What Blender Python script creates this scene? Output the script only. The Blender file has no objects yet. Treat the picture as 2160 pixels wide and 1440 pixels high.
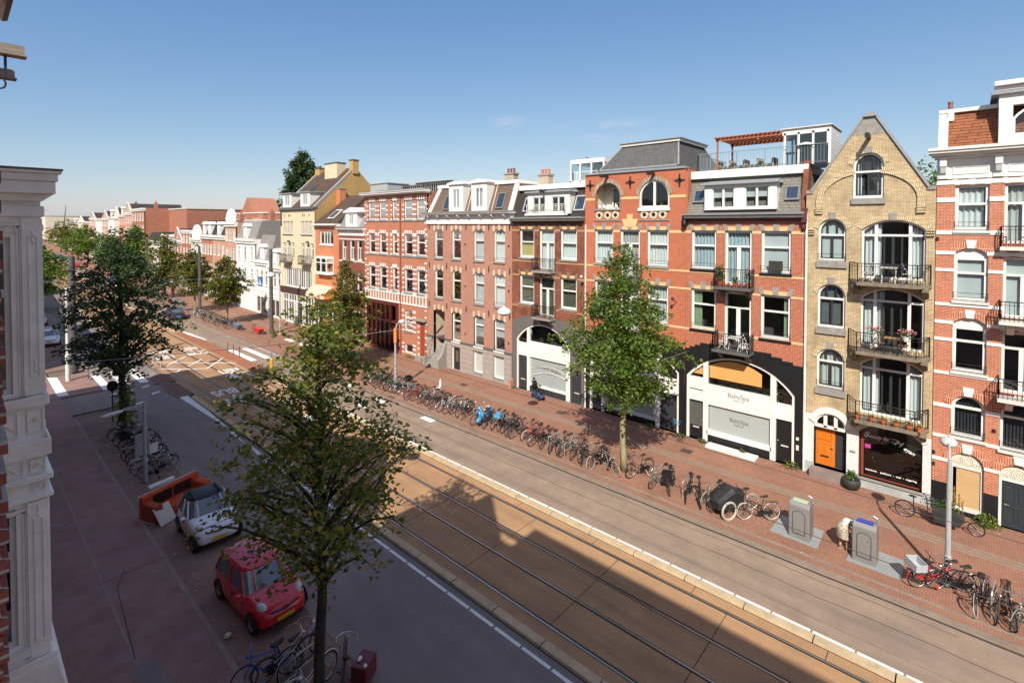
import bpy, math, random
import numpy as np
from math import sin, cos, pi, radians, sqrt, atan2, tan
from mathutils import Vector, Matrix
random.seed(7)
scene = bpy.context.scene
COL = scene.collection

# ------------------------------------------------------------ camera
# world: +x across the street to the far facades, +y up the street, z up. Camera at a third floor window.
F_PX, YAW, PITCH, CY, CAMZ = 1065.15, 0.732554728, 0.0219787883, 497.2585, 12.2
camd = bpy.data.cameras.new('camera'); cam = bpy.data.objects.new('camera', camd); COL.objects.link(cam)
cam.location = (0, 0, CAMZ)
_d = Vector((cos(YAW), sin(YAW), 0)); _r = Vector((sin(YAW), -cos(YAW), 0)); _u = Vector((0, 0, 1))
_D = _d*cos(PITCH)-_u*sin(PITCH); _U = _u*cos(PITCH)+_d*sin(PITCH)
M = Matrix((_r, _U, -_D)).transposed()
cam.rotation_euler = M.to_euler()
camd.sensor_width = 36; camd.lens = F_PX/2160*36
camd.shift_y = -(720-CY)/2160
camd.clip_start = 0.1; camd.clip_end = 6000
scene.camera = cam

# ------------------------------------------------------------ sky, sun, exposure
LDIR = Vector((0.95, 0.53, -1.0))                      # way the sunlight travels
ELEV = math.atan(1/sqrt(.95**2+.53**2))
w = bpy.data.worlds.new("World"); scene.world = w; w.use_nodes = True
nt = w.node_tree; N = nt.nodes; L = nt.links
bg = N['Background']; bg.inputs[1].default_value = 0.15
sky = N.new('ShaderNodeTexSky'); sky.sky_type = 'NISHITA'; sky.sun_disc = False
sky.sun_elevation = ELEV; sky.sun_rotation = atan2(-.95, -.53)
sky.altitude = 20; sky.air_density = 1.0; sky.dust_density = 0.6; sky.ozone_density = 1.2
# a curve per colour channel evens the sky out towards the horizon
sx = N.new('ShaderNodeSeparateColor'); L.new(sky.outputs[0], sx.inputs[0]); cx = N.new('ShaderNodeCombineColor')
for i, (g_, k_) in enumerate(((1.0, .385), (.78, .57), (.5, 1.06))):
    pw = N.new('ShaderNodeMath'); pw.operation = 'POWER'; pw.inputs[1].default_value = g_; L.new(sx.outputs[i], pw.inputs[0])
    mu = N.new('ShaderNodeMath'); mu.operation = 'MULTIPLY'; mu.inputs[1].default_value = k_; L.new(pw.outputs[0], mu.inputs[0]); L.new(mu.outputs[0], cx.inputs[i])
# faint wisps of cirrus in the sky itself
tc = N.new('ShaderNodeTexCoord')
def wisp(d, sx, sz, amt):
    mp = N.new('ShaderNodeVectorMath'); mp.operation = 'SUBTRACT'; mp.inputs[1].default_value = d
    L.new(tc.outputs['Generated'], mp.inputs[0])
    sc = N.new('ShaderNodeVectorMath'); sc.operation = 'MULTIPLY'; sc.inputs[1].default_value = (sx, sx, sz)
    L.new(mp.outputs[0], sc.inputs[0])
    ln = N.new('ShaderNodeVectorMath'); ln.operation = 'LENGTH'; L.new(sc.outputs[0], ln.inputs[0])
    mr = N.new('ShaderNodeMapRange'); mr.inputs[1].default_value = 1; mr.inputs[2].default_value = 0
    mr.inputs[3].default_value = 0; mr.inputs[4].default_value = amt; L.new(ln.outputs[1], mr.inputs[0])
    return mr.outputs[0]
cn = N.new('ShaderNodeTexNoise'); cn.inputs['Scale'].default_value = 9; cn.inputs['Detail'].default_value = 8; cn.inputs['Roughness'].default_value = .6
cm = N.new('ShaderNodeMapping'); cm.inputs['Scale'].default_value = (1, 1, 4.5); L.new(tc.outputs['Generated'], cm.inputs[0]); L.new(cm.outputs[0], cn.inputs[0])
cr = N.new('ShaderNodeMapRange'); cr.inputs[1].default_value = .46; cr.inputs[2].default_value = .72; L.new(cn.outputs[0], cr.inputs[0])
def pxdir(u, v):
    q = (u-1080)*_r-(v-CY)*_U+F_PX*_D; return q.normalized()
a1 = wisp(pxdir(1068, 258), 22, 60, 1.0); a2 = wisp(pxdir(1285, 275), 8, 36, 1.0)
ad = N.new('ShaderNodeMath'); ad.operation = 'ADD'; L.new(a1, ad.inputs[0]); L.new(a2, ad.inputs[1])
ml = N.new('ShaderNodeMath'); ml.operation = 'MULTIPLY'; ml.use_clamp = True; L.new(ad.outputs[0], ml.inputs[0]); L.new(cr.outputs[0], ml.inputs[1])
mx = N.new('ShaderNodeMixRGB'); mx.inputs[2].default_value = (2.5, 2.5, 3.0, 1); L.new(ml.outputs[0], mx.inputs[0]); L.new(cx.outputs[0], mx.inputs[1])
# added bright veil overhead, out of view, to lift the shade below
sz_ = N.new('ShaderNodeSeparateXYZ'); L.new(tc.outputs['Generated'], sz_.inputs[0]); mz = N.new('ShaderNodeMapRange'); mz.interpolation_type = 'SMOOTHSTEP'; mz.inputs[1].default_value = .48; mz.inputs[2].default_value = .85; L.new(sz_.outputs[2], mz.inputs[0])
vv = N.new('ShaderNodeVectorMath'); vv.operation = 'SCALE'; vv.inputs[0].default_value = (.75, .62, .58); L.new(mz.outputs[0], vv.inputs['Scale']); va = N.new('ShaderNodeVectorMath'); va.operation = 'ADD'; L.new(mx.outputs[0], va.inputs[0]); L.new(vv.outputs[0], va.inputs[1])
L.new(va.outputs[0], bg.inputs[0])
sd = bpy.data.lights.new('sun', 'SUN'); sun = bpy.data.objects.new('sun', sd); COL.objects.link(sun)
sd.energy = 3.6; sd.angle = radians(.55); sd.color = (1, .93, .82)
sun.rotation_euler = LDIR.to_track_quat('-Z', 'Y').to_euler(); sun.location = (-40, -30, 60)
vs = scene.view_settings; vs.view_transform = 'Standard'; vs.look = 'None'; vs.gamma = 1; vs.use_curve_mapping = False
vs.exposure = 0.92
cy_ = scene.cycles; cy_.max_bounces = 8; cy_.diffuse_bounces = 5; cy_.glossy_bounces = 3; cy_.transparent_max_bounces = 12; cy_.transmission_bounces = 4
cy_.use_denoising = True; cy_.sample_clamp_indirect = 6; cy_.caustics_reflective = False; cy_.caustics_refractive = False

def ground(u, v, z=0.0):
    "measured photo point -> point on the ground plane, in metres"
    q = (u-1080)*_r-(v-CY)*_U+F_PX*_D; t = (z-CAMZ)/q.z; return (q.x*t, q.y*t)
def onx(u, v, X):
    q = (u-1080)*_r-(v-CY)*_U+F_PX*_D; t = X/q.x; return (q.y*t, CAMZ+q.z*t)
def bend(y):
    "the street bends gently to the right past the crossing"
    t = y-60
    return 0 if t <= 0 else .045*t*t/(t+25)
def bdir(y): return atan2(bend(y+1)-bend(y-1), 2)

# ------------------------------------------------------------ materials
MATS = {}
def _new(name):
    m = bpy.data.materials.new(name); m.use_nodes = True; MATS[name] = m
    return m, m.node_tree.nodes, m.node_tree.links, m.node_tree.nodes['Principled BSDF']
def srgb(r, g, b):
    f = lambda c: ((c/255+.055)/1.055)**2.4 if c > 10 else c/255/12.92
    return (f(r), f(g), f(b), 1)
def _vary(n, l, col, amt=.15, scale=2.0, detail=6, coord='Object', stretch=(1, 1, 1), tint=None):
    tc = n.new('ShaderNodeTexCoord'); mp = n.new('ShaderNodeMapping'); mp.inputs['Scale'].default_value = stretch
    nz = n.new('ShaderNodeTexNoise'); nz.inputs['Scale'].default_value = scale; nz.inputs['Detail'].default_value = detail; nz.inputs['Roughness'].default_value = .65
    l.new(tc.outputs[coord], mp.inputs[0]); l.new(mp.outputs[0], nz.inputs[0])
    mr = n.new('ShaderNodeMapRange'); mr.inputs[1].default_value = .3; mr.inputs[2].default_value = .7; l.new(nz.outputs[0], mr.inputs[0])
    mx = n.new('ShaderNodeMixRGB'); l.new(mr.outputs[0], mx.inputs[0])
    t = tint or (1, 1, 1)
    mx.inputs[1].default_value = tuple(col[i]*(1-amt) for i in range(3))+(1,)
    mx.inputs[2].default_value = tuple(min(1, col[i]*(1+amt)*t[i]) for i in range(3))+(1,)
    return mx.outputs[0], nz.outputs[0], mp.outputs[0]
def mat(name, col, rough=.7, metal=0, amt=.12, scale=2.0, bump=0, coat=0, spec=.4, stretch=(1, 1, 1), tint=None):
    if name in MATS: return MATS[name]
    m, n, l, p = _new(name)
    if amt:
        c, h, _ = _vary(n, l, col, amt, scale, stretch=stretch, tint=tint); l.new(c, p.inputs['Base Color'])
        if bump:
            b = n.new('ShaderNodeBump'); b.inputs['Strength'].default_value = bump; b.inputs['Distance'].default_value = .02
            l.new(h, b.inputs['Height']); l.new(b.outputs[0], p.inputs['Normal'])
    else: p.inputs['Base Color'].default_value = tuple(col[:3])+(1,)
    p.inputs['Roughness'].default_value = rough; p.inputs['Metallic'].default_value = metal
    p.inputs['Specular IOR Level'].default_value = spec; p.inputs['Coat Weight'].default_value = coat
    return m
def brick(name, c1, c2, mortar, bw=.22, bh=.062, msize=.009, stain=.2, rough=.85, bump=.25, horiz=False, dark=None, damt=.0, squash=.5):
    if name in MATS: return MATS[name]
    m, n, l, p = _new(name)
    tc = n.new('ShaderNodeTexCoord'); sp = n.new('ShaderNodeSeparateXYZ'); l.new(tc.outputs['Object'], sp.inputs[0])
    cb = n.new('ShaderNodeCombineXYZ')
    if horiz: l.new(sp.outputs[0], cb.inputs[0]); l.new(sp.outputs[1], cb.inputs[1])
    else:
        ad = n.new('ShaderNodeMath'); ad.operation = 'ADD'; l.new(sp.outputs[0], ad.inputs[0]); l.new(sp.outputs[1], ad.inputs[1])
        l.new(ad.outputs[0], cb.inputs[0]); l.new(sp.outputs[2], cb.inputs[1])
    br = n.new('ShaderNodeTexBrick'); l.new(cb.outputs[0], br.inputs['Vector'])
    br.inputs['Color1'].default_value = c1; br.inputs['Color2'].default_value = c2; br.inputs['Mortar'].default_value = mortar
    br.inputs['Scale'].default_value = 1; br.inputs['Brick Width'].default_value = bw; br.inputs['Row Height'].default_value = bh
    br.inputs['Mortar Size'].default_value = msize; br.inputs['Bias'].default_value = 0; br.offset = squash
    nz = n.new('ShaderNodeTexNoise'); nz.inputs['Scale'].default_value = .55; nz.inputs['Detail'].default_value = 9; nz.inputs['Roughness'].default_value = .7
    l.new(tc.outputs['Object'], nz.inputs[0])
    mr = n.new('ShaderNodeMapRange'); mr.inputs[1].default_value = .3; mr.inputs[2].default_value = .7
    mr.inputs[3].default_value = 1-stain; mr.inputs[4].default_value = 1+stain*.6; l.new(nz.outputs[0], mr.inputs[0])
    mx = n.new('ShaderNodeVectorMath'); mx.operation = 'SCALE'; l.new(br.outputs[0], mx.inputs[0]); l.new(mr.outputs[0], mx.inputs['Scale'])
    out = mx.outputs[0]
    if not horiz:
        n3 = n.new('ShaderNodeTexNoise'); n3.inputs['Scale'].default_value = 6; n3.inputs['Detail'].default_value = 5; n3.inputs['Roughness'].default_value = .8; l.new(tc.outputs['Object'], n3.inputs[0])
        r3 = n.new('ShaderNodeMapRange'); r3.inputs[1].default_value = .35; r3.inputs[2].default_value = .65; r3.inputs[3].default_value = .84; r3.inputs[4].default_value = 1.16; l.new(n3.outputs[0], r3.inputs[0])
        m3 = n.new('ShaderNodeVectorMath'); m3.operation = 'SCALE'; l.new(out, m3.inputs[0]); l.new(r3.outputs[0], m3.inputs['Scale']); out = m3.outputs[0]
    if dark:
        n2 = n.new('ShaderNodeTexNoise'); n2.inputs['Scale'].default_value = 1.3; n2.inputs['Detail'].default_value = 10
        l.new(tc.outputs['Object'], n2.inputs[0]); r2 = n.new('ShaderNodeMapRange'); r2.inputs[1].default_value = .48; r2.inputs[2].default_value = .66; r2.inputs[4].default_value = damt
        l.new(n2.outputs[0], r2.inputs[0]); m2 = n.new('ShaderNodeMixRGB'); l.new(r2.outputs[0], m2.inputs[0]); l.new(out, m2.inputs[1]); m2.inputs[2].default_value = dark; out = m2.outputs[0]
    l.new(out, p.inputs['Base Color'])
    if bump:
        b = n.new('ShaderNodeBump'); b.inputs['Strength'].default_value = bump; b.inputs['Distance'].default_value = .01; b.invert = True
        l.new(br.outputs['Fac'], b.inputs['Height']); l.new(b.outputs[0], p.inputs['Normal'])
    p.inputs['Roughness'].default_value = rough; p.inputs['Specular IOR Level'].default_value = .25
    return m
def glassmat(name, tint=(.8, .88, .9), refl=1.35, rough=.01, haze=0):
    m, n, l, p = _new(name); n.remove(p); o = n['Material Output']
    tr = n.new('ShaderNodeBsdfTransparent'); tr.inputs[0].default_value = tint+(1,)
    gl = n.new('ShaderNodeBsdfGlossy'); gl.inputs['Roughness'].default_value = rough
    tcn = n.new('ShaderNodeTexCoord'); nz = n.new('ShaderNodeTexNoise'); nz.inputs['Scale'].default_value = 1.2; l.new(tcn.outputs['Object'], nz.inputs[0])
    b = n.new('ShaderNodeBump'); b.inputs['Strength'].default_value = .06; b.inputs['Distance'].default_value = .1; l.new(nz.outputs[0], b.inputs['Height']); l.new(b.outputs[0], gl.inputs['Normal'])
    fr = n.new('ShaderNodeFresnel'); fr.inputs[0].default_value = refl
    mu = n.new('ShaderNodeMath'); mu.operation = 'MULTIPLY_ADD'; mu.inputs[1].default_value = 1.2; mu.inputs[2].default_value = .05; mu.use_clamp = True; l.new(fr.outputs[0], mu.inputs[0])
    ms = n.new('ShaderNodeMixShader'); l.new(mu.outputs[0], ms.inputs[0]); l.new(tr.outputs[0], ms.inputs[1]); l.new(gl.outputs[0], ms.inputs[2])
    if haze:
        df = n.new('ShaderNodeBsdfDiffuse'); df.inputs[0].default_value = (.62, .68, .66, 1); m2 = n.new('ShaderNodeMixShader'); m2.inputs[0].default_value = haze
        l.new(ms.outputs[0], m2.inputs[1]); l.new(df.outputs[0], m2.inputs[2]); l.new(m2.outputs[0], o.inputs[0])
    else: l.new(ms.outputs[0], o.inputs[0])
    return m
def leafmat(name, cols, trans=.35):
    m, n, l, p = _new(name); o = n['Material Output']
    g = n.new('ShaderNodeNewGeometry'); cr = n.new('ShaderNodeValToRGB'); cr.color_ramp.interpolation = 'LINEAR'
    e = cr.color_ramp.elements
    while len(e) < len(cols): e.new(.5)
    for i, c in enumerate(cols): e[i].position = c[0]; e[i].color = tuple(c[1])+(1,)
    l.new(g.outputs['Random Per Island'], cr.inputs[0]); l.new(cr.outputs[0], p.inputs['Base Color'])
    p.inputs['Roughness'].default_value = .5; p.inputs['Specular IOR Level'].default_value = .35
    t = n.new('ShaderNodeBsdfTranslucent'); hs = n.new('ShaderNodeHueSaturation'); hs.inputs['Value'].default_value = 1.6; hs.inputs['Saturation'].default_value = 1.1
    l.new(cr.outputs[0], hs.inputs['Color']); l.new(hs.outputs[0], t.inputs[0])
    ms = n.new('ShaderNodeMixShader'); ms.inputs[0].default_value = trans; l.new(p.outputs[0], ms.inputs[1]); l.new(t.outputs[0], ms.inputs[2]); l.new(ms.outputs[0], o.inputs[0])
    return m

# ------------------------------------------------------------ mesh builder
class MB:
    def __init__(s): s.v = []; s.f = []; s.m = []; s.q = []
    def add(s, vs, fs, mi=0):
        o = len(s.v); s.q.append((o, len(s.f), len(fs))); s.v += [tuple(p) for p in vs]
        for f in fs: s.f.append(tuple(i+o for i in f)); s.m.append(mi)
        return s
    def box(s, x0, x1, y0, y1, z0, z1, mi=0):
        return s.add([(x0,y0,z0),(x1,y0,z0),(x1,y1,z0),(x0,y1,z0),(x0,y0,z1),(x1,y0,z1),(x1,y1,z1),(x0,y1,z1)],
                     [(0,3,2,1),(4,5,6,7),(0,1,5,4),(1,2,6,5),(2,3,7,6),(3,0,4,7)], mi)
    def hexa(s, p, mi=0):        # p: 4 bottom corners then 4 top corners
        return s.add(p, [(0,3,2,1),(4,5,6,7),(0,1,5,4),(1,2,6,5),(2,3,7,6),(3,0,4,7)], mi)
    def quad(s, a, b, c, d, mi=0): return s.add([a,b,c,d], [(0,1,2,3)], mi)
    def prism(s, pts, ax, a0, a1, mi=0):
        n = len(pts)
        def P(q, a): return {'x': (a, q[0], q[1]), 'y': (q[0], a, q[1]), 'z': (q[0], q[1], a)}[ax]
        vs = [P(q, a0) for q in pts]+[P(q, a1) for q in pts]
        fs = [tuple(range(n-1, -1, -1)), tuple(range(n, 2*n))]+[(i, (i+1) % n, n+(i+1) % n, n+i) for i in range(n)]
        return s.add(vs, fs, mi)
    def tube(s, pts, r, n=6, mi=0, closed=False, caps=True):
        pts = [Vector(p) for p in pts]; k = len(pts); rs = r if isinstance(r, (list, tuple)) else [r]*k
        vs = []; up = None
        for i, p in enumerate(pts):
            if closed: t = pts[(i+1) % k]-pts[i-1]
            else: t = pts[min(i+1, k-1)]-pts[max(i-1, 0)]
            t.normalize()
            if up is None:
                up = Vector((0, 0, 1)) if abs(t.z) < .9 else Vector((1, 0, 0))
            a = (up-t*up.dot(t)).normalized(); up = a; b = t.cross(a)
            for j in range(n):
                an = 2*pi*j/n; vs.append(p+(a*cos(an)+b*sin(an))*rs[i])
        fs = []
        for i in range(k if closed else k-1):
            i2 = (i+1) % k
            for j in range(n): fs.append((i*n+j, i*n+(j+1) % n, i2*n+(j+1) % n, i2*n+j))
        if not closed and caps: fs.append(tuple(range(n-1, -1, -1))); fs.append(tuple((k-1)*n+j for j in range(n)))
        return s.add(vs, fs, mi)
    def ring(s, c, R, r, ax='y', nu=24, n=5, mi=0):
        pts = []
        for i in range(nu):
            a = 2*pi*i/nu; u, w_ = R*cos(a), R*sin(a)
            pts.append({'y': (c[0]+u, c[1], c[2]+w_), 'x': (c[0], c[1]+u, c[2]+w_), 'z': (c[0]+u, c[1]+w_, c[2])}[ax])
        return s.tube(pts, r, n, mi, closed=True)
    def sphere(s, c, r, nu=12, nv=8, mi=0, z0=-1, z1=1):
        rx, ry, rz = r if isinstance(r, (tuple, list)) else (r, r, r)
        vs = []; a0, a1 = math.asin(z0), math.asin(z1)
        for j in range(nv+1):
            t = a0+(a1-a0)*j/nv
            for i in range(nu): a = 2*pi*i/nu; vs.append((c[0]+rx*cos(t)*cos(a), c[1]+ry*cos(t)*sin(a), c[2]+rz*sin(t)))
        fs = [(j*nu+i, j*nu+(i+1) % nu, (j+1)*nu+(i+1) % nu, (j+1)*nu+i) for j in range(nv) for i in range(nu)]
        return s.add(vs, fs, mi)
    def lathe(s, prof, c=(0, 0, 0), n=16, mi=0, cap=True):
        vs = []
        for r, z in prof:
            for i in range(n): a = 2*pi*i/n; vs.append((c[0]+r*cos(a), c[1]+r*sin(a), c[2]+z))
        k = len(prof)
        fs = [(j*n+i, j*n+(i+1) % n, (j+1)*n+(i+1) % n, (j+1)*n+i) for j in range(k-1) for i in range(n)]
        if cap: fs += [tuple(range(n-1, -1, -1)), tuple((k-1)*n+i for i in range(n))]
        return s.add(vs, fs, mi)
    def loft(s, rings, mi=0, cap=True, closed=True):
        n = len(rings[0]); vs = [p for r in rings for p in r]; k = len(rings)
        fs = [(j*n+i, j*n+(i+1) % n, (j+1)*n+(i+1) % n, (j+1)*n+i) for j in range(k-1) for i in range(n if closed else n-1)]
        if cap: fs += [tuple(range(n-1, -1, -1)), tuple((k-1)*n+i for i in range(n))]
        return s.add(vs, fs, mi)
    def xf(s, f): s.v = [tuple(f(p)) for p in s.v]; return s
    def explode(s, name, mats, parent=None):
        'one object for each separate piece'
        for i, (o, f0, n) in enumerate(s.q):
            e = s.q[i+1][0] if i+1 < len(s.q) else len(s.v); t = MB(); t.add(s.v[o:e], [tuple(k-o for k in f) for f in s.f[f0:f0+n]]); r = t.build(name, mats, parent)
        return r
    def build(s, name, mats, parent=None, loc=(0, 0, 0), rot=(0, 0, 0), smooth=False, bevel=0, auto=None):
        me = bpy.data.meshes.new(name); me.from_pydata(s.v, [], s.f)
        if not isinstance(mats, (list, tuple)): mats = [mats]
        for m in mats: me.materials.append(m)
        if len(mats) > 1: me.polygons.foreach_set('material_index', s.m)
        if smooth: me.polygons.foreach_set('use_smooth', [True]*len(me.polygons))
        me.update()
        o = bpy.data.objects.new(name, me); COL.objects.link(o); o.location = loc; o.rotation_euler = rot
        if parent: o.parent = parent
        if bevel:
            b = o.modifiers.new('bevel', 'BEVEL'); b.width = bevel; b.segments = 2; b.limit_method = 'ANGLE'
        if auto is not None:
            me.polygons.foreach_set('use_smooth', [True]*len(me.polygons))
            try: me.set_sharp_from_angle(angle=radians(auto))
            except Exception: pass
        return o
def tag(o, label=None, cat=None, group=None, kind=None):
    if label: o['label'] = label
    if cat: o['category'] = cat
    if group: o['group'] = group
    if kind: o['kind'] = kind
    return o
def empty(name, loc=(0, 0, 0), rz=0, label=None, cat=None, group=None, lean=0):
    o = bpy.data.objects.new(name, None); COL.objects.link(o); o.location = loc; o.rotation_euler = (lean, 0, rz)
    o.empty_display_size = .2
    return tag(o, label, cat, group)
def copy_tree(o, parent=None):
    c = o.copy(); COL.objects.link(c); c.parent = parent
    for k in KIDS.get(o.name, []) or [x for x in o.children]: copy_tree(k, c)
    return c
KIDS = {}
def struct(o): o['kind'] = 'structure'; return o
def text_mesh(name, txt, size, m, parent=None, mtx=None, extrude=.004, align='CENTER', shear=0, spacing=1.0, bold=0):
    cu = bpy.data.curves.new('t', 'FONT'); cu.body = txt; cu.size = size; cu.extrude = extrude; cu.align_x = align; cu.align_y = 'CENTER'; cu.shear = shear; cu.space_character = spacing; cu.offset = bold
    cu.resolution_u = 4
    t = bpy.data.objects.new('t', cu); COL.objects.link(t)
    bpy.context.view_layer.update()
    me = bpy.data.meshes.new_from_object(t.evaluated_get(bpy.context.evaluated_depsgraph_get()))
    bpy.data.objects.remove(t); bpy.data.curves.remove(cu)
    o = bpy.data.objects.new(name, me); me.name = name; me.materials.clear(); me.materials.append(m); COL.objects.link(o)
    if parent: o.parent = parent
    if mtx: me.transform(mtx)
    return o

# common paints
WHITE = mat('white_paint', (.72, .70, .66), .5, amt=.07, scale=3)
WHITE2 = mat('aged_white_paint', (.62, .60, .55), .6, amt=.12, scale=2.5)
CREAM = mat('cream_paint', (.66, .55, .38), .6, amt=.06)
BLACKP = mat('black_paint', (.012, .012, .014), .45, amt=.2)
DGREY = mat('dark_grey_paint', (.035, .037, .042), .5, amt=.12)
STONE = mat('grey_stone', (.27, .25, .225), .85, amt=.2, scale=5, bump=.3)
STONEY = mat('yellow_stone', (.62, .44, .21), .8, amt=.12, scale=5)
BLUESTONE = mat('dark_bluestone', (.10, .10, .10), .8, amt=.2, scale=4)
LEAD = mat('lead_sheet', (.26, .275, .29), .55, amt=.12, scale=4)
IRON = mat('wrought_iron', (.018, .018, .02), .5, amt=.2, spec=.5)
GALV = mat('galvanised_steel', (.33, .34, .34), .45, metal=.5, amt=.15, scale=6)
GREYPOLE = mat('grey_mast_paint', (.085, .08, .078), .6, amt=.15)
LIGHTPOLE = mat('light_grey_pole_paint', (.36, .37, .37), .5, amt=.1)
GLASS = glassmat('window_glass')
GLASSF = glassmat('frosted_glass', haze=.55)
GLASST = glassmat('teal_film_glass', tint=(.7, .9, .85), haze=.5)
INTER = mat('painted_room_shade', (.09, .08, .07), .9, amt=.3, scale=.8)  # dark colour stands in for the shade of the rooms behind the windows
SHEER = mat('sheer_curtain', (.55, .54, .5), .9, amt=.08, scale=1.5)
CURTW = mat('white_curtain', (.7, .69, .66), .9, amt=.05)
BLINDW = mat('white_roller_blind', (.55, .56, .53), .9, amt=.03)
BLINDY = mat('yellow_blind', (.55, .42, .13), .9, amt=.08)
BAMBOO = mat('bamboo_blind', (.62, .33, .10), .8, amt=.25, scale=30, stretch=(1, .1, 3))
GREENC = mat('green_curtain', (.28, .36, .22), .9, amt=.1)
SLATE = brick('slate_tiles', (.10, .10, .10, 1), (.125, .12, .115, 1), (.05, .05, .05, 1), .3, .14, .012, stain=.15, bump=.5)
SLATEG = brick('weathered_slate', (.19, .18, .155, 1), (.22, .21, .18, 1), (.09, .085, .075, 1), .34, .15, .012, stain=.2, bump=.5)
TILEBR = brick('brown_roof_tiles', (.085, .055, .04, 1), (.11, .07, .05, 1), (.045, .03, .022, 1), .22, .13, .012, stain=.2, bump=.6)
TILERED = brick('red_brown_shingles', (.24, .085, .04, 1), (.30, .11, .05, 1), (.08, .03, .018, 1), .62, .13, .014, stain=.25, bump=.5)
TILEDK = brick('dark_roof_tiles', (.045, .038, .034, 1), (.06, .05, .044, 1), (.02, .018, .016, 1), .25, .16, .014, stain=.2, bump=.6)
BITUM = mat('bitumen_roof', (.07, .068, .065), .9, amt=.3, scale=1)
BR_B1 = brick('salmon_red_brick', (.42, .115, .055, 1), (.47, .14, .07, 1), (.52, .36, .26, 1), stain=.15, msize=.008)
BR_Y = brick('yellow_brick', (.62, .48, .29, 1), (.52, .40, .23, 1), (.25, .18, .11, 1), msize=.009, stain=.22, dark=(.20, .14, .08, 1), damt=.35)
BR_YL = brick('pale_yellow_arch_brick', (.66, .53, .34, 1), (.58, .46, .28, 1), (.27, .2, .12, 1), bw=.07, bh=.2, msize=.012, stain=.1)
BR_O = brick('orange_red_glazed_brick', (.42, .07, .026, 1), (.33, .052, .022, 1), (.60, .33, .2, 1), stain=.1, msize=.009, rough=.55)
BR_R3 = brick('red_brick', (.38, .075, .036, 1), (.30, .06, .03, 1), (.56, .33, .22, 1), stain=.12, msize=.009, rough=.6)
BR_D = brick('dark_brown_red_brick', (.22, .065, .036, 1), (.28, .085, .045, 1), (.20, .10, .07, 1), stain=.3, dark=(.09, .04, .028, 1), damt=.6)
BR_P = brick('dull_pink_brick', (.42, .19, .13, 1), (.36, .165, .115, 1), (.42, .26, .19, 1), stain=.12)
BR_7 = brick('warm_red_brick', (.38, .125, .07, 1), (.44, .15, .085, 1), (.44, .24, .16, 1), stain=.12)
BR_9 = brick('bright_orange_brick', (.58, .17, .065, 1), (.52, .15, .06, 1), (.5, .28, .18, 1), stain=.12)
BR_W = brick('white_painted_brick', (.74, .73, .70, 1), (.70, .69, .66, 1), (.5, .49, .47, 1), stain=.06)
BR_C = brick('cream_brick', (.70, .59, .40, 1), (.64, .54, .37, 1), (.5, .42, .28, 1), stain=.08)
BR_OK = brick('ochre_gable_brick', (.55, .34, .12, 1), (.48, .29, .10, 1), (.35, .24, .12, 1), stain=.2)
BR_F = brick('far_red_brick', (.36, .13, .08, 1), (.40, .15, .09, 1), (.36, .2, .14, 1), stain=.15)
BR_F2 = brick('far_pink_brick', (.48, .25, .17, 1), (.52, .28, .19, 1), (.45, .3, .22, 1), stain=.12)
DARKWOOD = mat('weathered_wood', (.10, .075, .055), .85, amt=.35, scale=7, stretch=(1, .15, 1))
REDWOOD = mat('reddish_timber', (.36, .11, .05), .7, amt=.2, scale=6)
ORDOOR = mat('orange_varnished_wood', (.62, .17, .015), .35, amt=.15, scale=5, stretch=(1, 4, .4), coat=.3)
MAROON = mat('maroon_paint', (.10, .018, .014), .4, amt=.1)
TERRA = mat('terracotta', (.52, .13, .05), .8, amt=.15)
GREENL = mat('fresh_plant_green', (.07, .15, .03), .6, amt=.4, scale=9)
PINK = mat('pink_petals', (.75, .2, .3), .6, amt=.2, scale=12)
# ------------------------------------------------------------ ground, road, tram bed, pavements
PZ = 0.10                                                # pavement height above the road
def surf(name, base, amt, scale, tint=None, speck=.25, rough=.9, patch=None, pscale=.25, streak=False, wear=None):
    m, n, l, p = _new(name)
    c, h, co = _vary(n, l, base, amt, scale, 8, tint=tint)
    fn = n.new('ShaderNodeTexNoise'); fn.inputs['Scale'].default_value = 45; fn.inputs['Detail'].default_value = 3
    tc = n.new('ShaderNodeTexCoord'); l.new(tc.outputs['Object'], fn.inputs[0])
    mr = n.new('ShaderNodeMapRange'); mr.inputs[1].default_value = .3; mr.inputs[2].default_value = .7; mr.inputs[3].default_value = 1-speck; mr.inputs[4].default_value = 1+speck; l.new(fn.outputs[0], mr.inputs[0])
    sc = n.new('ShaderNodeVectorMath'); sc.operation = 'SCALE'; l.new(c, sc.inputs[0]); l.new(mr.outputs[0], sc.inputs['Scale']); out = sc.outputs[0]
    if patch:
        mp = n.new('ShaderNodeMapping'); mp.inputs['Scale'].default_value = (1, .12 if streak else .6, 1); l.new(tc.outputs['Object'], mp.inputs[0])
        pn = n.new('ShaderNodeTexNoise'); pn.inputs['Scale'].default_value = pscale*4; pn.inputs['Detail'].default_value = 6; pn.inputs['Roughness'].default_value = .6; l.new(mp.outputs[0], pn.inputs[0])
        pr = n.new('ShaderNodeMapRange'); pr.inputs[1].default_value = .45; pr.inputs[2].default_value = .7; pr.inputs[4].default_value = .75; l.new(pn.outputs[0], pr.inputs[0])
        mx = n.new('ShaderNodeMixRGB'); l.new(pr.outputs[0], mx.inputs[0]); l.new(out, mx.inputs[1]); mx.inputs[2].default_value = patch; out = mx.outputs[0]
    l.new(out, p.inputs['Base Color']); p.inputs['Roughness'].default_value = rough; p.inputs['Specular IOR Level'].default_value = .25
    b = n.new('ShaderNodeBump'); b.inputs['Strength'].default_value = .3; b.inputs['Distance'].default_value = .006; l.new(fn.outputs[0], b.inputs['Height']); l.new(b.outputs[0], p.inputs['Normal'])
    return m
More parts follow.
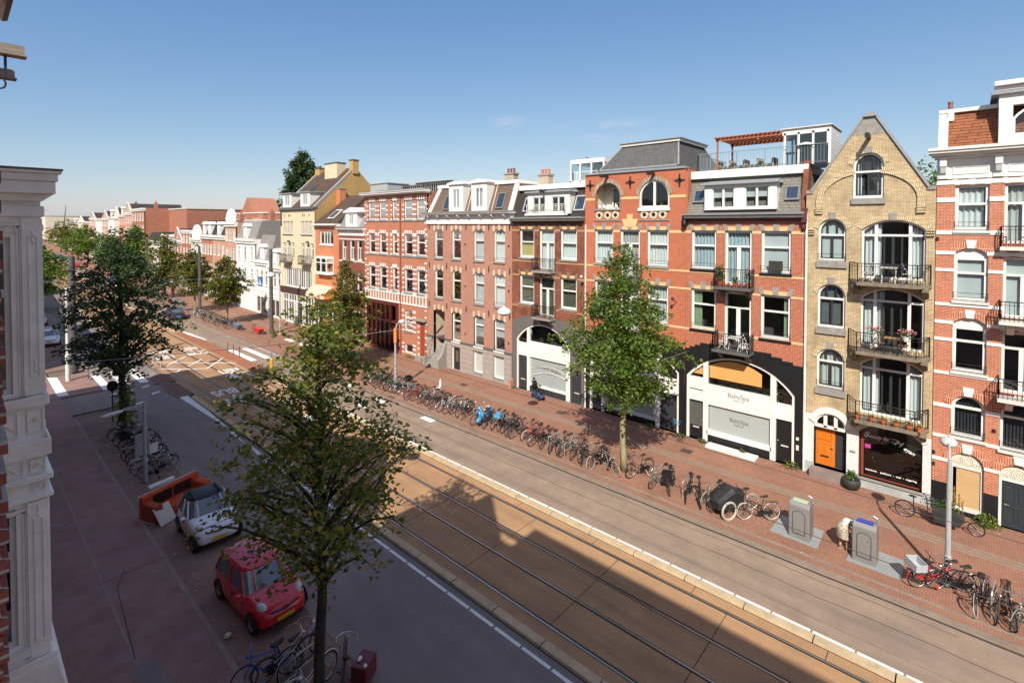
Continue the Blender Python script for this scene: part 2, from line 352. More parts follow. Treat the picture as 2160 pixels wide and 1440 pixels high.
ASPH_L = surf('dark_asphalt', (.215, .18, .165), .14, .8, patch=(.17, .145, .135, 1), streak=True)
ASPH_R = surf('worn_brown_asphalt', (.27, .20, .145), .16, 1.0, patch=(.17, .135, .11, 1), streak=True)
TRAM = surf('ochre_tram_bed_asphalt', (.36, .215, .115), .14, .7, tint=(1, 1.0, .95), patch=(.24, .135, .075, 1), streak=True, pscale=.4)
KERBC = surf('pale_concrete_kerb', (.45, .345, .215), .18, 2.5, speck=.15)
KERBS = surf('stone_kerb', (.24, .185, .145), .2, 2, speck=.15)
MARK = surf('worn_white_road_marking', (.72, .70, .66), .12, 3, speck=.12)
PAVE_R = brick('red_brown_pavers', (.33, .155, .10, 1), (.28, .135, .09, 1), (.20, .12, .085, 1), .21, .08, .010, stain=.22, horiz=True, bump=.3, dark=(.26, .15, .09, 1), damt=.35)
PAVE_L = brick('dull_red_pavers', (.30, .175, .145, 1), (.27, .16, .135, 1), (.21, .135, .115, 1), .21, .08, .010, stain=.25, horiz=True, bump=.3, dark=(.28, .20, .175, 1), damt=.55)
PAVE_P = brick('brown_parking_pavers', (.29, .18, .14, 1), (.25, .16, .13, 1), (.17, .12, .10, 1), .21, .08, .010, stain=.3, horiz=True, bump=.3, dark=(.18, .135, .12, 1), damt=.6)
PAVE_B = brick('orange_bike_path_pavers', (.34, .135, .075, 1), (.30, .12, .07, 1), (.2, .10, .06, 1), .3, .3, .010, stain=.15, horiz=True, bump=.2)
STRIPC = surf('grey_brown_edge_stones', (.24, .185, .14), .15, 3, speck=.15)
SOIL = surf('base_ground', (.16, .12, .10), .2, .2)
STEEL = mat('polished_rail_steel', (.38, .37, .36), .3, metal=.85, amt=.1)
GROOVE = mat('rail_groove', (.025, .018, .014), .9, amt=.1)
YS = [-60, -30, -10, 0, 10, 20, 30, 40, 50, 60, 66, 72, 78, 85, 92, 100, 110, 120, 135, 150, 170, 190, 215, 240, 270, 300, 340, 380, 430, 480, 540, 620]
def ys(y0, y1): return [y0]+[y for y in YS if y0 < y < y1]+[y1]
def strip(mb, x0, x1, z0, z1, y0=-60, y1=620, mi=0, sides=True):
    Y = ys(y0, y1); vs = []
    for y in Y:
        b = bend(y); vs += [(x0+b, y, z1), (x1+b, y, z1), (x0+b, y, z0), (x1+b, y, z0)]
    fs = []
    for i in range(len(Y)-1):
        a, c = i*4, i*4+4; fs.append((a, a+1, c+1, c))
        if sides: fs.append((a+2, a, c, c+2)); fs.append((a+1, a+3, c+3, c+1))
    if sides: fs.append((0, 2, 3, 1)); e = (len(Y)-1)*4; fs.append((e, e+1, e+3, e+2))
    mb.add(vs, fs, mi)
mb = MB(); mb.quad((-3000, -3000, -.06), (3000, -3000, -.06), (3000, 3000, -.06), (-3000, 3000, -.06)); struct(mb.build('ground', SOIL))
mb = MB(); strip(mb, 7.45, 11.14, -.05, 0, sides=False); mb.quad((-40, 42.3, .006), (7.45, 42.3, .006), (7.45, 53.6, .006), (-40, 53.6, .006)); struct(mb.build('left_road', ASPH_L))
mb = MB(); strip(mb, 11.46, 16.62, -.05, 0.004, sides=False); struct(mb.build('tram_bed', TRAM))
mb = MB(); strip(mb, 16.95, 20.25, -.05, 0, sides=False); struct(mb.build('right_road', ASPH_R))
# pavements (a side street leaves on the left between y 42 and 54, the raised crossing keeps its brick paving)
mb = MB(); strip(mb, -1, 4.95, -.05, PZ, -60, 47.0); strip(mb, 3.2, 7.3, -.05, PZ-.004, 46.95, 53.6); strip(mb, -1, 4.95, -.05, PZ, 53.5, 620); struct(mb.build('left_pavement', PAVE_L))
mb = MB(); strip(mb, 4.95, 7.3, -.05, PZ-.03, -60, 41); strip(mb, 4.95, 7.3, -.05, PZ-.03, 56, 620); struct(mb.build('parking_strip', PAVE_P))
mb = MB(); strip(mb, 7.3, 7.46, -.05, PZ-.02, -60, 42); strip(mb, 7.3, 7.46, -.05, PZ-.02, 54, 620); struct(mb.build('left_kerb', KERBS))
mb = MB(); strip(mb, 4.93, 5.07, PZ-.06, PZ+.006, -60, 41.2, sides=True); strip(mb, 3.19, 3.27, PZ-.06, PZ+.005, -60, 47); struct(mb.build('pavement_edge_stones', mat('dark_edge_stone', (.26, .19, .16), .9)))
mb = MB(); strip(mb, 20.42, 40, -.05, PZ); struct(mb.build('right_pavement', PAVE_R))
mb = MB(); strip(mb, 20.25, 20.42, -.05, PZ-.01); strip(mb, 20.72, 20.86, PZ-.05, PZ+.005); struct(mb.build('right_kerb', KERBS))
mb = MB()
for x in (24.85, 25.08, 25.30): strip(mb, x, x+.13, PZ-.05, PZ+.006)
struct(mb.build('pavement_stone_bands', STRIPC))
# the long concrete kerbs of the tram bed, block by block
def kerb_blocks(name, x0, x1, y0, y1, h, step=1.93):
    mb = MB(); y = y0
    while y < y1:
        a, b = y+.02, min(y+step-.02, y1); ba, bb = bend(a), bend(b); j = random.uniform(-.008, .008)
        mb.hexa([(x0+ba, a, -.05), (x1+ba, a, -.05), (x1+bb, b, -.05), (x0+bb, b, -.05), (x0+.03+ba, a, h+j), (x1-.03+ba, a, h+j), (x1-.03+bb, b, h+j), (x0+.03+bb, b, h+j)])
        y += step if y < 200 else step*6
    return struct(mb.build(name, KERBC))
kerb_blocks('tram_kerb_left', 11.13, 11.47, -20, 40.5, .10); kerb_blocks('tram_kerb_left_far', 11.13, 11.47, 70, 600, .10)
kerb_blocks('tram_kerb_right', 16.62, 16.96, -20, 42.5, .10); kerb_blocks('tram_kerb_right_far', 16.62, 16.96, 66, 600, .10)
# dark gaps under the joints + rails with grooves
mb = MB(); strip(mb, 11.12, 11.48, -.05, .01, -20, 41); strip(mb, 16.61, 16.97, -.05, .01, -20, 43); struct(mb.build('kerb_bedding', GROOVE))
mbr = MB(); mbg = MB()
for x in (11.98, 13.41, 14.72, 16.15):
    s_ = 1 if x in (11.98, 14.72) else -1
    strip(mbr, x-.035, x+.035, 0, .010, sides=False); strip(mbg, min(x+s_*.035, x+s_*.09), max(x+s_*.035, x+s_*.09), 0, .009, sides=False)
    strip(mbg, min(x-s_*.035, x-s_*.055), max(x-s_*.035, x-s_*.055), 0, .009, sides=False)
struct(mbr.build('tram_rails', STEEL)); struct(mbg.build('rail_grooves', GROOVE))
mb = MB()
for y in np.arange(-10, 60, 3.85):
    mb.quad((12.05, y, .009), (16.08, y, .009), (16.08, y+.02, .009), (12.05, y+.02, .009))
    mb.quad((16.2, y+1.2, .009), (16.6, y+1.2, .009), (16.6, y+1.22, .009), (16.2, y+1.22, .009))
struct(mb.build('tram_bed_joints', GROOVE))
# seams in the right and left asphalt
SEAM = mat('tar_seam', (.05, .042, .036), .8, amt=.2)
mb = MB()
def wob(mb, x, y0, y1, wd, a=.03, z=.005):
    y = y0; pts = []
    while y <= y1: pts.append((x+bend(y)+a*sin(y*1.3)+a*.6*sin(y*3.1), y)); y += .7
    for p, q in zip(pts, pts[1:]): mb.quad((p[0]-wd, p[1], z), (p[0]+wd, p[1], z), (q[0]+wd, q[1], z), (q[0]-wd, q[1], z))
wob(mb, 18.85, -5, 60, .012); wob(mb, 20.12, -5, 45, .05, .01); wob(mb, 19.75, 0, 12, .01)
struct(mb.build('asphalt_seams', SEAM))
# ---- painted markings
mk = MB()
def dash(x, y0, y1, wd, L_, gap, z=.006):
    y = y0
    while y < y1:
        a, b = y, min(y+L_, y1); mk.quad((x-wd+bend(a), a, z), (x+wd+bend(a), a, z), (x+wd+bend(b), b, z), (x-wd+bend(b), b, z)); y += L_+gap
dash(17.1, -20, 40, .06, 1.05, .06); dash(10.84, -20, 32, .055, 1.02, .07)
def poly(pts, z=.006, mbx=None):
    P = [ground(*p, z)+(z,) for p in pts]; (mbx or mk).add(P, [tuple(range(len(P)))])
poly([(376, 836), (403, 834), (487, 907), (484, 905)]); poly([(484, 904), (488, 905), (566, 975), (562, 975)])
for y in range(36):   # far part of the tram bed edge line
    pass
# pedestrian crossings: wide bars along the road
for x in (7.35, 8.5, 9.6): mk.quad((x, 47.2, .008), (x+.55, 47.1, .008), (x+.55, 52.6, .008), (x, 52.9, .008))
for x in (17.75, 18.95, 20.2): mk.quad((x, 47.3, .008), (x+.55, 47.3, .008), (x+.55, 53.2, .008), (x, 53.2, .008))
mk.quad((23.3, 47.6, PZ+.008), (23.85, 47.6, PZ+.008), (23.85, 53.4, PZ+.008), (23.3, 53.4, PZ+.008))
mk.quad((4.85, 47.4, PZ+.008), (5.42, 47.2, PZ+.008), (5.45, 53.4, PZ+.008), (4.9, 53.9, PZ+.008))
mk.quad((2.4, 47.4, PZ+.008), (2.95, 47.2, PZ+.008), (2.95, 53.4, PZ+.008), (2.4, 53.9, PZ+.008))
for p in ([(228, 833), (247, 828), (247, 830), (229, 835)], [(285, 852), (302, 846), (303, 848), (286, 854)], [(299, 816), (316, 811), (316, 813), (300, 818)], [(320, 829), (337, 824), (338, 826), (321, 832)], [(276, 822), (282, 820), (282, 822), (276, 824)]): poly(p)
for i in range(6):    # side zebra farther up, small bars
    y = 60+i*1.45; mk.quad((7.6, y, .006), (9.3, y-.2, .006), (9.3, y+.25, .006), (7.6, y+.45, .006))
# line work where the tracks cross the junction
def line(pts, wd=.07, z=.013):
    P = [Vector(ground(*p)) for p in pts]
    for a, b in zip(P, P[1:]):
        d = (b-a).normalized(); n_ = Vector((-d.y, d.x))*wd; a2, b2 = a-d*wd, b+d*wd
        mk.quad((a2.x-n_.x, a2.y-n_.y, z), (b2.x-n_.x, b2.y-n_.y, z), (b2.x+n_.x, b2.y+n_.y, z), (a2.x+n_.x, a2.y+n_.y, z))
line([(322, 764.5), (501, 765.5)]); line([(341, 778), (404, 778.6), (437, 777)], z=.014); line([(437, 777), (470, 755), (476, 752)], z=.015)
line([(352, 772), (376, 759), (391, 752)], z=.016); line([(398, 772), (425, 758)], z=.016); line([(372, 785), (380, 780)], z=.015)
line([(486, 789), (497, 796)], .09, .013)
poly([(384, 699.5), (392, 699), (437, 716.5), (418, 717.5)], .008)
for p in ([(325, 749), (345, 749), (346, 752), (326, 752)], [(346, 736), (360, 735), (362, 738), (347, 739)], [(335, 754), (349, 753), (350, 756), (336, 757)]): poly(p, .013)
# lane guidance dashes on the right road near the stop
for (u, v) in ((902, 884), (800, 845), (738, 812), (700, 843), (765, 855), (655, 880), (612, 842)):
    x, y = ground(u, v); mk.quad((x-.22, y-.55, .010), (x+.22, y-.55, .010), (x+.22, y+.55, .010), (x-.22, y+.55, .010))
struct(mk.build('road_markings', MARK))
def ground_text(t, x, y, ang, sx, sy, z=.014):
    o = text_mesh('bus_lane_lettering', t, 1.0, MARK, mtx=Matrix.Rotation(ang, 4, 'Z') @ Matrix.Diagonal((sx, sy, 1, 1)), extrude=.001, bold=.018)
    o.location = (x, y, z); struct(o); return o
ground_text('BUS', 13.2, 40.1, pi, .95, 2.0); ground_text('LIJN', 13.25, 37.8, pi, .85, 2.0)
ground_text('BUS', 15.4, 43.6, 0, .95, 1.9); ground_text('LIJN', 15.4, 45.6, 0, .85, 1.9)
ground_text('LIJN', 15.45, 56.6, 0, .8, 2.0); ground_text('BUS', 15.5, 54.2, 0, .95, 2.0)
ground_text('BUS', 13.0, 57.4, pi, .95, 2.0); ground_text('LIJN', 13.0, 54.8, pi, .8, 2.0)
# raised refuge islands with kerbs
ISLP = brick('island_pavers', (.20, .095, .075, 1), (.17, .085, .07, 1), (.12, .07, .055, 1), .2, .1, .01, stain=.2, horiz=True)
for nm, pts in (('near_island', [(349, 823.5), (374, 836), (409.5, 828.5), (378, 808), (338, 807)]), ('zebra_island', [(314, 802.5), (324, 809.5), (371, 800), (357, 789), (336, 786), (318, 795)])):
    P = [ground(*p, .1) for p in pts]; c = (sum(p[0] for p in P)/len(P), sum(p[1] for p in P)/len(P))
    mb = MB(); mb.prism(P, 'z', -.05, .09); struct(mb.build(nm+'_kerb', KERBS))
    P2 = [(c[0]+(p[0]-c[0])*.9, c[1]+(p[1]-c[1])*.93) for p in P]; mb = MB(); mb.prism(P2, 'z', .05, .098); struct(mb.build(nm, ISLP))
mb = MB(); mb.prism([(16.63, 42.6), (17.2, 41.0), (17.65, 42.6), (17.7, 60), (17.1, 67), (16.63, 67)], 'z', -.04, .05); struct(mb.build('stop_paving', PAVE_B))

mb = MB()
for a in ((2.0, 30.5), (5.3, 17.5)): pass
x, y = ground(130, 1230); mb.quad((2.2, 17.6, PZ+.005), (3.1, 17.0, PZ+.005), (3.12, 17.03, PZ+.005), (2.2, 17.64, PZ+.005))
P = [ground(u, v, PZ)+(PZ+.006,) for u, v in ((282, 1408), (330, 1383), (357, 1440), (290, 1440))]; mb.quad(*P)
struct(mb.build('asphalt_patches', ASPH_L))
mb = MB()
def crack(pts, wd=.012, z=PZ+.007):
    P = [Vector(ground(*p, PZ)) for p in pts]
    for a, b in zip(P, P[1:]):
        d = (b-a).normalized(); n_ = Vector((-d.y, d.x))*wd; mb.quad((a.x-n_.x, a.y-n_.y, z), (b.x-n_.x, b.y-n_.y, z), (b.x+n_.x, b.y+n_.y, z), (a.x+n_.x, a.y+n_.y, z))
crack([(210, 1231), (262, 1212), (300, 1192), (348, 1177)]); crack([(262, 1200), (247, 1240), (285, 1390)], .012)
struct(mb.build('paving_cracks', SEAM))
# manholes and drain covers
COVER = mat('cast_iron_cover', (.07, .052, .045), .7, amt=.3, scale=14)
for (u, v, sh, lab) in ((847, 812, 'q', 'small iron drain cover near the stone basement windows'), (978, 811, 'q', 'iron drain cover in front of the pink brick house'), (1183, 870, 'q', 'square iron drain cover left of the tree shadow'), (1448, 951, 'g', 'rusty square grate on the pavement before the spa shop')):
    x, y = ground(u, v, PZ); mb = MB()
    mb.box(x-.24, x+.24, y-.28, y+.28, PZ, PZ+.012)
    for k in range(4): mb.box(x-.2, x+.2, y-.22+k*.13, y-.18+k*.13, PZ+.01, PZ+.018)
    tag(mb.build('drain_cover', COVER), lab, 'drain cover')
# ------------------------------------------------------------ architecture kit
def outline(a, b, z0, z1, rise=0, n=12):
    if a > b: a, b = b, a
    if rise <= 0: return [(a, z0), (a, z1), (b, z1), (b, z0)]
    w_ = (b-a)/2; c = (a+b)/2; pts = [(a, z0)]
    for i in range(n+1):
        if rise >= w_*.98:
            t = pi-pi*i/n; pts.append((c+w_*cos(t), z1-rise+rise*sin(t)))
        else:
            R = (w_*w_+rise*rise)/(2*rise); t0 = math.asin(w_/R); t = -t0+2*t0*i/n; pts.append((c+R*sin(t), z1-R+R*cos(t)))
    return pts+[(b, z0)]
def halfspan(op, z):
    a, b, z0, z1, rise = op
    if z <= z1-rise or rise <= 0: return a, b
    w_ = (b-a)/2; c = (a+b)/2
    if rise >= w_*.98: s = w_*sqrt(max(0, 1-((z-(z1-rise))/rise)**2))
    else:
        R = (w_*w_+rise*rise)/(2*rise); s = sqrt(max(0, R*R-(z-(z1-R))**2))
    return c-s, c+s
def wall_mesh(mb, y0, y1, z0, z1, ops, x=0, depth=.28, lf=None, rf=None, cuts=(), mi=0, reveal=True):
    zs = {z0, z1, *[c for c in cuts if z0 < c < z1]}
    for a, b, c, d, r in ops:
        for z in ([c, d-r] + ([d-r+r*sin(pi/2*i/8) for i in range(1, 9)] if r > 0 else [d])):
            if z0 < z < z1: zs.add(z)
    zs = sorted(zs); e = 1e-5
    for za, zb in zip(zs, zs[1:]):
        if zb-za < 1e-4: continue
        zm = (za+zb)/2
        la, lb = (lf(za), lf(zb)) if lf else (y0, y0); ra, rb = (rf(za), rf(zb)) if rf else (y1, y1)
        segs = []; cur = (la, lb)
        for op in sorted([o for o in ops if o[2] < zm < o[3]], key=lambda o: o[0]):
            A0, A1 = halfspan(op, za+e), halfspan(op, zb-e)
            segs.append((cur, (A0[0], A1[0]))); cur = (A0[1], A1[1])
        segs.append((cur, (ra, rb)))
        for (p0, p1), (q0, q1) in segs:
            if q0-p0 > 1e-4 or q1-p1 > 1e-4: mb.add([(x, p0, za), (x, q0, za), (x, q1, zb), (x, p1, zb)], [(0, 3, 2, 1)], mi)
    if reveal:
        for a, b, c, d, r in ops:
            if d <= z0 or c >= z1: continue
            o = outline(a, b, c, d, r, 16); k = len(o); vs = [(x, p, q) for p, q in o]+[(x+depth, p, q) for p, q in o]
            mb.add(vs, [(i, (i+1) % k, k+(i+1) % k, k+i) for i in range(k)], mi)
def ring_mesh(mb, o, i, x0, x1, mi=0, skip_bottom=False):
    "frame between two matching outlines o (outer) and i (inner), from x0 (front) to x1"
    k = len(o); vs = [(x0, *p) for p in o]+[(x0, *p) for p in i]+[(x1, *p) for p in i]+[(x1, *p) for p in o]
    fs = []
    for j in range(k):
        j2 = (j+1) % k
        if skip_bottom and j == k-1: continue
        fs += [(j, j2, k+j2, k+j), (k+j, k+j2, 2*k+j2, 2*k+j), (j, 3*k+j, 3*k+j2, j2)]
    mb.add(vs, fs, mi)
def curtain_mesh(mb, a, b, z0, z1, x, waves=6, amp=.035, scallop=0, mi=0, rise=0, op=None):
    n = max(4, int(waves*6)); vs = []
    for i in range(n+1):
        t = i/n; y = a+(b-a)*t; xx = x+amp*sin(t*waves*2*pi)+amp*.4*sin(t*waves*5.3); zt = z1
        if op:
            s = [zz for zz in (z1-(z1-z0)*.02*k for k in range(51)) if halfspan(op, zz)[0] <= y <= halfspan(op, zz)[1]]
            zt = s[0] if s else z0+.05
        vs += [(xx, y, z0+scallop*abs(sin(t*waves*pi))), (xx, y, zt)]
    mb.add(vs, [(2*i, 2*i+1, 2*i+3, 2*i+2) for i in range(n)], mi)

class Bld:
    def __init__(s, name, y0, y1, label, cat='house', group=None, X=28.0, rz=0, loc=None):
        s.y0, s.W = y0, y1-y0; s.ops = []
        s.root = empty(name, loc or (X, y0, 0), rz, label, cat, group); s.X = X
    def L(s, a, b): a, b = a-s.y0, b-s.y0; return (a, b) if a < b else (b, a)
    def op(s, a, b, z0, z1, rise=0):
        a, b = s.L(a, b); o = (a, b, z0, z1, rise); s.ops.append(o); return o
    def part(s, mb, name, m, parent=None, **k): return mb.build(name, m, parent or s.root, **k)
    def window(s, a, b, z0, z1, rise=0, transom=None, mull=None, tm=None, curt=None, fw=.085, fm=None, sash=None, x=.10, sill=True, sillm=None, guard=False,
               hole=True, parent=None, glass=None, name='window', curtm=None, half=1.0, xs=None, sillh=.1, lab=None, xl=None, bars=0, head=0):
        fm = fm or WHITE
        if hole: a, b, z0, z1, rise = s.op(a, b, z0, z1, rise)
        else: a, b = s.L(a, b)
        mb = MB(); o = outline(a, b, z0, z1, rise); zt = z1-head; i = outline(a+fw, b-fw, z0+fw*1.3, zt-fw, max(0, rise-fw*.35) if not head else 0, 12)
        if head: o2 = outline(a, b, z0, zt, 0); ring_mesh(mb, o2, i, x, x+.12); oo = outline(a, b, z1-head, z1, rise); mb.add([(x+.01, *p) for p in oo], [tuple(range(len(oo)))[::-1]])
        else: ring_mesh(mb, o, i, x, x+.12)
        mats = [fm]
        if sash:
            mats.append(sash); i2 = outline(a+fw+.05, b-fw-.05, z0+fw*1.3+.05, zt-fw-.05, max(0, rise-fw*.35-.02) if not head else 0, 12); ring_mesh(mb, i, i2, x+.03, x+.1, 1)
        k = 1 if sash else 0; tw = .045
        if transom: mb.box(x-.01, x+.11, a+fw*.6, b-fw*.6, transom-tw, transom+tw, 0 if not sash or sash is fm else (0 if tm is None else 1))
        top = transom or zt
        lo = outline(a, b, z0, z1, rise)
        for ms in (mull or []):      # (fraction, 'l' lower / 'u' upper / 'f' full, halfwidth, mat index)
            f, kind, hw, mi = ms; y = a+(b-a)*f
            za = z0+.05; zb = z1
            if kind == 'l': zb = transom
            if kind == 'u': za = transom
            # keep under the arch
            while rise > 0 and zb > z1-rise and not (halfspan((a, b, z0, z1, rise), zb)[0]+.03 < y < halfspan((a, b, z0, z1, rise), zb)[1]-.03): zb -= .03
            mb.box(x+.005, x+.1, y-hw, y+hw, za, zb-.02, min(mi, len(mats)-1))
        for q in range(bars): zz = z0+(z1-z0)*(q+1)/(bars+1); mb.box(x+.02, x+.08, a+fw*.6, b-fw*.6, zz-.015, zz+.015)
        par = parent or s.root
        wo = mb.build(name, mats, par)
        if lab: wo['label'] = lab
        sub = wo if parent is None else parent
        g = MB(); gi = outline(a+fw*.7, b-fw*.7, z0+fw*.8, zt-fw*.6, max(0, rise-fw*.3) if not head else 0); g.add([(x+.06, *p) for p in gi], [tuple(range(len(gi)))[::-1]])
        g.build('pane', glass or GLASS, sub)
        opx = (a, b, z0, zt, rise if not head else 0); zt2 = zt-.03
        def C(m, *q, **kw): c = MB(); curtain_mesh(c, *q, **kw); c.build('curtain', m, sub)
        w_ = b-a; wv = max(2, w_*5)
        if curt == 'sheer': C(curtm or SHEER, a+.03, b-.03, z0+.08, zt2, x+.2, waves=wv, op=opx if rise and not head else None)
        elif curt == 'two':   # short valance over a longer sheer
            C(CURTW, a+.03, b-.03, z0+.06, (transom or zt)-.0, x+.22, waves=wv); C(CURTW, a+.03, b-.03, (transom or zt)-.28, zt2, x+.17, waves=wv, scallop=.1)
        elif curt == 'upper': C(curtm or BLINDY, a+.03, b-.03, transom, zt2, x+.16, waves=2, amp=.004)
        elif curt == 'upperhalf':
            C(BLINDY, a+.03, b-.03, transom+.02, zt2, x+.16, waves=2, amp=.004); C(SHEER, a+.03, b-.03, z0+.06, transom-.03, x+.2, waves=wv)
        elif curt == 'lower': C(curtm or BLINDY, a+.03, b-.03, z0+.05, transom-.03, x+.16, waves=2, amp=.004)
        elif curt == 'blind': C(curtm or BLINDW, a+.03, b-.03, z0+(zt2-z0)*(1-half)+.03, zt2, x+.15, waves=2, amp=.004, op=opx if rise and not head else None)
        elif curt == 'left': C(curtm or GREENC, b-.03-w_*.36, b-.03, z0+.06, zt2, x+.2, waves=4)
        elif curt == 'right': C(curtm or GREENC, a+.03, a+.03+w_*.24, z0+.06, zt2, x+.2, waves=3)
        elif curt == 'sides': C(curtm or CURTW, a+.03, a+.03+w_*.2, z0+.06, zt2, x+.2, waves=3); C(curtm or CURTW, b-.03-w_*.3, b-.03, z0+.06, zt2, x+.2, waves=3)
        elif curt == 'vert':
            c = MB(); n = int(w_/.11)
            for q in range(n): y = a+.05+q*(w_-.1)/n; c.box(x+.18, x+.2, y, y+.07, z0+.06, z0+(zt2-z0)*.86)
            c.build('curtain', DGREY if curtm is None else curtm, sub)
        elif curt == 'venetian':
            c = MB(); n = int((zt2-z0)*half/.05)
            for q in range(n): zz = z0+.08+q*.05; c.add([(x+.16, a+.1, zz), (x+.16, b-.1, zz), (x+.2, b-.1, zz+.028), (x+.2, a+.1, zz+.028)], [(0, 1, 2, 3)])
            c.build('curtain', mat('venetian_slats', (.20, .20, .19), .6), sub)
        if sill:
            sb = MB(); sb.box(-.09, x+.02, a-.06, b+.06, z0-sillh, z0); sb.build('sill', sillm or STONE, sub)
        if guard:
            gb = MB()
            for dz in (.16, .34): gb.tube([(-.02, a-.02, z0+dz), (-.02, b+.02, z0+dz)], .011, 5)
            for yy in (a, b): gb.tube([(.06, yy, z0+.12), (-.02, yy, z0+.12), (-.02, yy, z0+.36), (.06, yy, z0+.36)], .01, 4)
            gb.build('guard_rail', IRON, sub)
        return wo
    def band(s, z0, z1, m, x=-.018, a=None, b=None, skip=.0, name='stone_band', proud=0):
        mb = MB(); a0, b0 = s.L(a, b) if a is not None else (.004, s.W-.004); cur = a0; zm = (z0+z1)/2; done = False
        for o in sorted([o for o in s.ops if o[2]-.02 < zm < o[3]+.02], key=lambda o: o[0]):
            A, B = halfspan(o, min(zm, o[3]-1e-3))
            if A-cur > .02: mb.box(x, .05, cur, A-skip, z0, z1); done = True
            cur = max(cur, B+skip)
        if b0-cur > .02: mb.box(x, .05, cur, b0, z0, z1)
        return mb.explode(name, m, s.root) if mb.q else None
    def wall(s, m, z0, z1, x=0, a=None, b=None, **k):
        mb = MB(); A, B = s.L(a, b) if a is not None else (0, s.W); wall_mesh(mb, A, B, z0, z1, s.ops, x, **k); return mb.build('wall', m, s.root)
    def shell(s, H, m, depth=11, floors=(), roof=None, Hs=None, roofname='flat_roof'):
        mb = MB(); W = s.W; Hs = Hs or H
        mb.box(.281, depth, .003, .25, -.05, Hs); mb.box(.281, depth, W-.25, W-.003, -.05, Hs); mb.box(depth-.25, depth-.001, .26, W-.26, 0, Hs)
        mb.build('side_wall', m, s.root)
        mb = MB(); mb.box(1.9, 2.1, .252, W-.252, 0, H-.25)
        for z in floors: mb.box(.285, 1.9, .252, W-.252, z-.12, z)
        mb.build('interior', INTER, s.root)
        mb = MB(); mb.box(.285, depth-.26, .255, W-.255, H-.24, H-.03); mb.build(roofname, roof or BITUM, s.root)
    def mansard(s, zb, zt, m, set_=1.1, x0=.2, depth=8, hipl=0, hipr=0, trim=None, name='roof', a=0, b=None, trimh=.16):
        W = s.W if b is None else b
        mb = MB(); y0, y1 = a+.004, W-.004
        mb.hexa([(x0, y0, zb), (depth, y0, zb), (depth, y1, zb), (x0, y1, zb), (x0+set_, y0+hipr, zt), (depth-hipr*.8, y0+hipr, zt), (depth-hipr*.8, y1-hipl, zt), (x0+set_, y1-hipl, zt)])
        r = mb.build(name, m, s.root)
        if trim:
            t = MB(); t.box(x0+set_-.14, depth-hipr*.8+.1, y0+hipr-.08*(hipr > 0), y1-hipl+.08*(hipl > 0), zt+.001, zt+trimh); t.build('roof_trim', trim, s.root)
            t = MB(); t.box(x0+set_-.05, depth-hipr*.8, y0+hipr+.05, y1-hipl-.05, zt+trimh, zt+trimh+.02); t.build('roof_deck', BITUM, s.root)
        return r
    def cornice(s, z0, z1, m, out=.45, steps=3, a=None, b=None, gut=None, ret=.0, name='cornice'):
        mb = MB(); A, B = s.L(a, b) if a is not None else (0, s.W); h = (z1-z0)/steps
        for i in range(steps):
            o = out*(i+1)/steps; mb.box(-o, .28, A-ret*(i+1)/steps+.002, B+ret*(i+1)/steps-.002, z0+h*i, z0+h*(i+1)-.0015)
        r = mb.build(name, m, s.root)
        if gut: g = MB(); g.box(-out-.06, .25, A-ret+.001, B+ret-.001, z1, z1+.12); g.build('gutter', gut, s.root)
        return r
    def balcony(s, a, b, z, out=.8, rail=.95, slabm=None, brk=(), step=.13, railm=None, chamfer=.0, name='balcony', x0=-.03, pot=False):
        a, b = s.L(a, b); mb = MB(); c = chamfer
        mb.prism([(x0, a), (-out, a+c), (-out, b-c), (x0, b)], 'z', z-.14, z)
        bo = mb.build(name, slabm or STONE, s.root)
        r = MB(); pth = [(x0, a+.04), (-out+.05, a+c+.03), (-out+.05, b-c-.03), (x0, b-.04)]
        for zz, q in ((z+rail, .022), (z+rail-.13, .011), (z+.08, .012)): r.tube([(p[0], p[1], zz) for p in pth], q, 5)
        for p, q in zip(pth, pth[1:]):
            d = sqrt((p[0]-q[0])**2+(p[1]-q[1])**2); n = max(1, int(d/step))
            for i in range(n+1):
                x, y = p[0]+(q[0]-p[0])*i/n, p[1]+(q[1]-p[1])*i/n
                e = .018 if i in (0, n) else .009
                r.box(x-e, x+e, y-e, y+e, z, z+rail)
            if pot:
                for i in range(n):
                    x, y = p[0]+(q[0]-p[0])*(i+.5)/n, p[1]+(q[1]-p[1])*(i+.5)/n
                    r.ring((x, y, z+.18), .05, .008, 'x', 8, 3)
        r.build('railing', railm or IRON, bo)
        for yb in brk:
            y = yb-s.y0; k = MB(); k.prism([(-out*.55, z-.142), (.0, z-.142), (.0, z-.62), (-.16, z-.5), (-out*.55, z-.3)], 'y', y-.11, y+.11); k.build('bracket', slabm or STONE, bo)
        return bo
    def lintel(s, a, b, z, h=.36, m1=None, m2=None, key=1.0, fl=.16):
        a, b = s.L(a, b); w_ = b-a; mb = MB(); g = m1 or STONE; m2 = m2 or STONEY
        def tz(y0, y1, y2, y3, za, zb, mi): mb.add([(-.025, y0, za), (-.025, y1, za), (-.025, y2, zb), (-.025, y3, zb), (.02, y0, za), (.02, y1, za), (.02, y2, zb), (.02, y3, zb)], [(0, 3, 2, 1), (4, 5, 6, 7), (0, 1, 5, 4), (1, 2, 6, 5), (2, 3, 7, 6), (3, 0, 4, 7)], mi)
        tz(a-.04, a+w_*.14, a+w_*.04, a-fl, z, z+h, 0); tz(b-w_*.14, b+.04, b+fl, b-w_*.04, z, z+h, 0)
        c = (a+b)/2; tz(c-w_*.09, c+w_*.09, c+w_*.12, c-w_*.12, z, z+h*key*1.08, 0)
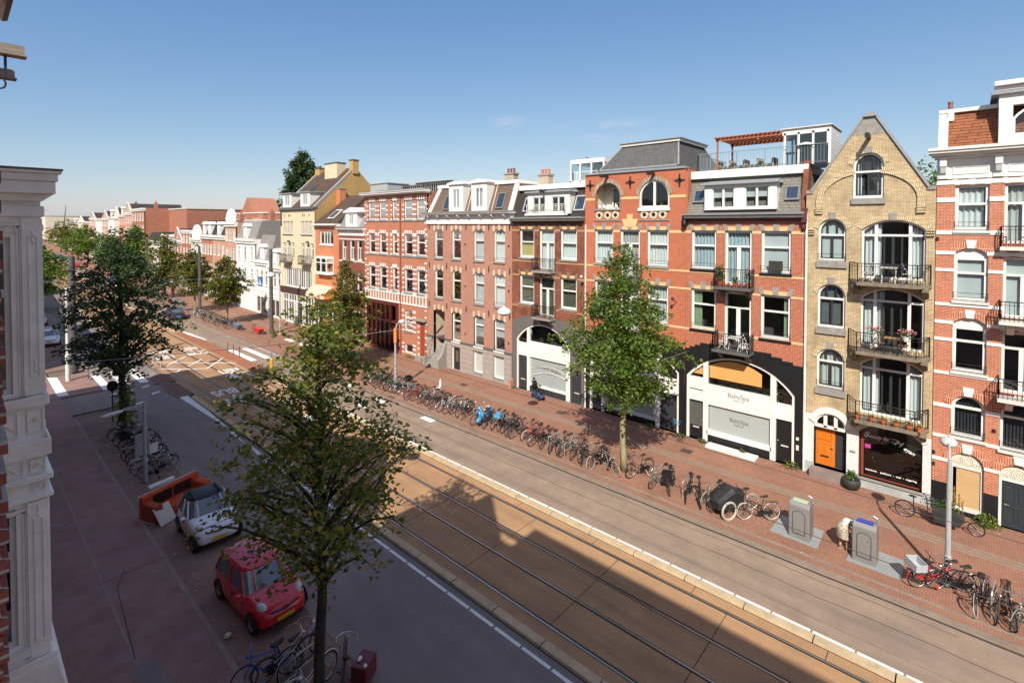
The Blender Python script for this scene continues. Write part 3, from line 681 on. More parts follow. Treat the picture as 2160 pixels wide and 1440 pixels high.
        tz(a+w_*.14+.002, c-w_*.09-.002, c-w_*.10-.002, a+w_*.09, z, z+h*.55, 1); tz(c+w_*.09+.002, b-w_*.14-.002, b-w_*.09, c+w_*.10+.002, z, z+h*.55, 1)
        return mb.build('lintel', [g, m2], s.root)
    def archband(s, a, b, zs, rise, th, m, x=-.03, key=None, keym=None, ends=None, n=14, name='brick_arch'):
        a, b = s.L(a, b); o = outline(a-th*.8, b+th*.8, zs, zs+rise+th, rise+th*.55, n)[1:-1]; i = outline(a, b, zs, zs+rise, rise, n)[1:-1]
        mb = MB(); k = len(o); vs = [(x, *p) for p in o]+[(x, *p) for p in i]+[(.02, *p) for p in i]+[(.02, *p) for p in o]
        fs = []
        for j in range(k-1): fs += [(j, j+1, k+j+1, k+j), (k+j, k+j+1, 2*k+j+1, 2*k+j), (j, 3*k+j, 3*k+j+1, j+1)]
        fs += [(0, k, 2*k, 3*k), (k-1, 4*k-1, 3*k-1, 2*k-1)]
        mb.add(vs, fs); ob = mb.build(name, m, s.root)
        if keym:
            c = (a+b)/2; w_ = th*.42; kb = MB()
            kb.prism([(c-w_, zs+rise-.02), (c+w_, zs+rise-.02), (c+w_*1.4, zs+rise+th*1.12), (c-w_*1.4, zs+rise+th*1.12)], 'x', x-.03, .02); kb.build('keystone', keym, s.root)
        return ob
    def anchor(s, y, z, h=.34, rot=0):
        y -= s.y0; mb = MB(); mb.box(-.05, 0, y-.022, y+.022, z-h/2, z+h/2); mb.box(-.055, 0, y-.055, y+.055, z-.05, z+.03); mb.box(-.05, 0, y-.04, y+.04, z+h/2-.03, z+h/2+.01)
        mb.build('wall_anchor', IRON, s.root)
    def skylight(s, a, b, zb, zt, x0, slope, tilt=0, m=None, parent=None):
        # on a roof plane passing x = x0 + slope*(z - zref) ; slope in dx/dz
        a, b = s.L(a, b); mb = MB(); f = lambda z, o=0: x0+slope*z-o
        def P(y, z, o): return (f(z, o), y, z)
        o = [P(a, zb, .12), P(b, zb, .12), P(b, zt, .12), P(a, zt, .12)]; w_ = .09
        i = [P(a+w_, zb+w_, .12), P(b-w_, zb+w_, .12), P(b-w_, zt-w_, .12), P(a+w_, zt-w_, .12)]
        g = [P(a, zb, -.05), P(b, zb, -.05), P(b, zt, -.05), P(a, zt, -.05)]
        mb.add(o+i+g, [(0, 1, 5, 4), (1, 2, 6, 5), (2, 3, 7, 6), (3, 0, 4, 7), (0, 8, 9, 1), (1, 9, 10, 2), (2, 10, 11, 3), (3, 11, 8, 0)])
        so = mb.build('skylight', m or mat('skylight_frame', (.17, .17, .17), .5), s.root)
        q = MB(); q.add([P(a+w_, zb+w_, .09), P(b-w_, zb+w_, .09), P(b-w_, zt-w_, .09), P(a+w_, zt-w_, .09)], [(0, 3, 2, 1)]); q.build('pane', mat('skylight_glass', (.03, .045, .08), .06, spec=1, amt=0), so)
    def chimney(s, y, x, z0, z1, w_=.5, d=.9, m=None, pots=3, capm=None, potm=None):
        y -= s.y0; mb = MB(); mb.box(x, x+w_, y-d/2, y+d/2, z0, z1); c = mb.build('chimney', m or STONE, s.root)
        k = MB(); k.box(x-.07, x+w_+.07, y-d/2-.07, y+d/2+.07, z1, z1+.12); k.build('chimney_cap', capm or STONE, c)
        for i in range(pots):
            yy = y-d/2+d*(i+.5)/pots; p = MB(); p.lathe([(.09, z1+.12), (.085, z1+.42), (.10, z1+.42), (.10, z1+.5), (.06, z1+.5)], (x+w_/2, yy, 0), 10); p.build('chimney_pot', potm or TERRA, c)
        return c
    def pipe(s, y, z0, z1, m=None, x=-.1, r=.05, bendtop=0):
        y -= s.y0; mb = MB(); pts = [(x, y, z0), (x, y, z1)]
        if bendtop: pts += [(x, y-bendtop*.5, z1+.25), (x, y-bendtop, z1+.35)]
        mb.tube(pts, r, 8)
        for z in np.arange(z0+1, z1, 1.9): mb.lathe([(r+.012, z-.03), (r+.012, z+.03)], (x, y, 0), 8)
        mb.build('drainpipe', m or WHITE, s.root)
    def beam(s, y, z, out=.8, m=None):
        y -= s.y0; mb = MB(); mb.box(-out, .1, y-.06, y+.06, z-.09, z+.07); mb.box(-out-.02, -out+.02, y-.09, y+.09, z-.12, z+.10); mb.tube([(-out+.1, y, z-.09), (-out+.1, y, z-.22), (-out+.05, y, z-.27)], .015, 5); mb.build('hoist_beam', m or IRON, s.root)
    def dormer(s, a, b, z0, z1, x0, x1, m=None, wins=(), overh=.12, roofh=.35, roofm=None, slope=True, ped=False, wk=None, wz=None, name='dormer'):
        A, B = s.L(a, b); mb = MB(); ops = []
        wz0, wz1 = wz or (z0+.25, z1-.25)
        for (p, q) in wins: p, q = s.L(p, q); ops.append((p, q, wz0, wz1, 0))
        wall_mesh(mb, A, B, z0, z1, ops, x0, depth=.15)
        mb.add([(x0, A, z0), (x1, A, z0), (x1, A, z1), (x0, A, z1)], [(0, 1, 2, 3)]); mb.add([(x0, B, z0), (x1, B, z0), (x1, B, z1), (x0, B, z1)], [(3, 2, 1, 0)])
        mb.box(x0+.9, x0+.95, A+.03, B-.03, z0, z1-.01)
        dm = mb.build(name, m or WHITE, s.root)
        r = MB(); o = overh
        if ped:
            c = (A+B)/2; r.prism([(A-o, z1), (B+o, z1), (B+o, z1+.12), (c, z1+roofh), (A-o, z1+.12)], 'x', x0-.15, x1)
        elif slope: r.hexa([(x0-.2, A-o, z1), (x1, A-o, z1), (x1, B+o, z1), (x0-.2, B+o, z1), (x0-.2, A-o, z1+.1), (x1, A+.25, z1+roofh), (x1, B-.25, z1+roofh), (x0-.2, B+o, z1+.1)])
        else: r.box(x0-.15, x1, A-o, B+o, z1, z1+.12)
        r.build('dormer_roof', roofm or LEAD, dm)
        kw = dict(hole=False, parent=dm, sill=False, fw=.06, x=x0+.04); kw.update(wk or {})
        for (p, q) in wins: s.window(p, q, wz0, wz1, **kw)
        return dm

def quoin(b, y, zs, sgn, w_=.28, m=None, h=.13, x=-.02):
    "stone blocks stepping along a jamb"
    mb = MB(); yy = y-b.y0
    for z in zs: A, B = sorted((yy, yy+sgn*w_)); mb.box(x, .05, A, B, z, z+h)
    return mb.build('stone_blocks', m or WHITE, b.root)
# ============================================================ the facing row, right to left
# ---- B1 salmon brick house with white bands
b = Bld('brick_house', -4.6, .95, 'salmon red brick house with white stone bands and red-brown shingled roof, far right', group=None)
z1_ = [(11.96, 13.83, 0, 13.08), (9.04, 11.25, .28, 10.2), (6.09, 8.37, .28, 7.37), (3.36, 5.13, .5, 4.65)]
cols = [(.36, -.68), (-1.12, -2.25), (-2.75, -3.9)]
b.window(*cols[0], 11.96, 13.83, 0, 13.05, curt='two', guard=True, sillm=WHITE2, fw=.11, lab=None)
b.window(*cols[0], 9.04, 11.25, .28, 10.2, curt='blind', guard=True, sillm=WHITE2, fw=.11, head=.40)
b.window(*cols[0], 6.09, 8.37, .28, 7.37, guard=True, sillm=WHITE2, fw=.11, head=.40)
b.window(*cols[0], 3.36, 5.13, .45, 4.6, curt='vert', guard=True, sillm=WHITE2, fw=.11)
for c in cols[1:]:
    b.window(*c, 11.45, 13.83, 0, 13.05, mull=[(.5, 'l', .06, 0)], curt='sheer', sill=False, fw=.09)
    b.window(*c, 8.5, 10.9, 0, 10.2, mull=[(.5, 'l', .07, 0)], curt='blind', sill=False, fw=.09)
    b.window(*c, 5.5, 7.95, 0, 7.3, mull=[(.5, 'l', .07, 0)], sill=False, fw=.09)
    b.window(*c, 3.2, 5.13, .5, 4.55, curt='vert', guard=True, sillm=WHITE2, fw=.09)
# ground floor: shuttered window and door with carved lunettes
LUN = mat('carved_white_lunette', (.62, .58, .48), .8, amt=.35, scale=22, bump=1.0)
def lunette(a, bb, z0, z1, rise):
    A, B = b.L(a, bb); o = [p for p in outline(A, B, z0, z1, rise)]; mb = MB(); mb.prism(o, 'x', .08, .14)
    for k in range(3): mb.ring((.07, (A+B)/2, z0+.24), .06+.07*k, .016, 'x', 12, 4)
    for sg in (-1, 1):
        for k in range(3): mb.ring((.07, (A+B)/2+sg*(.2+.08*k), z0+.12), .05, .014, 'x', 8, 4)
    mb.build('carved_lunette', LUN, b.root)
A = b.op(.36, -.68, .25, 2.75, .5); lunette(.36, -.68, 2.16, 2.75, .5)
mb = MB(); a0, b0, *_ = A; ring_mesh(mb, outline(a0, b0, .25, 2.16), outline(a0+.09, b0-.09, .42, 2.04), .08, .2); f_ = mb.build('window', WHITE2, b.root)
mb = MB(); mb.box(.13, .15, a0+.09, b0-.2, .42, 2.04); mb.build('wooden_board', mat('tan_plywood', (.50, .33, .16), .8, amt=.1, scale=3, stretch=(1, .3, 6)), f_)
for dy in (-1.12, -2.75):
    A = b.op(dy, dy-1.12, .1, 2.68, .5); a0, b0, *_ = A; lunette(dy, dy-1.12, 2.06, 2.68, .5)
    mb = MB(); ring_mesh(mb, outline(a0, b0, .1, 2.06), outline(a0+.09, b0-.09, .1, 1.97), .06, .2, skip_bottom=True); fo = mb.build('door_frame', WHITE, b.root)
    mb = MB(); mb.box(.12, .17, a0+.1, b0-.1, .1, 1.97)
    for k in range(2):
        for zz in ((.3, .95), (1.1, 1.85)): yy = a0+.2+k*.42; ring_mesh(mb, outline(yy, yy+.34, *zz), outline(yy+.04, yy+.30, zz[0]+.04, zz[1]-.04), .1, .12)
    d_ = mb.build('door', mat('blue_black_door', (.03, .04, .045), .4, amt=.1), b.root)
    mb = MB(); mb.sphere((.09, b0-.2, 1.0), .035, 8, 6); mb.tube([(.09, b0-.2, 1.0), (.09, b0-.32, 1.0)], .013, 5); mb.build('handle', GALV, d_)
b.wall(BR_B1, 1.28, 14.1)
b.wall(BLACKP, 0, 1.28, x=-.02)
for (z0, z1) in ((13.87, 14.05), (13.14, 13.33), (11.79, 11.96), (10.95, 11.10), (10.24, 10.37), (8.80, 8.93), (8.04, 8.18), (7.32, 7.45), (5.90, 6.03), (4.50, 4.65), (3.20, 3.33), (2.20, 2.34)):
    b.band(z0, z1, WHITE, x=-.035)
BRAR = brick('red_voussoir_brick', (.46, .13, .06, 1), (.40, .11, .05, 1), (.60, .42, .3, 1), bw=.075, bh=.33, msize=.012, stain=.1)
for c in cols:
    A, B = b.L(*c)
    if c == cols[0]:
        for z, r in ((11.25, .28), (8.37, .28)): b.archband(c[0], c[1], z-r, r, .28, BRAR, keym=WHITE)
    else:
        for z in (10.92, 7.97): b.lintel(c[0], c[1], z, .3, WHITE, BRAR, 1.0)
    b.archband(c[0], c[1], 5.13-.5, .5, .3, BRAR, keym=WHITE); b.archband(c[0], c[1], 2.75-.5, .5, .3, BRAR, keym=WHITE)
    b.lintel(c[0], c[1], 13.84, .34, WHITE, BRAR, 1.05, .12)
mb = MB(); mb.box(-.06, .28, .002, b.W-.002, 14.1, 14.95)
for y in (.75, -.93, -2.6): yy = y-b.y0; mb.box(-.10, 0, yy-.16, yy+.16, 14.12, 14.95); mb.box(-.34, 0, yy-.11, yy+.11, 14.62, 14.95); mb.prism([(-.32, 14.62), (-.1, 14.62), (-.1, 14.3), (-.2, 14.36)], 'y', yy-.09, yy+.09)
for (p, q) in ((.45, -.65), (-1.2, -2.3), (-2.9, -4)): A, B = b.L(p, q); ring_mesh(mb, outline(A, B, 14.28, 14.62), outline(A+.05, B-.05, 14.33, 14.57), -.085, -.05)
mb.build('frieze', WHITE, b.root)
b.cornice(14.95, 15.25, WHITE, .62, 3, ret=.28, gut=WHITE2)
b.mansard(15.30, 16.95, TILERED, .55, x0=.15, trim=WHITE2)
mb = MB(); mb.hexa([(.1, b.W-.32, 15.3), (.5, b.W-.32, 15.3), (.5, b.W-.01, 15.3), (.1, b.W-.01, 15.3), (.6, b.W-.32, 16.95), (1.0, b.W-.32, 16.95), (1.0, b.W-.01, 16.95), (.6, b.W-.01, 16.95)])
mb.box(.5, .72, b.W-.5, b.W-.31, 16.6, 16.95); mb.build('verge_board', WHITE, b.root)
b.chimney(.6, 1.6, 16.6, 17.15, .5, .42, m=BR_P, pots=1, capm=STONE, potm=mat('metal_chimney_pot', (.3, .12, .08), .4, metal=.3))
b.dormer(-.9, -3.6, 15.35, 17.35, -.05, 2.6, wins=[(-1.3, -3.2)], overh=.22, roofh=.3, slope=False, wz=(15.7, 16.9), wk=dict(rise=.5, fw=.07))
b.cornice(17.5, 17.85, WHITE, .3, 2, a=-.75, b=-3.75, name='dormer_cornice')
for zz, rl in ((11.33, .80), (8.45, .76), (5.42, .76)):
    yl = b.y0+0; b.balcony(-1.0, -4.2, zz, out=.35 if zz > 11 else .75, rail=rl, slabm=WHITE2, brk=(-1.35, -2.4) if zz < 11 else (), pot=True)
b.shell(15.2, BR_B1, floors=(3.0, 5.7, 8.6, 11.5))
for y, z in ((-.95, 3.9), (.9, 11.6), (.9, 2.5), (.9, 2.0)): b.anchor(y, z, .12)

# ---- B2 yellow brick gable house
b = Bld('gabled_house', .97, 5.83, 'yellow brick house with pointed gable, three balconies and beauty salon shop window')
gl = lambda z: (1.26 + (z-13.85)*(3.14-1.26)/(17.12-13.85)) - b.y0
gr = lambda z: (5.54 + (z-13.85)*(3.52-5.54)/(17.12-13.85)) - b.y0
DK = mat('dark_green_sash', (.03, .036, .034), .4, amt=.1)
b.window(2.77, 3.94, 13.4, 15.48, .55, 14.62, mull=[(.5, 'l', .035, 1), (.33, 'u', .025, 1), (.67, 'u', .025, 1)], sash=DK, curt='sides', fw=.10, sillm=STONE, sillh=.26)
for z0, z1, tr, cu in ((10.46, 12.49, 11.71, 'blind'), (7.28, 9.39, 8.67, 'venetian'), (4.36, 6.29, 5.65, 'sheer')):
    b.window(4.17, 5.3, z0, z1, .52, tr, mull=[(.5, 'l', .035, 1), (.33, 'u', .025, 1), (.67, 'u', .025, 1)], sash=DK, curt=cu, fw=.09, sillm=STONE, sillh=.3, guard=z0 != 7.28)
for z0, z1, tr, cu in ((9.75, 12.42, 11.72, 'sides'), (6.65, 9.35, 8.75, 'left'), (3.55, 6.27, 5.64, 'sides')):
    b.window(1.27, 3.56, z0, z1, .44, tr, mull=[(.235, 'f', .06, 0), (.77, 'f', .06, 0), (.5, 'l', .05, 1), (.36, 'l', .03, 1), (.64, 'l', .03, 1)], sash=DK, curt=cu, curtm=CURTW, fw=.08, sill=False)
# ground floor openings
D = b.op(4.03, 5.36, .5, 3.17, .55); SH = b.op(1.26, 3.54, .6, 3.19, .5)
b.wall(BR_Y, 2.95, 13.85); b.wall(BR_Y, 13.85, 16.3, lf=gl, rf=gr)
mb = MB(); wall_mesh(mb, 0, b.W, 16.3, 17.12, [], -.012, lf=gl, rf=gr); mb.build('gable_stone', STONE, b.root)
b.wall(BR_W, .62, 3.0, x=-.03); mb = MB(); wall_mesh(mb, 0, b.W, 0, .62, b.ops, -.06); mb.build('plinth', mat('grey_plinth_paint', (.36, .38, .38), .7, amt=.2), b.root)
b.archband(4.03, 5.36, 2.62, .55, .28, WHITE, x=-.09, name='white_arch'); b.archband(1.26, 3.54, 2.69, .5, .24, WHITE2, x=-.08, name='white_arch')
for z, r in ((12.49, .52), (9.39, .52), (6.29, .52)): b.archband(4.17, 5.3, z-r, r, .27, BR_YL, keym=STONE)
for z, r in ((12.42, .44), (9.35, .44), (6.27, .44)): b.archband(1.27, 3.56, z-r, r, .27, BR_YL, keym=STONE)
b.archband(2.77, 3.94, 14.93, .55, .25, BR_YL, keym=STONE)
mb = MB()                                              # great relieving arch of the gable, stepped out
for sg, yc in ((1, 0), (-1, 0)):
    pts = []
    cy_a = 3.37-b.y0
    for i in range(9):
        t = pi*.5*i/8*.83; pts.append((cy_a+sg*1.78*cos(t), 13.35+1.22*sin(t)))
    for p, q in zip(pts, pts[1:]):
        def outp(p): d = Vector((p[0]-cy_a, (p[1]-13.35)*1.3)).normalized()*.26; return (p[0]+d.x, p[1]+d.y)
        po, qo = outp(p), outp(q); v = [(-.07, *p), (-.07, *q), (-.07, *qo), (-.07, *po), (.02, *p), (.02, *q), (.02, *qo), (.02, *po)]
        mb.add(v, [(0, 1, 2, 3), (0, 4, 5, 1), (3, 2, 6, 7)])
    mb.box(-.07, .02, min(pts[0][0], pts[0][0]+sg*.26), max(pts[0][0], pts[0][0]+sg*.26), 12.75, 13.35)
mb.build('relieving_arch', BR_YL, b.root)
mb = MB()
for y in (5.28, 1.46, 5.62, 1.14):
    for k in range(3): yy = y-b.y0; zb = 12.72-(1.0 if y > 5.5 or y < 1.2 else 0)+.0; mb.box(-.10, 0, yy-.16, yy+.16, zb+k*.11, zb+k*.11+.05)
mb.explode('corbel', BR_YL, b.root)
mb = MB()                                              # sloping coping of the gable
for f, s_ in ((gl, 1), (gr, -1)):
    p0, p1 = (f(13.8), 13.8), (f(17.12), 17.12); n_ = Vector((p1[1]-p0[1], -(p1[0]-p0[0]))).normalized()*.1*(-s_)
    v = [(x, p0[0], p0[1]) for x in (-.08, .4)]+[(x, p1[0], p1[1]) for x in (.4, -.08)]+[(x, p0[0]+n_.x, p0[1]+n_.y) for x in (-.08, .4)]+[(x, p1[0]+n_.x, p1[1]+n_.y) for x in (.4, -.08)]
    mb.hexa(v)
mb.prism([(gl(17.1)-.06, 17.1), (gr(17.1)+.06, 17.1), (gr(17.1)-.06, 17.32), (gl(17.1)+.06, 17.32)], 'x', -.12, .45)
mb.explode('gable_coping', LEAD, b.root)
rf_ = MB(); rf_.prism([(gl(13.85)+.05, 13.6), (gr(13.85)-.05, 13.6), (gr(17.0)-.05, 16.95), (gl(17.0)+.05, 16.95)], 'x', .3, 10); rf_.build('roof', TILEDK, b.root)
mb = MB(); mb.box(-.05, .4, .003, gl(13.85)+.0, 13.7, 13.86); mb.box(-.05, .4, gr(13.85), b.W-.003, 13.7, 13.86); mb.explode('shoulder_stone', STONE, b.root)
b.beam(3.33, 16.18, .75, IRON)
for zz, rl in ((9.62, .85), (6.52, .85), (3.42, .85)): b.balcony(1.05, 4.05, zz, out=.85, rail=rl, brk=(1.25, 3.75), chamfer=.42, slabm=mat('weathered_balcony_stone', (.20, .165, .12), .9, amt=.3, scale=5, bump=.4), step=.16)
# door with fanlight
a0, b0, *_ = D
mb = MB(); ring_mesh(mb, outline(a0, b0, 2.42, 3.17, .55), outline(a0+.09, b0-.09, 2.54, 3.08, .5), .0, .2)
for f in (.34, .66): yy = a0+(b0-a0)*f; mb.box(.0, .2, yy-.07, yy+.07, 2.45, 3.1)
fr = mb.build('fanlight', WHITE, b.root); g = MB(); g.add([(.12, *p) for p in outline(a0+.05, b0-.05, 2.5, 3.1, .5)], [tuple(range(15))]); g.build('pane', GLASS, fr)
mb = MB(); ym = a0+(b0-a0)*.38; mb.box(.28, .36, ym, b0-.02, .52, 2.42)
for p in ((ym+.1, ym+.4), (ym+.45, b0-.12)): ring_mesh(mb, outline(*p, 1.75, 2.2), outline(p[0]+.05, p[1]-.05, 1.8, 2.15), .25, .28); ring_mesh(mb, outline(*p, .75, 1.6), outline(p[0]+.03, p[1]-.03, .78, 1.57), .262, .28)
d_ = mb.build('door', ORDOOR, b.root)
mb = MB(); mb.box(.24, .27, ym+.25, ym+.6, .93, .99); mb.build('letter_slot', IRON, d_); mb = MB(); mb.sphere((.22, ym+.1, 1.45), .05, 8, 6); mb.build('handle', mat('brass', (.6, .5, .3), .3, metal=.8), d_)
mb = MB(); mb.box(.3, .5, a0, ym, .5, 2.42); mb.build('porch_wall', DGREY, b.root)
mb = MB(); mb.box(-.55, .4, a0-.1, b0+.1, PZ, .5); mb.build('doorstep', mat('worn_doorstep', (.22, .17, .155), .8, amt=.2), b.root)
# shop window
a0, b0, *_ = SH; SHOPB = BLACKP
mb = MB(); ring_mesh(mb, outline(a0, b0, .6, 3.19, .5, 12), outline(a0+.06, b0-.06, .66, 3.13, .48, 12), .12, .24); mb.box(.05, .2, b0-.16, b0-.061, .62, 2.75)
sw = mb.build('shop_window', mat('red_brown_frame', (.22, .05, .03), .5), b.root)
g = MB(); g.add([(.16, *p) for p in outline(a0+.05, b0-.05, .65, 3.13, .48, 12)], [tuple(range(15))]); g.build('pane', GLASS, sw)
mb = MB(); mb.box(-.12, .12, a0-.05, b0+.05, .5, .6); mb.build('sill', STONE, sw)
DKC = mat('black_shop_cabinet', (.015, .014, .013), .6)
mb = MB(); mb.box(.9, 1.5, a0+.3, b0-.2, .6, 1.5); mb.box(.5, .8, a0+.45, a0+.85, .6, 1.5); mb.box(.3, 1.6, a0, b0, .4, .6); mb.build('shop_fitting', DKC, sw)
TXT = mat('white_lettering', (.8, .8, .78), .6, amt=0)
# facade text faces the street: local x of text -> -y of the world, up -> +z, normal -> -x
def wall_text(t, y, z, x, size, par, m=TXT, sh=0, rot=0, sx=1, sp=1.0, name='lettering', bold=0, align='CENTER'):
    B3 = Matrix(((0, 0, -1, 0), (-1, 0, 0, 0), (0, 1, 0, 0), (0, 0, 0, 1)))
    mt = Matrix.Translation((x, y, z)) @ B3 @ Matrix.Rotation(rot, 4, 'Z') @ Matrix.Diagonal((sx, 1, 1, 1))
    return text_mesh(name, t, size, m, par, mt, .003, align, sh, sp, bold)
yc = (a0+b0)/2
wall_text('B', yc+.93, 2.53, .13, .36, sw, sh=.5, bold=.003); wall_text('eauty', yc+.56, 2.50, .13, .21, sw, sh=.45, bold=.003); wall_text('by', yc+.17, 2.52, .13, .22, sw, sh=.45, bold=.003)
wall_text('M', yc-.27, 2.43, .13, .34, sw, sh=.4, rot=-.25, bold=.003); wall_text('egan', yc-.67, 2.20, .13, .23, sw, sh=.3, rot=-.45, bold=.003)
mb = MB()
for (cy0, cz, R) in ((yc+1.02, 2.52, .13), (yc+1.0, 2.54, .085), (yc-.13, 2.5, .13), (yc-.15, 2.5, .085)):
    mb.tube([(.13, cy0+R*1.3*cos(t), cz+R*.75*sin(t)) for t in np.linspace(.6, 5.6, 16)], .007, 4)
mb.build('lettering_swash', TXT, sw)
wall_text('manicure    pedicure  -  wax  -  sugaring', yc-.02, .93, .13, .115, sw, bold=.003, sx=1.0)
wall_text('250', 3.8-b.y0, 1.62, -.035, .16, b.root, BLACKP, name='house_number', bold=.004)
mb = MB(); mb.box(.13, .14, b0-.42, b0-.2, 1.92, 2.1); mb.build('pink_sticker', mat('magenta_sticker', (.45, .05, .3), .5, amt=0), sw)
b.shell(13.8, BR_Y, floors=(3.3, 6.4, 9.5, 12.7))
b.pipe(5.79, PZ, 12.5, WHITE, x=-.09, bendtop=-.02)

# ---- B3 red brick house, spa shop
def flathouse(b, cols, rows, tr, sills=STONE, mid=1, doormull=True): pass
b = Bld('terraced_house', 5.86, 11.86, 'red brick house with grey mansard, white double dormer and roof terrace above the spa shop')
W3 = [(10.15, 11.53), (8.31, 9.69), (6.47, 7.86)]
b.window(*W3[0], 9.72, 11.87, 0, 11.04, curt='sheer', curtm=mat('pale_blue_curtain', (.42, .48, .5), .9), guard=True, sillm=BLACKP, fw=.12)
b.window(*W3[1], 8.95, 11.87, 0, 11.04, mull=[(.5, 'l', .1, 0)], curt='sheer', curtm=MATS['pale_blue_curtain'], sill=False, fw=.12)
b.window(*W3[2], 9.72, 11.87, 0, 11.04, curt='blind', guard=True, sillm=BLACKP, fw=.12)
b.window(*W3[0], 6.35, 8.6, 0, 7.76, curt='left', guard=True, sillm=BLACKP, fw=.12)
b.window(*W3[1], 5.6, 8.6, 0, 7.76, mull=[(.5, 'l', .1, 0)], sill=False, fw=.12)
b.window(*W3[2], 6.35, 8.6, 0, 7.76, curt='right', guard=True, sillm=BLACKP, fw=.12)
SHO = b.op(6.22, 11.75, .12, 5.02, 1.35)
b.wall(BR_R3, 3.0, 12.55)
mbk = MB(); S_ = [(0, 5.25, 0, 6), (.55, 5.42, .55, 5.9), (1.0, 5.56, 1.0, 5.4), (1.9, 5.7, 1.9, 4.4)]
wall_mesh(mbk, 0, 6, 0, 5.08, b.ops, -.03)
for i, (m_, zt) in enumerate(((.0, 5.2), (.45, 5.33), (.95, 5.46), (1.45, 5.6))): wall_mesh(mbk, m_+.0, 6-m_*.6, [5.08, 5.2, 5.33, 5.46][i], zt, b.ops, -.03)
mbk.build('black_base', BLACKP, b.root)
for z0, z1 in ((11.72, 11.87), (9.5, 9.62), (8.5, 8.62), (6.24, 6.36)): b.band(z0, z1, STONEY)
for c in W3:
    b.lintel(c[0], c[1], 11.88, .38, key=1.0)
    b.lintel(c[0], c[1], 8.61, .38, key=1.0)
b.cornice(12.55, 12.72, BLUESTONE, .35, 1, gut=mat('grey_gutter', (.22, .215, .205), .6))
mb = MB(); mb.box(-.12, .02, .02, b.W-.02, 12.4, 12.55); mb.build('moulded_brick_course', BR_D, b.root)
b.mansard(12.84, 14.8, SLATEG, .75, x0=.12, depth=10)
mb = MB(); mb.box(.6, 10, .02, b.W-.02, 14.8, 15.23); mb.build('roof_fascia', WHITE, b.root)
mb = MB(); mb.box(.7, 9.9, .1, b.W-.1, 15.23, 15.26); mb.build('terrace_deck', DARKWOOD, b.root)
b.dormer(7.15, 10.8, 13.0, 14.35, -.05, 2.2, wins=[(9.2, 10.4), (7.5, 8.7)], wz=(13.08, 14.22), roofh=.5, overh=.14, wk=dict(mull=[(.5, 'f', .055, 0)], curt='blind', half=.5, fw=.07))
for a_, c_ in ((10.95, 11.6), (6.2, 6.88)): b.skylight(a_, c_, 13.45, 14.2, .12-12.84*.75/1.96, .75/1.96)
mb = MB(); mb.box(-.28, .2, -.1, .12, 12.3, 13.0); mb.box(-.2, .2, -.08, .1, 12.0, 12.3); mb.build('corner_console', mat('dark_red_console', (.12, .03, .025), .7, amt=.3), b.root)
mb = MB(); mb.hexa([(.1, .0, 12.84), (.9, .0, 12.84), (.9, .24, 12.84), (.1, .24, 12.84), (.7, .0, 15.4), (1.3, .0, 15.4), (1.3, .24, 15.4), (.7, .24, 15.4)]); mb.build('party_wall', BR_D, b.root)
mb = MB(); mb.box(-.3, .05, b.W-.12, b.W+.12, 12.2, 12.72); mb.sphere((-.25, b.W, 12.25), (.14, .16, .22), 8, 6); mb.build('carved_head_console', BLACKP, b.root)
b.balcony(8.15, 10.0, 8.92, out=.85, rail=.95, slabm=BLUESTONE, brk=(8.4, 9.75), step=.11)
b.balcony(8.15, 10.05, 5.56, out=.85, rail=.9, slabm=BLUESTONE, brk=(8.4, 9.8), step=.11)
b.shell(12.5, BR_R3, depth=10, floors=(3.35, 5.5, 8.8))
# glazed shop front under the big arch: members as parts
a0, b0, *_ = SHO; y = lambda v: v-b.y0
mb = MB(); ring_mesh(mb, outline(a0, b0, .12, 5.02, 1.35, 20), outline(a0+.13, b0-.13, .12, 4.9, 1.3, 20), .02, .3, skip_bottom=True)
for v in (10.68, 7.22): mb.box(.0, .28, y(v)-.13, y(v)+.13, .12, 4.62 if v > 9 else 4.58)
mb.box(.02, .26, y(10.6), y(7.3), 2.42, 3.35); mb.box(.04, .26, y(11.7), y(10.7), 2.95, 3.62) ; mb.box(.04, .26, y(11.7), y(10.7), 2.3, 2.86); mb.box(.04, .26, y(7.2), y(6.3), 2.32, 3.12)
mb.box(.0, .3, y(10.6), y(7.3), .55, .78); mb.box(.03, .27, y(10.6), y(7.3), 2.22, 2.42)
shopf = mb.build('shop_front', WHITE, b.root)
for (p, q, z0, z1, r, gm, nm) in ((7.36, 10.55, 3.35, 4.82, .55, GLASS, 'pane'), (10.8, 11.62, 3.62, 4.4, .35, GLASS, 'pane'), (6.33, 7.1, 3.12, 4.3, .55, GLASS, 'pane'), (7.4, 10.5, .78, 2.22, 0, GLASSF, 'frosted_pane')):
    g = MB(); o = outline(y(p), y(q), z0, z1, r); g.add([(.16, *t) for t in o], [tuple(range(len(o)))]); g.build(nm, gm, shopf)
mb = MB(); mb.box(.04, .28, y(10.6), y(7.3), .12, .55); mb.build('stall_riser', BLACKP, shopf)
mb = MB(); o = outline(y(7.8), y(10.5), 3.72, 4.78, .4); mb.add([(.24, *t) for t in o], [tuple(range(len(o)))]); o = outline(y(10.85), y(11.58), 3.8, 4.38, .33); mb.add([(.24, *t) for t in o], [tuple(range(len(o)))]); mb.v = [(p[0]-.1, p[1], p[2]) for p in mb.v]; mb.build('bamboo_blind', BAMBOO, shopf)
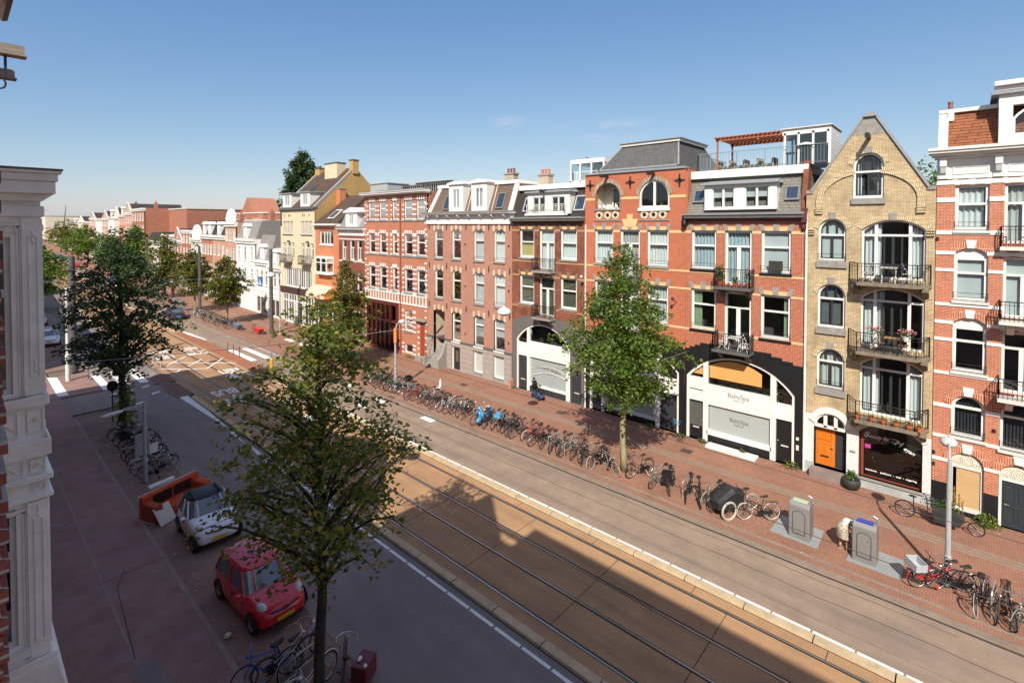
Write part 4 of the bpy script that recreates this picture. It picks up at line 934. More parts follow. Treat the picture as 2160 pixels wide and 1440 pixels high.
for (p, q) in ((10.82, 11.66), (6.29, 7.1)):
    mb = MB(); mb.box(.14, .2, y(p), y(q), .14, 2.28)
    if p > 9: mb.box(.12, .14, y(p)+.08, y(q)-.08, .85, 2.15, 1)
    mb.box(.115, .14, y((p+q)/2)-.17, y((p+q)/2)+.17, .72 if p > 9 else .95, .78 if p > 9 else 1.01, 2); d_ = mb.build('door', [BLACKP, mat('grey_door_glass', (.09, .095, .09), .25), WHITE2], b.root)
    mb = MB(); mb.sphere((.1, y(q if p < 9 else p)+(-.1 if p < 9 else .1), 1.2), .035, 8, 6); mb.build('handle', GALV, d_)
LGR = mat('grey_logo_lettering', (.22, .22, .22), .6, amt=0)
for z, xx, sz in ((2.98, .015, .34), (1.62, .14, .30)):
    wall_text('BabySpa', y(8.93), z, xx, sz, shopf, LGR, name='shop_lettering', bold=.002); wall_text('OVERTOOM', y(8.93), z-.24, xx, sz*.3, shopf, LGR, name='shop_lettering')
mb = MB(); mb.box(-.75, -.12, y(10.4), y(7.85), PZ+.0, PZ+.11); mb.build('white_step', mat('white_stripe_step', (.62, .62, .6), .6, amt=.2, scale=8), b.root)
mb = MB(); mb.box(-.05, -.03, y(6.02), y(6.14), 1.5, 1.65); mb.box(-.05, -.03, y(6.02), y(6.14), 1.0, 1.25); mb.build('doorbell_panel', WHITE2, b.root)

# ---- B4 orange-red arched house
b = Bld('terraced_house', 11.87, 18.69, 'orange-red brick house with two round attic arches and steep black slate roof')
W4 = [(16.58, 17.94), (14.74, 16.08), (12.9, 14.25)]; PURP = mat('greyish_lace_curtain', (.47, .43, .40), .9)
for c, g_ in zip(W4, (True, False, True)):
    b.window(*c, 9.72 if g_ else 8.95, 11.87, 0, 11.04, mull=None if g_ else [(.5, 'l', .1, 0)], curt='two' if g_ else 'sheer', curtm=PURP, guard=g_, sillm=STONE, sill=g_, fw=.12)
    b.window(*c, 6.35 if g_ else 5.6, 8.6, 0, 7.76, mull=None if g_ else [(.5, 'l', .1, 0)], curt='sheer', guard=g_, sillm=STONE, sill=g_, fw=.12)
b.window(12.87, 14.79, 13.2, 14.85, .92, None, mull=[(.5, 'f', .07, 0)], fw=.10, sillm=WHITE, sillh=.18, x=.05)
LOG = b.op(16.07, 17.91, 13.2, 14.85, .92)
SHO = b.op(12.2, 17.3+1.0, .12, 5.02, 1.35)
b.wall(BR_O, 3.0, 15.42)
mbk = MB(); wall_mesh(mbk, 0, b.W, 0, 5.08, b.ops, -.03)
for i, (m_, zt) in enumerate(((.1, 5.2), (.6, 5.33), (1.2, 5.46), (1.8, 5.6))): wall_mesh(mbk, m_, b.W-m_, [5.08, 5.2, 5.33, 5.46][i], zt, b.ops, -.03)
mbk.build('black_base', BLACKP, b.root)
for z0, z1 in ((13.76, 13.92), (11.72, 11.87), (9.5, 9.62), (8.5, 8.62), (6.24, 6.36)): b.band(z0, z1, STONEY)
for c in W4: b.lintel(c[0], c[1], 11.88, .38, key=1.05); b.lintel(c[0], c[1], 8.61, .38)
mb = MB(); yk = 15.41-b.y0; mb.prism([(yk-.4, 12.1), (yk+.4, 12.1), (yk+.55, 12.55), (yk-.55, 12.55)], 'x', -.03, .02); mb.prism([(yk-.14, 12.05), (yk+.14, 12.05), (yk+.2, 12.85), (yk-.2, 12.85)], 'x', -.05, .02); mb.build('central_keystone', [STONEY], b.root)
GREYB = brick('grey_striped_arch_brick', (.42, .34, .22, 1), (.2, .17, .13, 1), (.3, .26, .2, 1), bw=.09, bh=.4, msize=.012, stain=.1)
for p, q in ((16.07, 17.91), (12.87, 14.79)): b.archband(p, q, 13.93, .92, .24, GREYB, x=-.04)
# loggia behind the open arch
a0, b0, *_ = LOG; mb = MB(); mb.box(1.2, 1.25, a0-.2, b0+.2, 13.0, 15.1); mb.box(.29, 1.2, a0-.2, b0+.2, 13.1, 13.19); mb.box(.29, 1.2, b0+.1, b0+.2, 13.1, 15.1); mb.box(.29, 1.2, a0-.2, a0-.1, 13.1, 15.1); mb.build('loggia_wall', mat('loggia_boarding', (.62, .58, .5), .7, amt=.1, scale=3, stretch=(1, 8, 1)), b.root)
mb = MB(); mb.box(1.1, 1.19, a0+.1, a0+1.2, 13.2, 14.6); ring_mesh(mb, outline(a0+.1, a0+1.2, 13.2, 14.6), outline(a0+.17, a0+1.13, 13.3, 14.52), 1.02, 1.1); mb.box(1.03, 1.1, a0+.6, a0+.68, 13.2, 14.55); lw = mb.build('loggia_door', [WHITE], b.root)
g = MB(); g.box(1.04, 1.05, a0+.2, a0+1.1, 13.3, 14.5); g.build('pane', mat('dark_pane', (.02, .022, .024), .1, spec=1, amt=0), lw)
g = MB(); g.tube([(.0, a0, 13.55), (.0, b0, 13.55)], .015, 5); g.box(-.08, .25, a0-.03, b0+.03, 13.1, 13.2); g.build('sill', STONE, b.root)
for cy in (17.61, 16.99, 16.42, 14.44, 13.85, 13.27):          # pierced roundels under the attic windows
    yy = cy-b.y0; mb = MB()
    for k in range(8):
        t0, t1 = 2*pi*k/8, 2*pi*(k+1)/8-.02; P = lambda r, t: (yy+r*cos(t), 12.8+r*sin(t))
        p = [P(.13, t0), P(.13, t1), P(.26, t1), P(.26, t0)]; mb.add([(-.03, *q) for q in p]+[(.02, *q) for q in p], [(0, 1, 2, 3), (0, 4, 5, 1), (1, 5, 6, 2), (2, 6, 7, 3), (3, 7, 4, 0)], k % 2)
    mb.add([(-.01, *P(.13, 2*pi*k/12)) for k in range(12)], [tuple(range(12))], 2)
    mb.build('roundel', [STONEY, WHITE2, BLACKP], b.root)
for p, q in ((16.07, 17.91), (12.87, 14.79)): mb = MB(); A, B = b.L(p, q); mb.box(-.05, .02, A, B, 12.44, 12.52); mb.build('string_course', STONE, b.root)
for (y_, z_) in ((18.3, 14.75), (15.4, 14.8), (12.25, 14.75)):
    mb = MB(); yy = y_-b.y0
    for a_ in (0, pi/2): mb.box(-.05, 0, yy-(.3 if a_ else .04), yy+(.3 if a_ else .04), z_-(.04 if a_ else .36), z_+(.04 if a_ else .36))
    mb.ring((-.04, yy, z_), .12, .025, 'x', 10, 4); mb.build('wall_anchor', IRON, b.root)
b.beam(16.99, 15.25, .8); b.beam(13.83, 15.22, .8)
mb = MB(); mb.box(-.1, .35, .0, b.W, 15.42, 15.53); mb.build('roof_edge', LEAD, b.root)
mb = MB(); h_ = [(.75, .9), (8, .9), (8, b.W-.9), (.75, b.W-.9)]; t_ = [(1.5, 1.7-.8), (6.2, 1.7-.8), (6.2, b.W-1.8), (1.5, b.W-1.8)]
mb.hexa([(.6, .75, 15.7), (8, .75, 15.7), (8, b.W-.75, 15.7), (.6, b.W-.75, 15.7), (1.5, 1.15, 17.25), (5.6, 1.15, 17.25), (5.6, b.W-1.9, 17.25), (1.5, b.W-1.9, 17.25)]); mb.hexa([(.32, .3, 15.5), (8, .3, 15.5), (8, b.W-.3, 15.5), (.32, b.W-.3, 15.5), (.6, .75, 15.695), (8, .75, 15.695), (8, b.W-.75, 15.695), (.6, b.W-.75, 15.695)]); mb.build('slate_roof', SLATE, b.root)
mb = MB(); mb.box(1.38, 5.7, 1.0, b.W-1.8, 17.25, 17.42); mb.build('roof_trim', WHITE2, b.root); mb = MB(); mb.box(1.3, 5.78, .92, b.W-1.72, 17.42, 17.47); mb.build('roof_cap', LEAD, b.root)
mb = MB(); mb.tube([(.58, .72, 15.72), (1.48, 1.12, 17.25)], .05, 6); mb.tube([(.58, b.W-.72, 15.72), (1.48, b.W-1.88, 17.25)], .05, 6); mb.box(.55, .62, .8, b.W-.8, 15.68, 15.78); mb.build('hip_flashing', LEAD, b.root)
b.balcony(14.55, 16.25, 8.95, out=.7, rail=.85, slabm=BLUESTONE, brk=(14.8, 16.0), step=.12)
b.shell(15.4, BR_O, depth=9, floors=(3.35, 5.5, 8.8, 12.9))
a0, b0, *_ = SHO; y = lambda v: v-b.y0
mb = MB(); ring_mesh(mb, outline(a0, b0, .12, 5.02, 1.35, 20), outline(a0+.13, b0-.13, .12, 4.9, 1.3, 20), .02, .3, skip_bottom=True)
for v in (17.3, 13.55): mb.box(.0, .28, y(v)-.12, y(v)+.12, .12, 4.6)
mb.box(.02, .26, y(17.3), y(13.55), 2.45, 3.35); mb.box(.03, .27, y(17.3), y(13.5), .45, .62); mb.box(.04, .26, y(18.2), y(17.4), 2.3, 3.2); mb.box(.04, .26, y(13.4), y(12.3), 2.3, 3.2)
sf = mb.build('shop_front', WHITE, b.root)
for (p, q, z0, z1, r, gm) in ((13.67, 17.18, 3.35, 4.82, .5, GLASS), (17.42, 18.2, 3.2, 4.3, .5, GLASS), (12.33, 13.4, 3.2, 4.3, .5, GLASS), (13.67, 17.18, .62, 2.45, 0, GLASST)):
    g = MB(); o = outline(y(p), y(q), z0, z1, r); g.add([(.16, *t) for t in o], [tuple(range(len(o)))]); g.build('pane', gm, sf)
mb = MB(); mb.box(.04, .28, y(17.3), y(13.5), .12, .45); mb.build('stall_riser', BLACKP, sf)
for p, q in ((17.42, 18.2), (12.33, 13.4)): mb = MB(); mb.box(.14, .2, y(p), y(q), .14, 2.28); mb.build('door', DGREY, b.root)
mb = MB()
for k in range(4):
    yy = y(12.5)-k*.13; mb.tube([(-.037, yy, .92-.02*k), (-.037, yy-.09, .86), (-.037, yy, .76), (-.037, yy-.1, .66+.02*k), (-.037, yy-.02, .6)], .016, 4)
mb.build('graffiti', mat('cyan_spray_paint', (.03, .35, .6), .5, amt=0), b.root)
mb = MB(); yy = y(17.9); mb.tube([(-.02, yy+.75, 8.4), (-.5, yy+.75, 8.75)], .02, 5); mb.sphere((-.5, yy+.75, 8.8), .1, 8, 6); mb.build('wall_lamp', WHITE2, b.root)
mb = MB(); yy = y(12.4); mb.tube([(-.0, yy, 7.7), (-.5, yy, 7.95)], .02, 5); mb.sphere((-.52, yy, 7.98), .1, 8, 6); mb.build('wall_lamp', DGREY, b.root)
b.pipe(18.60, PZ, 12.2, WHITE, x=-.09, bendtop=0)

# ---- B5 dark brick house with the teal shop
b = Bld('terraced_house', 18.72, 25.15, 'dark brown-red brick house with black mansard, white dormer and grey arched shop front')
W5 = [(23.05, 24.43), (21.22, 22.57), (19.35, 20.71)]
b.window(*W5[0], 9.8, 11.86, 0, 10.95, curt='lower', curtm=BLINDY, sillm=STONE, fw=.12)
b.window(*W5[1], 8.98, 11.86, 0, 10.95, mull=[(.5, 'l', .1, 0)], curt='two', sill=False, fw=.12); b.window(*W5[2], 9.8, 11.86, 0, 10.95, curt='two', sillm=STONE, fw=.12)
LACE = mat('dark_lace_curtain', (.10, .10, .06), .9, amt=.7, scale=16)
for c, g_ in zip(W5, (1, 0, 1)): b.window(*c, 6.43 if g_ else 5.7, 8.55, 0, 7.69, mull=None if g_ else [(.5, 'l', .1, 0)], curt='sheer', curtm=LACE, sill=bool(g_), sillm=STONE, fw=.12)
SHO = b.op(19.86, 24.72, .12, 5.1, 1.3); DO5 = b.op(18.95, 19.8, .12, 2.5)
b.wall(BR_D, 3.0, 12.45)
GRB = mat('grey_shop_stucco', (.13, .115, .11), .7, amt=.1)
mbk = MB(); wall_mesh(mbk, 0, b.W, 0, 5.15, b.ops, -.035); wall_mesh(mbk, .8, b.W-.5, 5.15, 5.6, b.ops, -.035, lf=lambda z: .3+(z-5.15)*2.2, rf=lambda z: b.W-.3-(z-5.15)*2.2); mbk.build('grey_base', GRB, b.root)
for z0, z1 in ((11.72, 11.86), (9.5, 9.62), (8.46, 8.58), (6.2, 6.3)): b.band(z0, z1, mat('dull_yellow_stone', (.42, .22, .10), .8))
for c in W5: b.lintel(c[0], c[1], 11.87, .36, mat('brown_stone', (.2, .14, .09), .8), STONEY, 1.0); b.lintel(c[0], c[1], 8.56, .36, MATS['brown_stone'], STONEY)
b.cornice(12.45, 12.62, BLUESTONE, .35, 1, gut=MATS['grey_gutter'])
b.mansard(12.74, 14.75, TILEDK, .85, x0=.12, depth=9)
mb = MB(); mb.box(.72, 9, .02, b.W-.02, 14.75, 15.1); mb.build('roof_fascia', WHITE, b.root)
b.dormer(19.95, 23.66, 12.95, 14.45, .0, 2.2, wins=[(22.05, 23.2), (20.35, 21.5)], wz=(13.06, 14.15), roofh=.4, overh=.16, wk=dict(mull=[(.5, 'f', .05, 0)], fw=.06))
for a_, c_ in ((23.75, 24.35), (18.95, 19.8)): b.skylight(a_, c_, 13.15, 14.2, .12-12.74*.85/2.01, .85/2.01, m=mat('pale_skylight_frame', (.4, .4, .4), .5))
b.balcony(20.1, 23.6, 12.98, out=.42, rail=.62, slabm=WHITE, railm=WHITE2, step=.12, name='dormer_balcony')
b.beam(22.0, 14.55, .6); b.chimney(23.8, 2.0, 14.6, 15.9, .6, .95, m=mat('stucco_chimney', (.40, .33, .25), .9, amt=.2), pots=3); b.chimney(18.95, 3.2, 14.8, 16.5, .6, .8, m=MATS['stucco_chimney'], pots=2, potm=mat('dark_red_pot', (.16, .03, .02), .7))
b.balcony(21.1, 22.75, 8.98, out=.7, rail=.85, slabm=STONE, brk=(21.3, 22.5), step=.11); b.balcony(21.1, 22.75, 5.7, out=.7, rail=.85, slabm=STONE, brk=(21.3, 22.5), step=.11)
b.shell(12.4, BR_D, depth=9, floors=(3.35, 5.5, 8.8))
a0, b0, *_ = SHO; y = lambda v: v-b.y0
mb = MB(); ring_mesh(mb, outline(a0, b0, .12, 5.1, 1.3, 20), outline(a0+.12, b0-.12, .12, 4.98, 1.25, 20), .02, .3, skip_bottom=True)
for v in (23.6, 20.1): mb.box(.0, .28, y(v)-.12, y(v)+.12, .12, 4.7 if v > 21 else 4.0)
mb.box(.02, .26, y(23.5), y(20.2), 2.62, 3.75); mb.box(.04, .26, y(24.6), y(23.7), 2.6, 3.55); mb.box(.03, .27, y(23.5), y(20.2), .52, .66)
sf = mb.build('shop_front', WHITE, b.root)
for (p, q, z0, z1, r, gm) in ((20.3, 23.48, 3.75, 4.9, .6, GLASS), (23.72, 24.6, 3.55, 4.4, .55, GLASS), (20.2, 23.5, .66, 2.62, 0, GLASST)):
    g = MB(); o = outline(y(p), y(q), z0, z1, r); g.add([(.16, *t) for t in o], [tuple(range(len(o)))]); g.build('pane', gm, sf)
mb = MB(); mb.box(.04, .28, y(23.5), y(20.2), .12, .52); mb.build('stall_riser', DGREY, sf)
for p, q in ((23.75, 24.58), (18.98, 19.78)):
    mb = MB(); mb.box(.1, .16, y(p), y(q), .14, 2.58 if p > 20 else 2.5); d_ = mb.build('door', DGREY, b.root)
    mb = MB(); mb.box(.08, .1, y(p)+.2, y(q)-.2, .8, .86); mb.build('letter_slot', WHITE2, d_)
mb = MB(); mb.tube([(.13, y(23.4)-3.2*t, 1.25+.45*sin(t*2.6)) for t in np.linspace(0, 1, 14)], .03, 4); mb.tube([(.13, y(23.4)-3.2*t, 1.75+.35*sin(t*2.9)) for t in np.linspace(0, 1, 14)], .02, 4); mb.build('white_window_swoosh', WHITE2, sf)
for i, (t_, dz, ro) in enumerate((('LYNG', 1.98, .05), ('NEYEN', 1.98, -.05), ('BERGSON', 1.90, -.14))): wall_text(t_, y(22.75-[0, .66, 1.55][i]), dz, .125, .20, sf, LGR, rot=ro, name='shop_lettering', bold=.004)
wall_text('020 676 98 54', y(21.9), 1.66, .125, .15, sf, LGR, name='shop_lettering', bold=.003)
mb = MB(); mb.box(-.5, -.04, y(19.0), y(19.06), 2.6, 3.1); mb.build('projecting_sign', mat('magenta_sign', (.35, .03, .25), .5, amt=0), b.root)

# ---- B6 pink brick house, four bays, stone basement and stoop
b = Bld('terraced_house', 25.17, 35.21, 'long pink brick house with white cornice, two attic dormers and grey stone basement')
C6 = [(33.1, 34.2), (30.85, 31.95), (28.15, 29.3), (25.9, 27.06)]
cu = ['right', None, 'two', 'two']; cu2 = ['sheer', 'left', 'two', 'two']
for i, c in enumerate(C6):
    b.window(*c, 9.33, 11.85, .14, 10.95, curt=cu[i], curtm=CURTW, guard=True, sillm=STONE, fw=.10, xl=0)
    b.window(*c, 5.89, 8.42, .14, 7.55, curt=cu2[i], curtm=CURTW, guard=True, sillm=STONE, fw=.10)
    if i: b.window(*c, 2.49, 4.98, .14, 4.2, curt='blind', guard=i > 1, sillm=WHITE, fw=.10, half=.7 if i < 3 else .6)
PO = b.op(32.85, 34.35, .12, 4.95, .14)
BD = b.op(30.9, 31.92, .12, 2.06); BW1 = b.window(28.25, 29.35, .33, 2.12, 0, None, glass=GLASSF, curt='blind', sillm=STONE, fw=.12, sillh=.3); b.window(25.95, 27.1, .33, 2.12, 0, None, glass=GLASSF, curt='blind', sillm=STONE, fw=.12, sillh=.3)
b.wall(BR_P, 2.5, 12.25)
mb = MB(); RZ = np.arange(.1, 2.5, .4)
for za in RZ: wall_mesh(mb, 0, b.W, za, min(za+.385, 2.52), b.ops, -.07, depth=.3, reveal=False)
wall_mesh(mb, 0, b.W, 0, 2.5, b.ops, -.045); mb.build('stone_basement', mat('pinkish_grey_stone', (.34, .285, .25), .85, amt=.12, scale=3), b.root)
b.band(2.42, 2.56, BLUESTONE, x=-.12)
for c in C6:
    for z in (11.85, 8.42, 4.98):
        A, B = b.L(*c); mb = MB()
        for t in (0, .5, 1): yy = A+(B-A)*t; mb.prism([(yy-.1, z-.18+.1*(t == .5)), (yy+.1, z-.18+.1*(t == .5)), (yy+.12, z+.27+.08*(t == .5)), (yy-.12, z+.27+.08*(t == .5))], 'x', -.03, .02)
        mb.build('window_stones', mat('cream_stone', (.56, .45, .33), .8), b.root)
for y_ in (34.9, 32.6, 30.2, 27.6, 25.4):
    for z in (12.0, 8.7, 5.3): b.anchor(y_, z, .5)
for y_ in (30.3, 25.5):
    for z in (10.6, 7.2, 3.3): b.anchor(y_, z, .1)
mb = MB(); mb.box(-.12, .28, .002, b.W-.002, 12.25, 12.68); mb.build('frieze', WHITE, b.root)
mb = MB()
for k in range(8): yy = .5+k*1.29; mb.prism([(-.12, 12.66), (-.45, 12.9), (-.45, 13.0), (-.12, 13.0)], 'y', yy-.08, yy+.08)
mb.box(-.14, .2, .004, b.W-.004, 12.68, 12.98); mb.build('cornice_brackets', WHITE, b.root)
b.cornice(12.98, 13.15, WHITE, .55, 2, gut=MATS['grey_gutter'], ret=.12)
BRSH = brick('brown_shingles', (.15, .10, .075, 1), (.18, .12, .09, 1), (.07, .05, .04, 1), .5, .12, .012, stain=.12)
b.mansard(13.26, 15.35, BRSH, .8, x0=.12, depth=9, hipl=.55, hipr=.0, trim=WHITE, trimh=.28)
for f in (lambda t: (b.W-.25-.55*t), lambda t: .25):
    mb = MB(); y0_, y1_ = f(0), f(1); mb.hexa([(.02, y0_-.22, 13.26), (.2, y0_-.22, 13.26), (.2, y0_+.22, 13.26), (.02, y0_+.22, 13.26), (.84, y1_-.22, 15.35), (1.0, y1_-.22, 15.35), (1.0, y1_+.22, 15.35), (.84, y1_+.22, 15.35)]); mb.build('verge_board', WHITE, b.root)
for p, q in ((30.52, 32.27), (27.8, 29.54)):
    m_ = (p+q)/2; b.dormer(p, q, 13.3, 15.5, -.03, 1.9, wins=[(m_-.42, m_+.42)], wz=(13.55, 15.1), ped=True, roofh=.32, roofm=WHITE, overh=.12, wk=dict(mull=[(.5, 'f', .05, 0)], curt='sheer', fw=.06))
for a_, c_ in ((32.5, 33.25), (26.25, 27.05)): b.skylight(a_, c_, 13.45, 14.7, .12-13.26*.8/2.09, .8/2.09, m=mat('brown_grey_skylight', (.2, .17, .15), .5))
for y_ in (30.2, 27.45): mb = MB(); mb.tube([(.15, y_-b.y0, 13.3), (.85, y_-b.y0, 15.3)], .045, 6); mb.build('drainpipe', MATS['cream_stone'], b.root)
b.chimney(27.5, 2.2, 15.4, 16.25, .6, .95, m=MATS['stucco_chimney'], pots=3, potm=mat('brown_red_pot', (.22, .05, .03), .7)); b.chimney(31.6, 2.6, 15.3, 15.85, .5, .8, m=BR_D, pots=0)
b.shell(12.2, BR_P, depth=9, floors=(2.45, 5.6, 9.1))
a0, b0, *_ = PO                                       # porch recess with steps
mb = MB(); mb.box(1.7, 1.75, a0-.1, b0+.1, .1, 5.0); mb.box(.29, 1.7, b0, b0+.05, .1, 5.0); mb.box(.29, 1.7, a0-.05, a0, .1, 5.0); mb.build('porch_wall', mat('porch_plaster', (.6, .5, .38), .8), b.root)
mb = MB()
for k in range(9): mb.box(-.9+k*.27, 1.7, a0-.02, b0+.02, PZ if k == 0 else .1+.245*k-.02, .1+.245*(k+1))
mb.box(-1.0, .3, b0+.02, b0+.3, PZ, .9); mb.prism([(-1.0, PZ), (.0, PZ), (.0, 2.5), (-.6, 1.2), (-1.0, .9)], 'y', a0-.3, a0-.02); mb.build('stone_steps', STONE, b.root)
mb = MB(); mb.tube([(-.8, b0+.1, 1.7), (.9, b0-.1, 3.4)], .03, 6); mb.tube([(-.8, b0+.1, .9), (-.8, b0+.1, 1.75)], .03, 6); mb.build('handrail', IRON, b.root)
mb = MB(); a0, b0, *_ = BD; mb.box(.1, .18, a0+.1, b0-.1, .14, 2.0); mb.box(.08, .1, a0+.35, b0-.35, .8, 1.7, 1); d_ = mb.build('door', [mat('black_green_door', (.02, .025, .022), .4), mat('door_panel', (.12, .09, .06), .6)], b.root)
mb = MB(); ring_mesh(mb, outline(a0, b0, .12, 2.06), outline(a0+.1, b0-.1, .12, 1.98), .02, .15, skip_bottom=True); mb.build('door_frame', WHITE, b.root)

# ---- B7 red and white banded pair (one block, two front parts)
b = Bld('terraced_house', 35.23, 45.24, 'red brick house striped with white stone blocks around every window, flat grey cornice')
C7 = [(43.33, 44.49), (41.45, 42.61), (39.68, 40.44), (37.32, 38.57), (35.5, 36.71)]
cv = ['upperhalf', 'upper', 'upper', 'upperhalf', 'upperhalf']; YG = mat('yellow_green_curtain', (.38, .42, .12), .9)
for i, c in enumerate(C7):
    b.window(*c, 12.66, 14.44, 0, 13.75, curt=cv[i], fw=.10, guard=True, sillm=STONE); b.window(*c, 9.39, 11.34, 0, 10.6, curt='upperhalf' if i > 1 else 'sheer', curtm=YG, fw=.10, guard=i > 2, sillm=STONE)
    b.window(*c, 5.93, 8.12, 0, 7.2, curt='upperhalf' if i > 2 else 'upper', fw=.10, guard=True, sillm=STONE)
b.window(37.35, 38.6, 2.4, 4.3, 0, 3.6, curt='sheer', fw=.1, sillm=STONE); b.window(37.35, 38.6, .35, 1.2, 0, None, curt='sheer', fw=.1, sill=False)
DR = b.op(35.6, 36.3, .5, 3.38); SHO = b.op(39.5, 44.85, .12, 4.85)
b.wall(BR_7, 0, 15.0)
mbk = []
def stripes(y_, zs, sg, w_=.26): quoin(b, y_, zs, sg, w_, WHITE, .13)
for c in C7:
    lo, hi = min(c), max(c)
    for (z0, z1) in ((12.66, 14.44), (9.39, 11.34), (5.93, 8.12)):
        zs = [z0-.02+.44*k for k in range(int((z1-z0)/.44)+1)]+[z1-.06]; stripes(hi, zs, 1, .3); stripes(lo, zs, -1, .3)
        A, B = b.L(*c); mb = MB(); n = 4
        for k in range(n): yy = A+(B-A)*(k+.5)/n; mb.prism([(yy-.07, z1+.02), (yy+.07, z1+.02), (yy+.09, z1+.34), (yy-.09, z1+.34)], 'x', -.02, .02)
        mb.build('window_stones', WHITE, b.root)
for zs0, zs1 in ((2.4, 4.3), (.35, 1.2)):
    zs = [zs0+.44*k for k in range(int((zs1-zs0)/.44)+1)]+[zs1-.05]; stripes(38.6, zs, 1, .35); stripes(37.35, zs, -1, .5)
for y_ in (45.2, 35.3): stripes(y_, [.9+.6*k for k in range(23)], -1 if y_ > 40 else 1, .28)
stripes(36.3, [.5+.5*k for k in range(7)], 1, .3)
for z0, z1 in ((12.5, 12.62), (9.22, 9.34), (4.85, 4.98), (5.68, 5.86)): b.band(z0, z1, WHITE if z0 < 6 else STONE, x=-.06)
mb = MB()
for k in range(22): mb.box(-.03, .0, .1+k*.46, .24+k*.46, 4.98, 5.68)
mb.build('belt_blocks', WHITE, b.root)
b.cornice(15.0, 15.25, WHITE, .5, 2, gut=mat('pale_grey_gutter', (.42, .42, .41), .6), ret=.15)
a0, b0, *_ = SHO; y = lambda v: v-b.y0; mb = MB(); ring_mesh(mb, outline(a0, b0, .12, 4.85), outline(a0+.35, b0-.15, .3, 4.5), -.08, .2); mb.box(-.06, .2, a0+.3, b0-.1, 2.85, 3.1)
for k in range(5): yy = a0+1.3+k*.78; mb.box(-.04, .15, yy-.05, yy+.05, .3, 4.5)
sf = mb.build('shop_front', MAROON, b.root); g = MB(); g.box(.08, .09, a0+1.3, b0-.15, .3, 4.5); g.build('pane', GLASS, sf)
mb = MB(); mb.box(.10, .12, a0+1.3, b0-.15, 3.1, 4.5); mb.box(.12, .14, a0+1.3, b0-.15, .9, 2.4); mb.build('leaded_light', mat('leaded_panes', (.45, .43, .36), .5, amt=.3, scale=9), sf); mb = MB(); mb.box(.2, .25, a0+.35, a0+1.3, .14, 2.85); mb.build('door', mat('dark_red_door', (.07, .015, .012), .4), sf)
a0, b0, *_ = DR; mb = MB(); mb.box(.14, .2, a0, b0, .5, 3.38); mb.build('door', mat('red_wood_door', (.30, .05, .02), .5), b.root); mb = MB(); mb.box(-.5, .3, a0-.1, b0+.1, PZ, .5); mb.box(-.3, .02, a0-.3, b0+.4, 3.6, 3.75); mb.build('doorstep_and_hood', STONE, b.root)
b.shell(15.2, BR_7, depth=9, floors=(1.4, 4.9, 8.4, 11.8)); b.pipe(39.1, PZ, 14.8, mat('dark_red_pipe', (.25, .07, .04), .6), x=-.07)

# ---- B8 narrow brick house with zinc roof and ornate dormer
b = Bld('terraced_house', 45.26, 50.31, 'narrow brown brick house with ornate white dormer on a zinc roof')
for c in ((48.72, 49.69), (47.2, 48.13), (45.75, 46.74)): b.window(*c, 8.49, 10.62, 0, 9.8, mull=[(.5, 'l', .03, 0)], curt='sides', fw=.1, sillm=WHITE); b.window(*c, 5.2, 7.3, 0, 6.5, curt='sheer', fw=.1, sillm=WHITE)
b.op(45.6, 49.9, .12, 3.3); b.wall(BR_D, 0, 11.05)
mb = MB(); a0, b0 = .3, b.W-.4; ring_mesh(mb, outline(a0, b0, .12, 3.3), outline(a0+.1, b0-.1, .3, 3.1), .0, .2); mb.box(0, .2, b.W/2-.06, b.W/2+.06, .2, 3.2); sf = mb.build('shop_front', WHITE, b.root); g = MB(); g.box(.1, .11, a0, b0, .2, 3.2); g.build('pane', GLASS, sf)
for z0, z1 in ((10.62, 10.75), (8.3, 8.42)): b.band(z0, z1, WHITE2)
mb = MB(); mb.box(-.05, .28, .002, b.W-.002, 11.05, 11.6); mb.build('frieze', WHITE2, b.root); b.cornice(11.6, 11.85, WHITE, .45, 2, gut=MATS['grey_gutter'])
b.mansard(11.96, 13.9, mat('standing_seam_zinc', (.22, .22, .22), .5, amt=.15, scale=9, stretch=(1, 6, .1)), 1.0, x0=.12, depth=8)
mb = MB(); mb.prism([(2.0, 13.8), (9, 13.8), (6.5, 16.0), (4.5, 16.0)], 'y', .05, b.W-.05); mb.build('tiled_roof', TILEBR, b.root)
b.dormer(46.6, 48.8, 11.98, 13.45, -.05, 1.8, wins=[(47.3, 48.1)], wz=(12.2, 13.25), ped=True, roofh=.55, overh=.3, roofm=WHITE, wk=dict(mull=[(.5, 'f', .04, 0)], fw=.05))
b.shell(11.8, BR_D, depth=8, floors=(3.6, 7.6))

# ---- B9 bright orange brick house with bay window
b = Bld('corner_house', 50.33, 55.5, 'bright orange brick house with white bay window and striped awning under a tiled roof')
b.window(51.5, 54.6, 9.96, 11.55, 0, None, mull=[(.3, 'f', .05, 0), (.7, 'f', .05, 0), (.5, 'f', .04, 0)], curt='sides', fw=.1, sillm=WHITE)
b.op(50.8, 55.1, .12, 3.4); b.wall(BR_9, 0, 12.0)
mb = MB(); ring_mesh(mb, outline(.45, 4.75, .12, 3.4), outline(.55, 4.65, .3, 3.2), .0, .2)
for k in (1.5, 2.6, 3.6): mb.box(0, .2, k-.05, k+.05, .2, 3.3)
sf = mb.build('shop_front', WHITE, b.root); g = MB(); g.box(.1, .11, .5, 4.7, .2, 3.3); g.build('pane', GLASS, sf)
A, B = b.L(51.46, 54.9); mb = MB(); bay = [(0, A), (-.6, A+.5), (-.6, B-.5), (0, B)]
for z0, z1 in ((6.7, 7.0), (8.45, 8.65)): mb.prism(bay, 'z', z0, z1)
for (x_, y_) in bay[1:3]+[(-.6, (A+B)/2), (-.02, A+.04), (-.02, B-.04)]: mb.box(x_-.03, x_+.09, y_-.07, y_+.07, 7.0, 8.45)
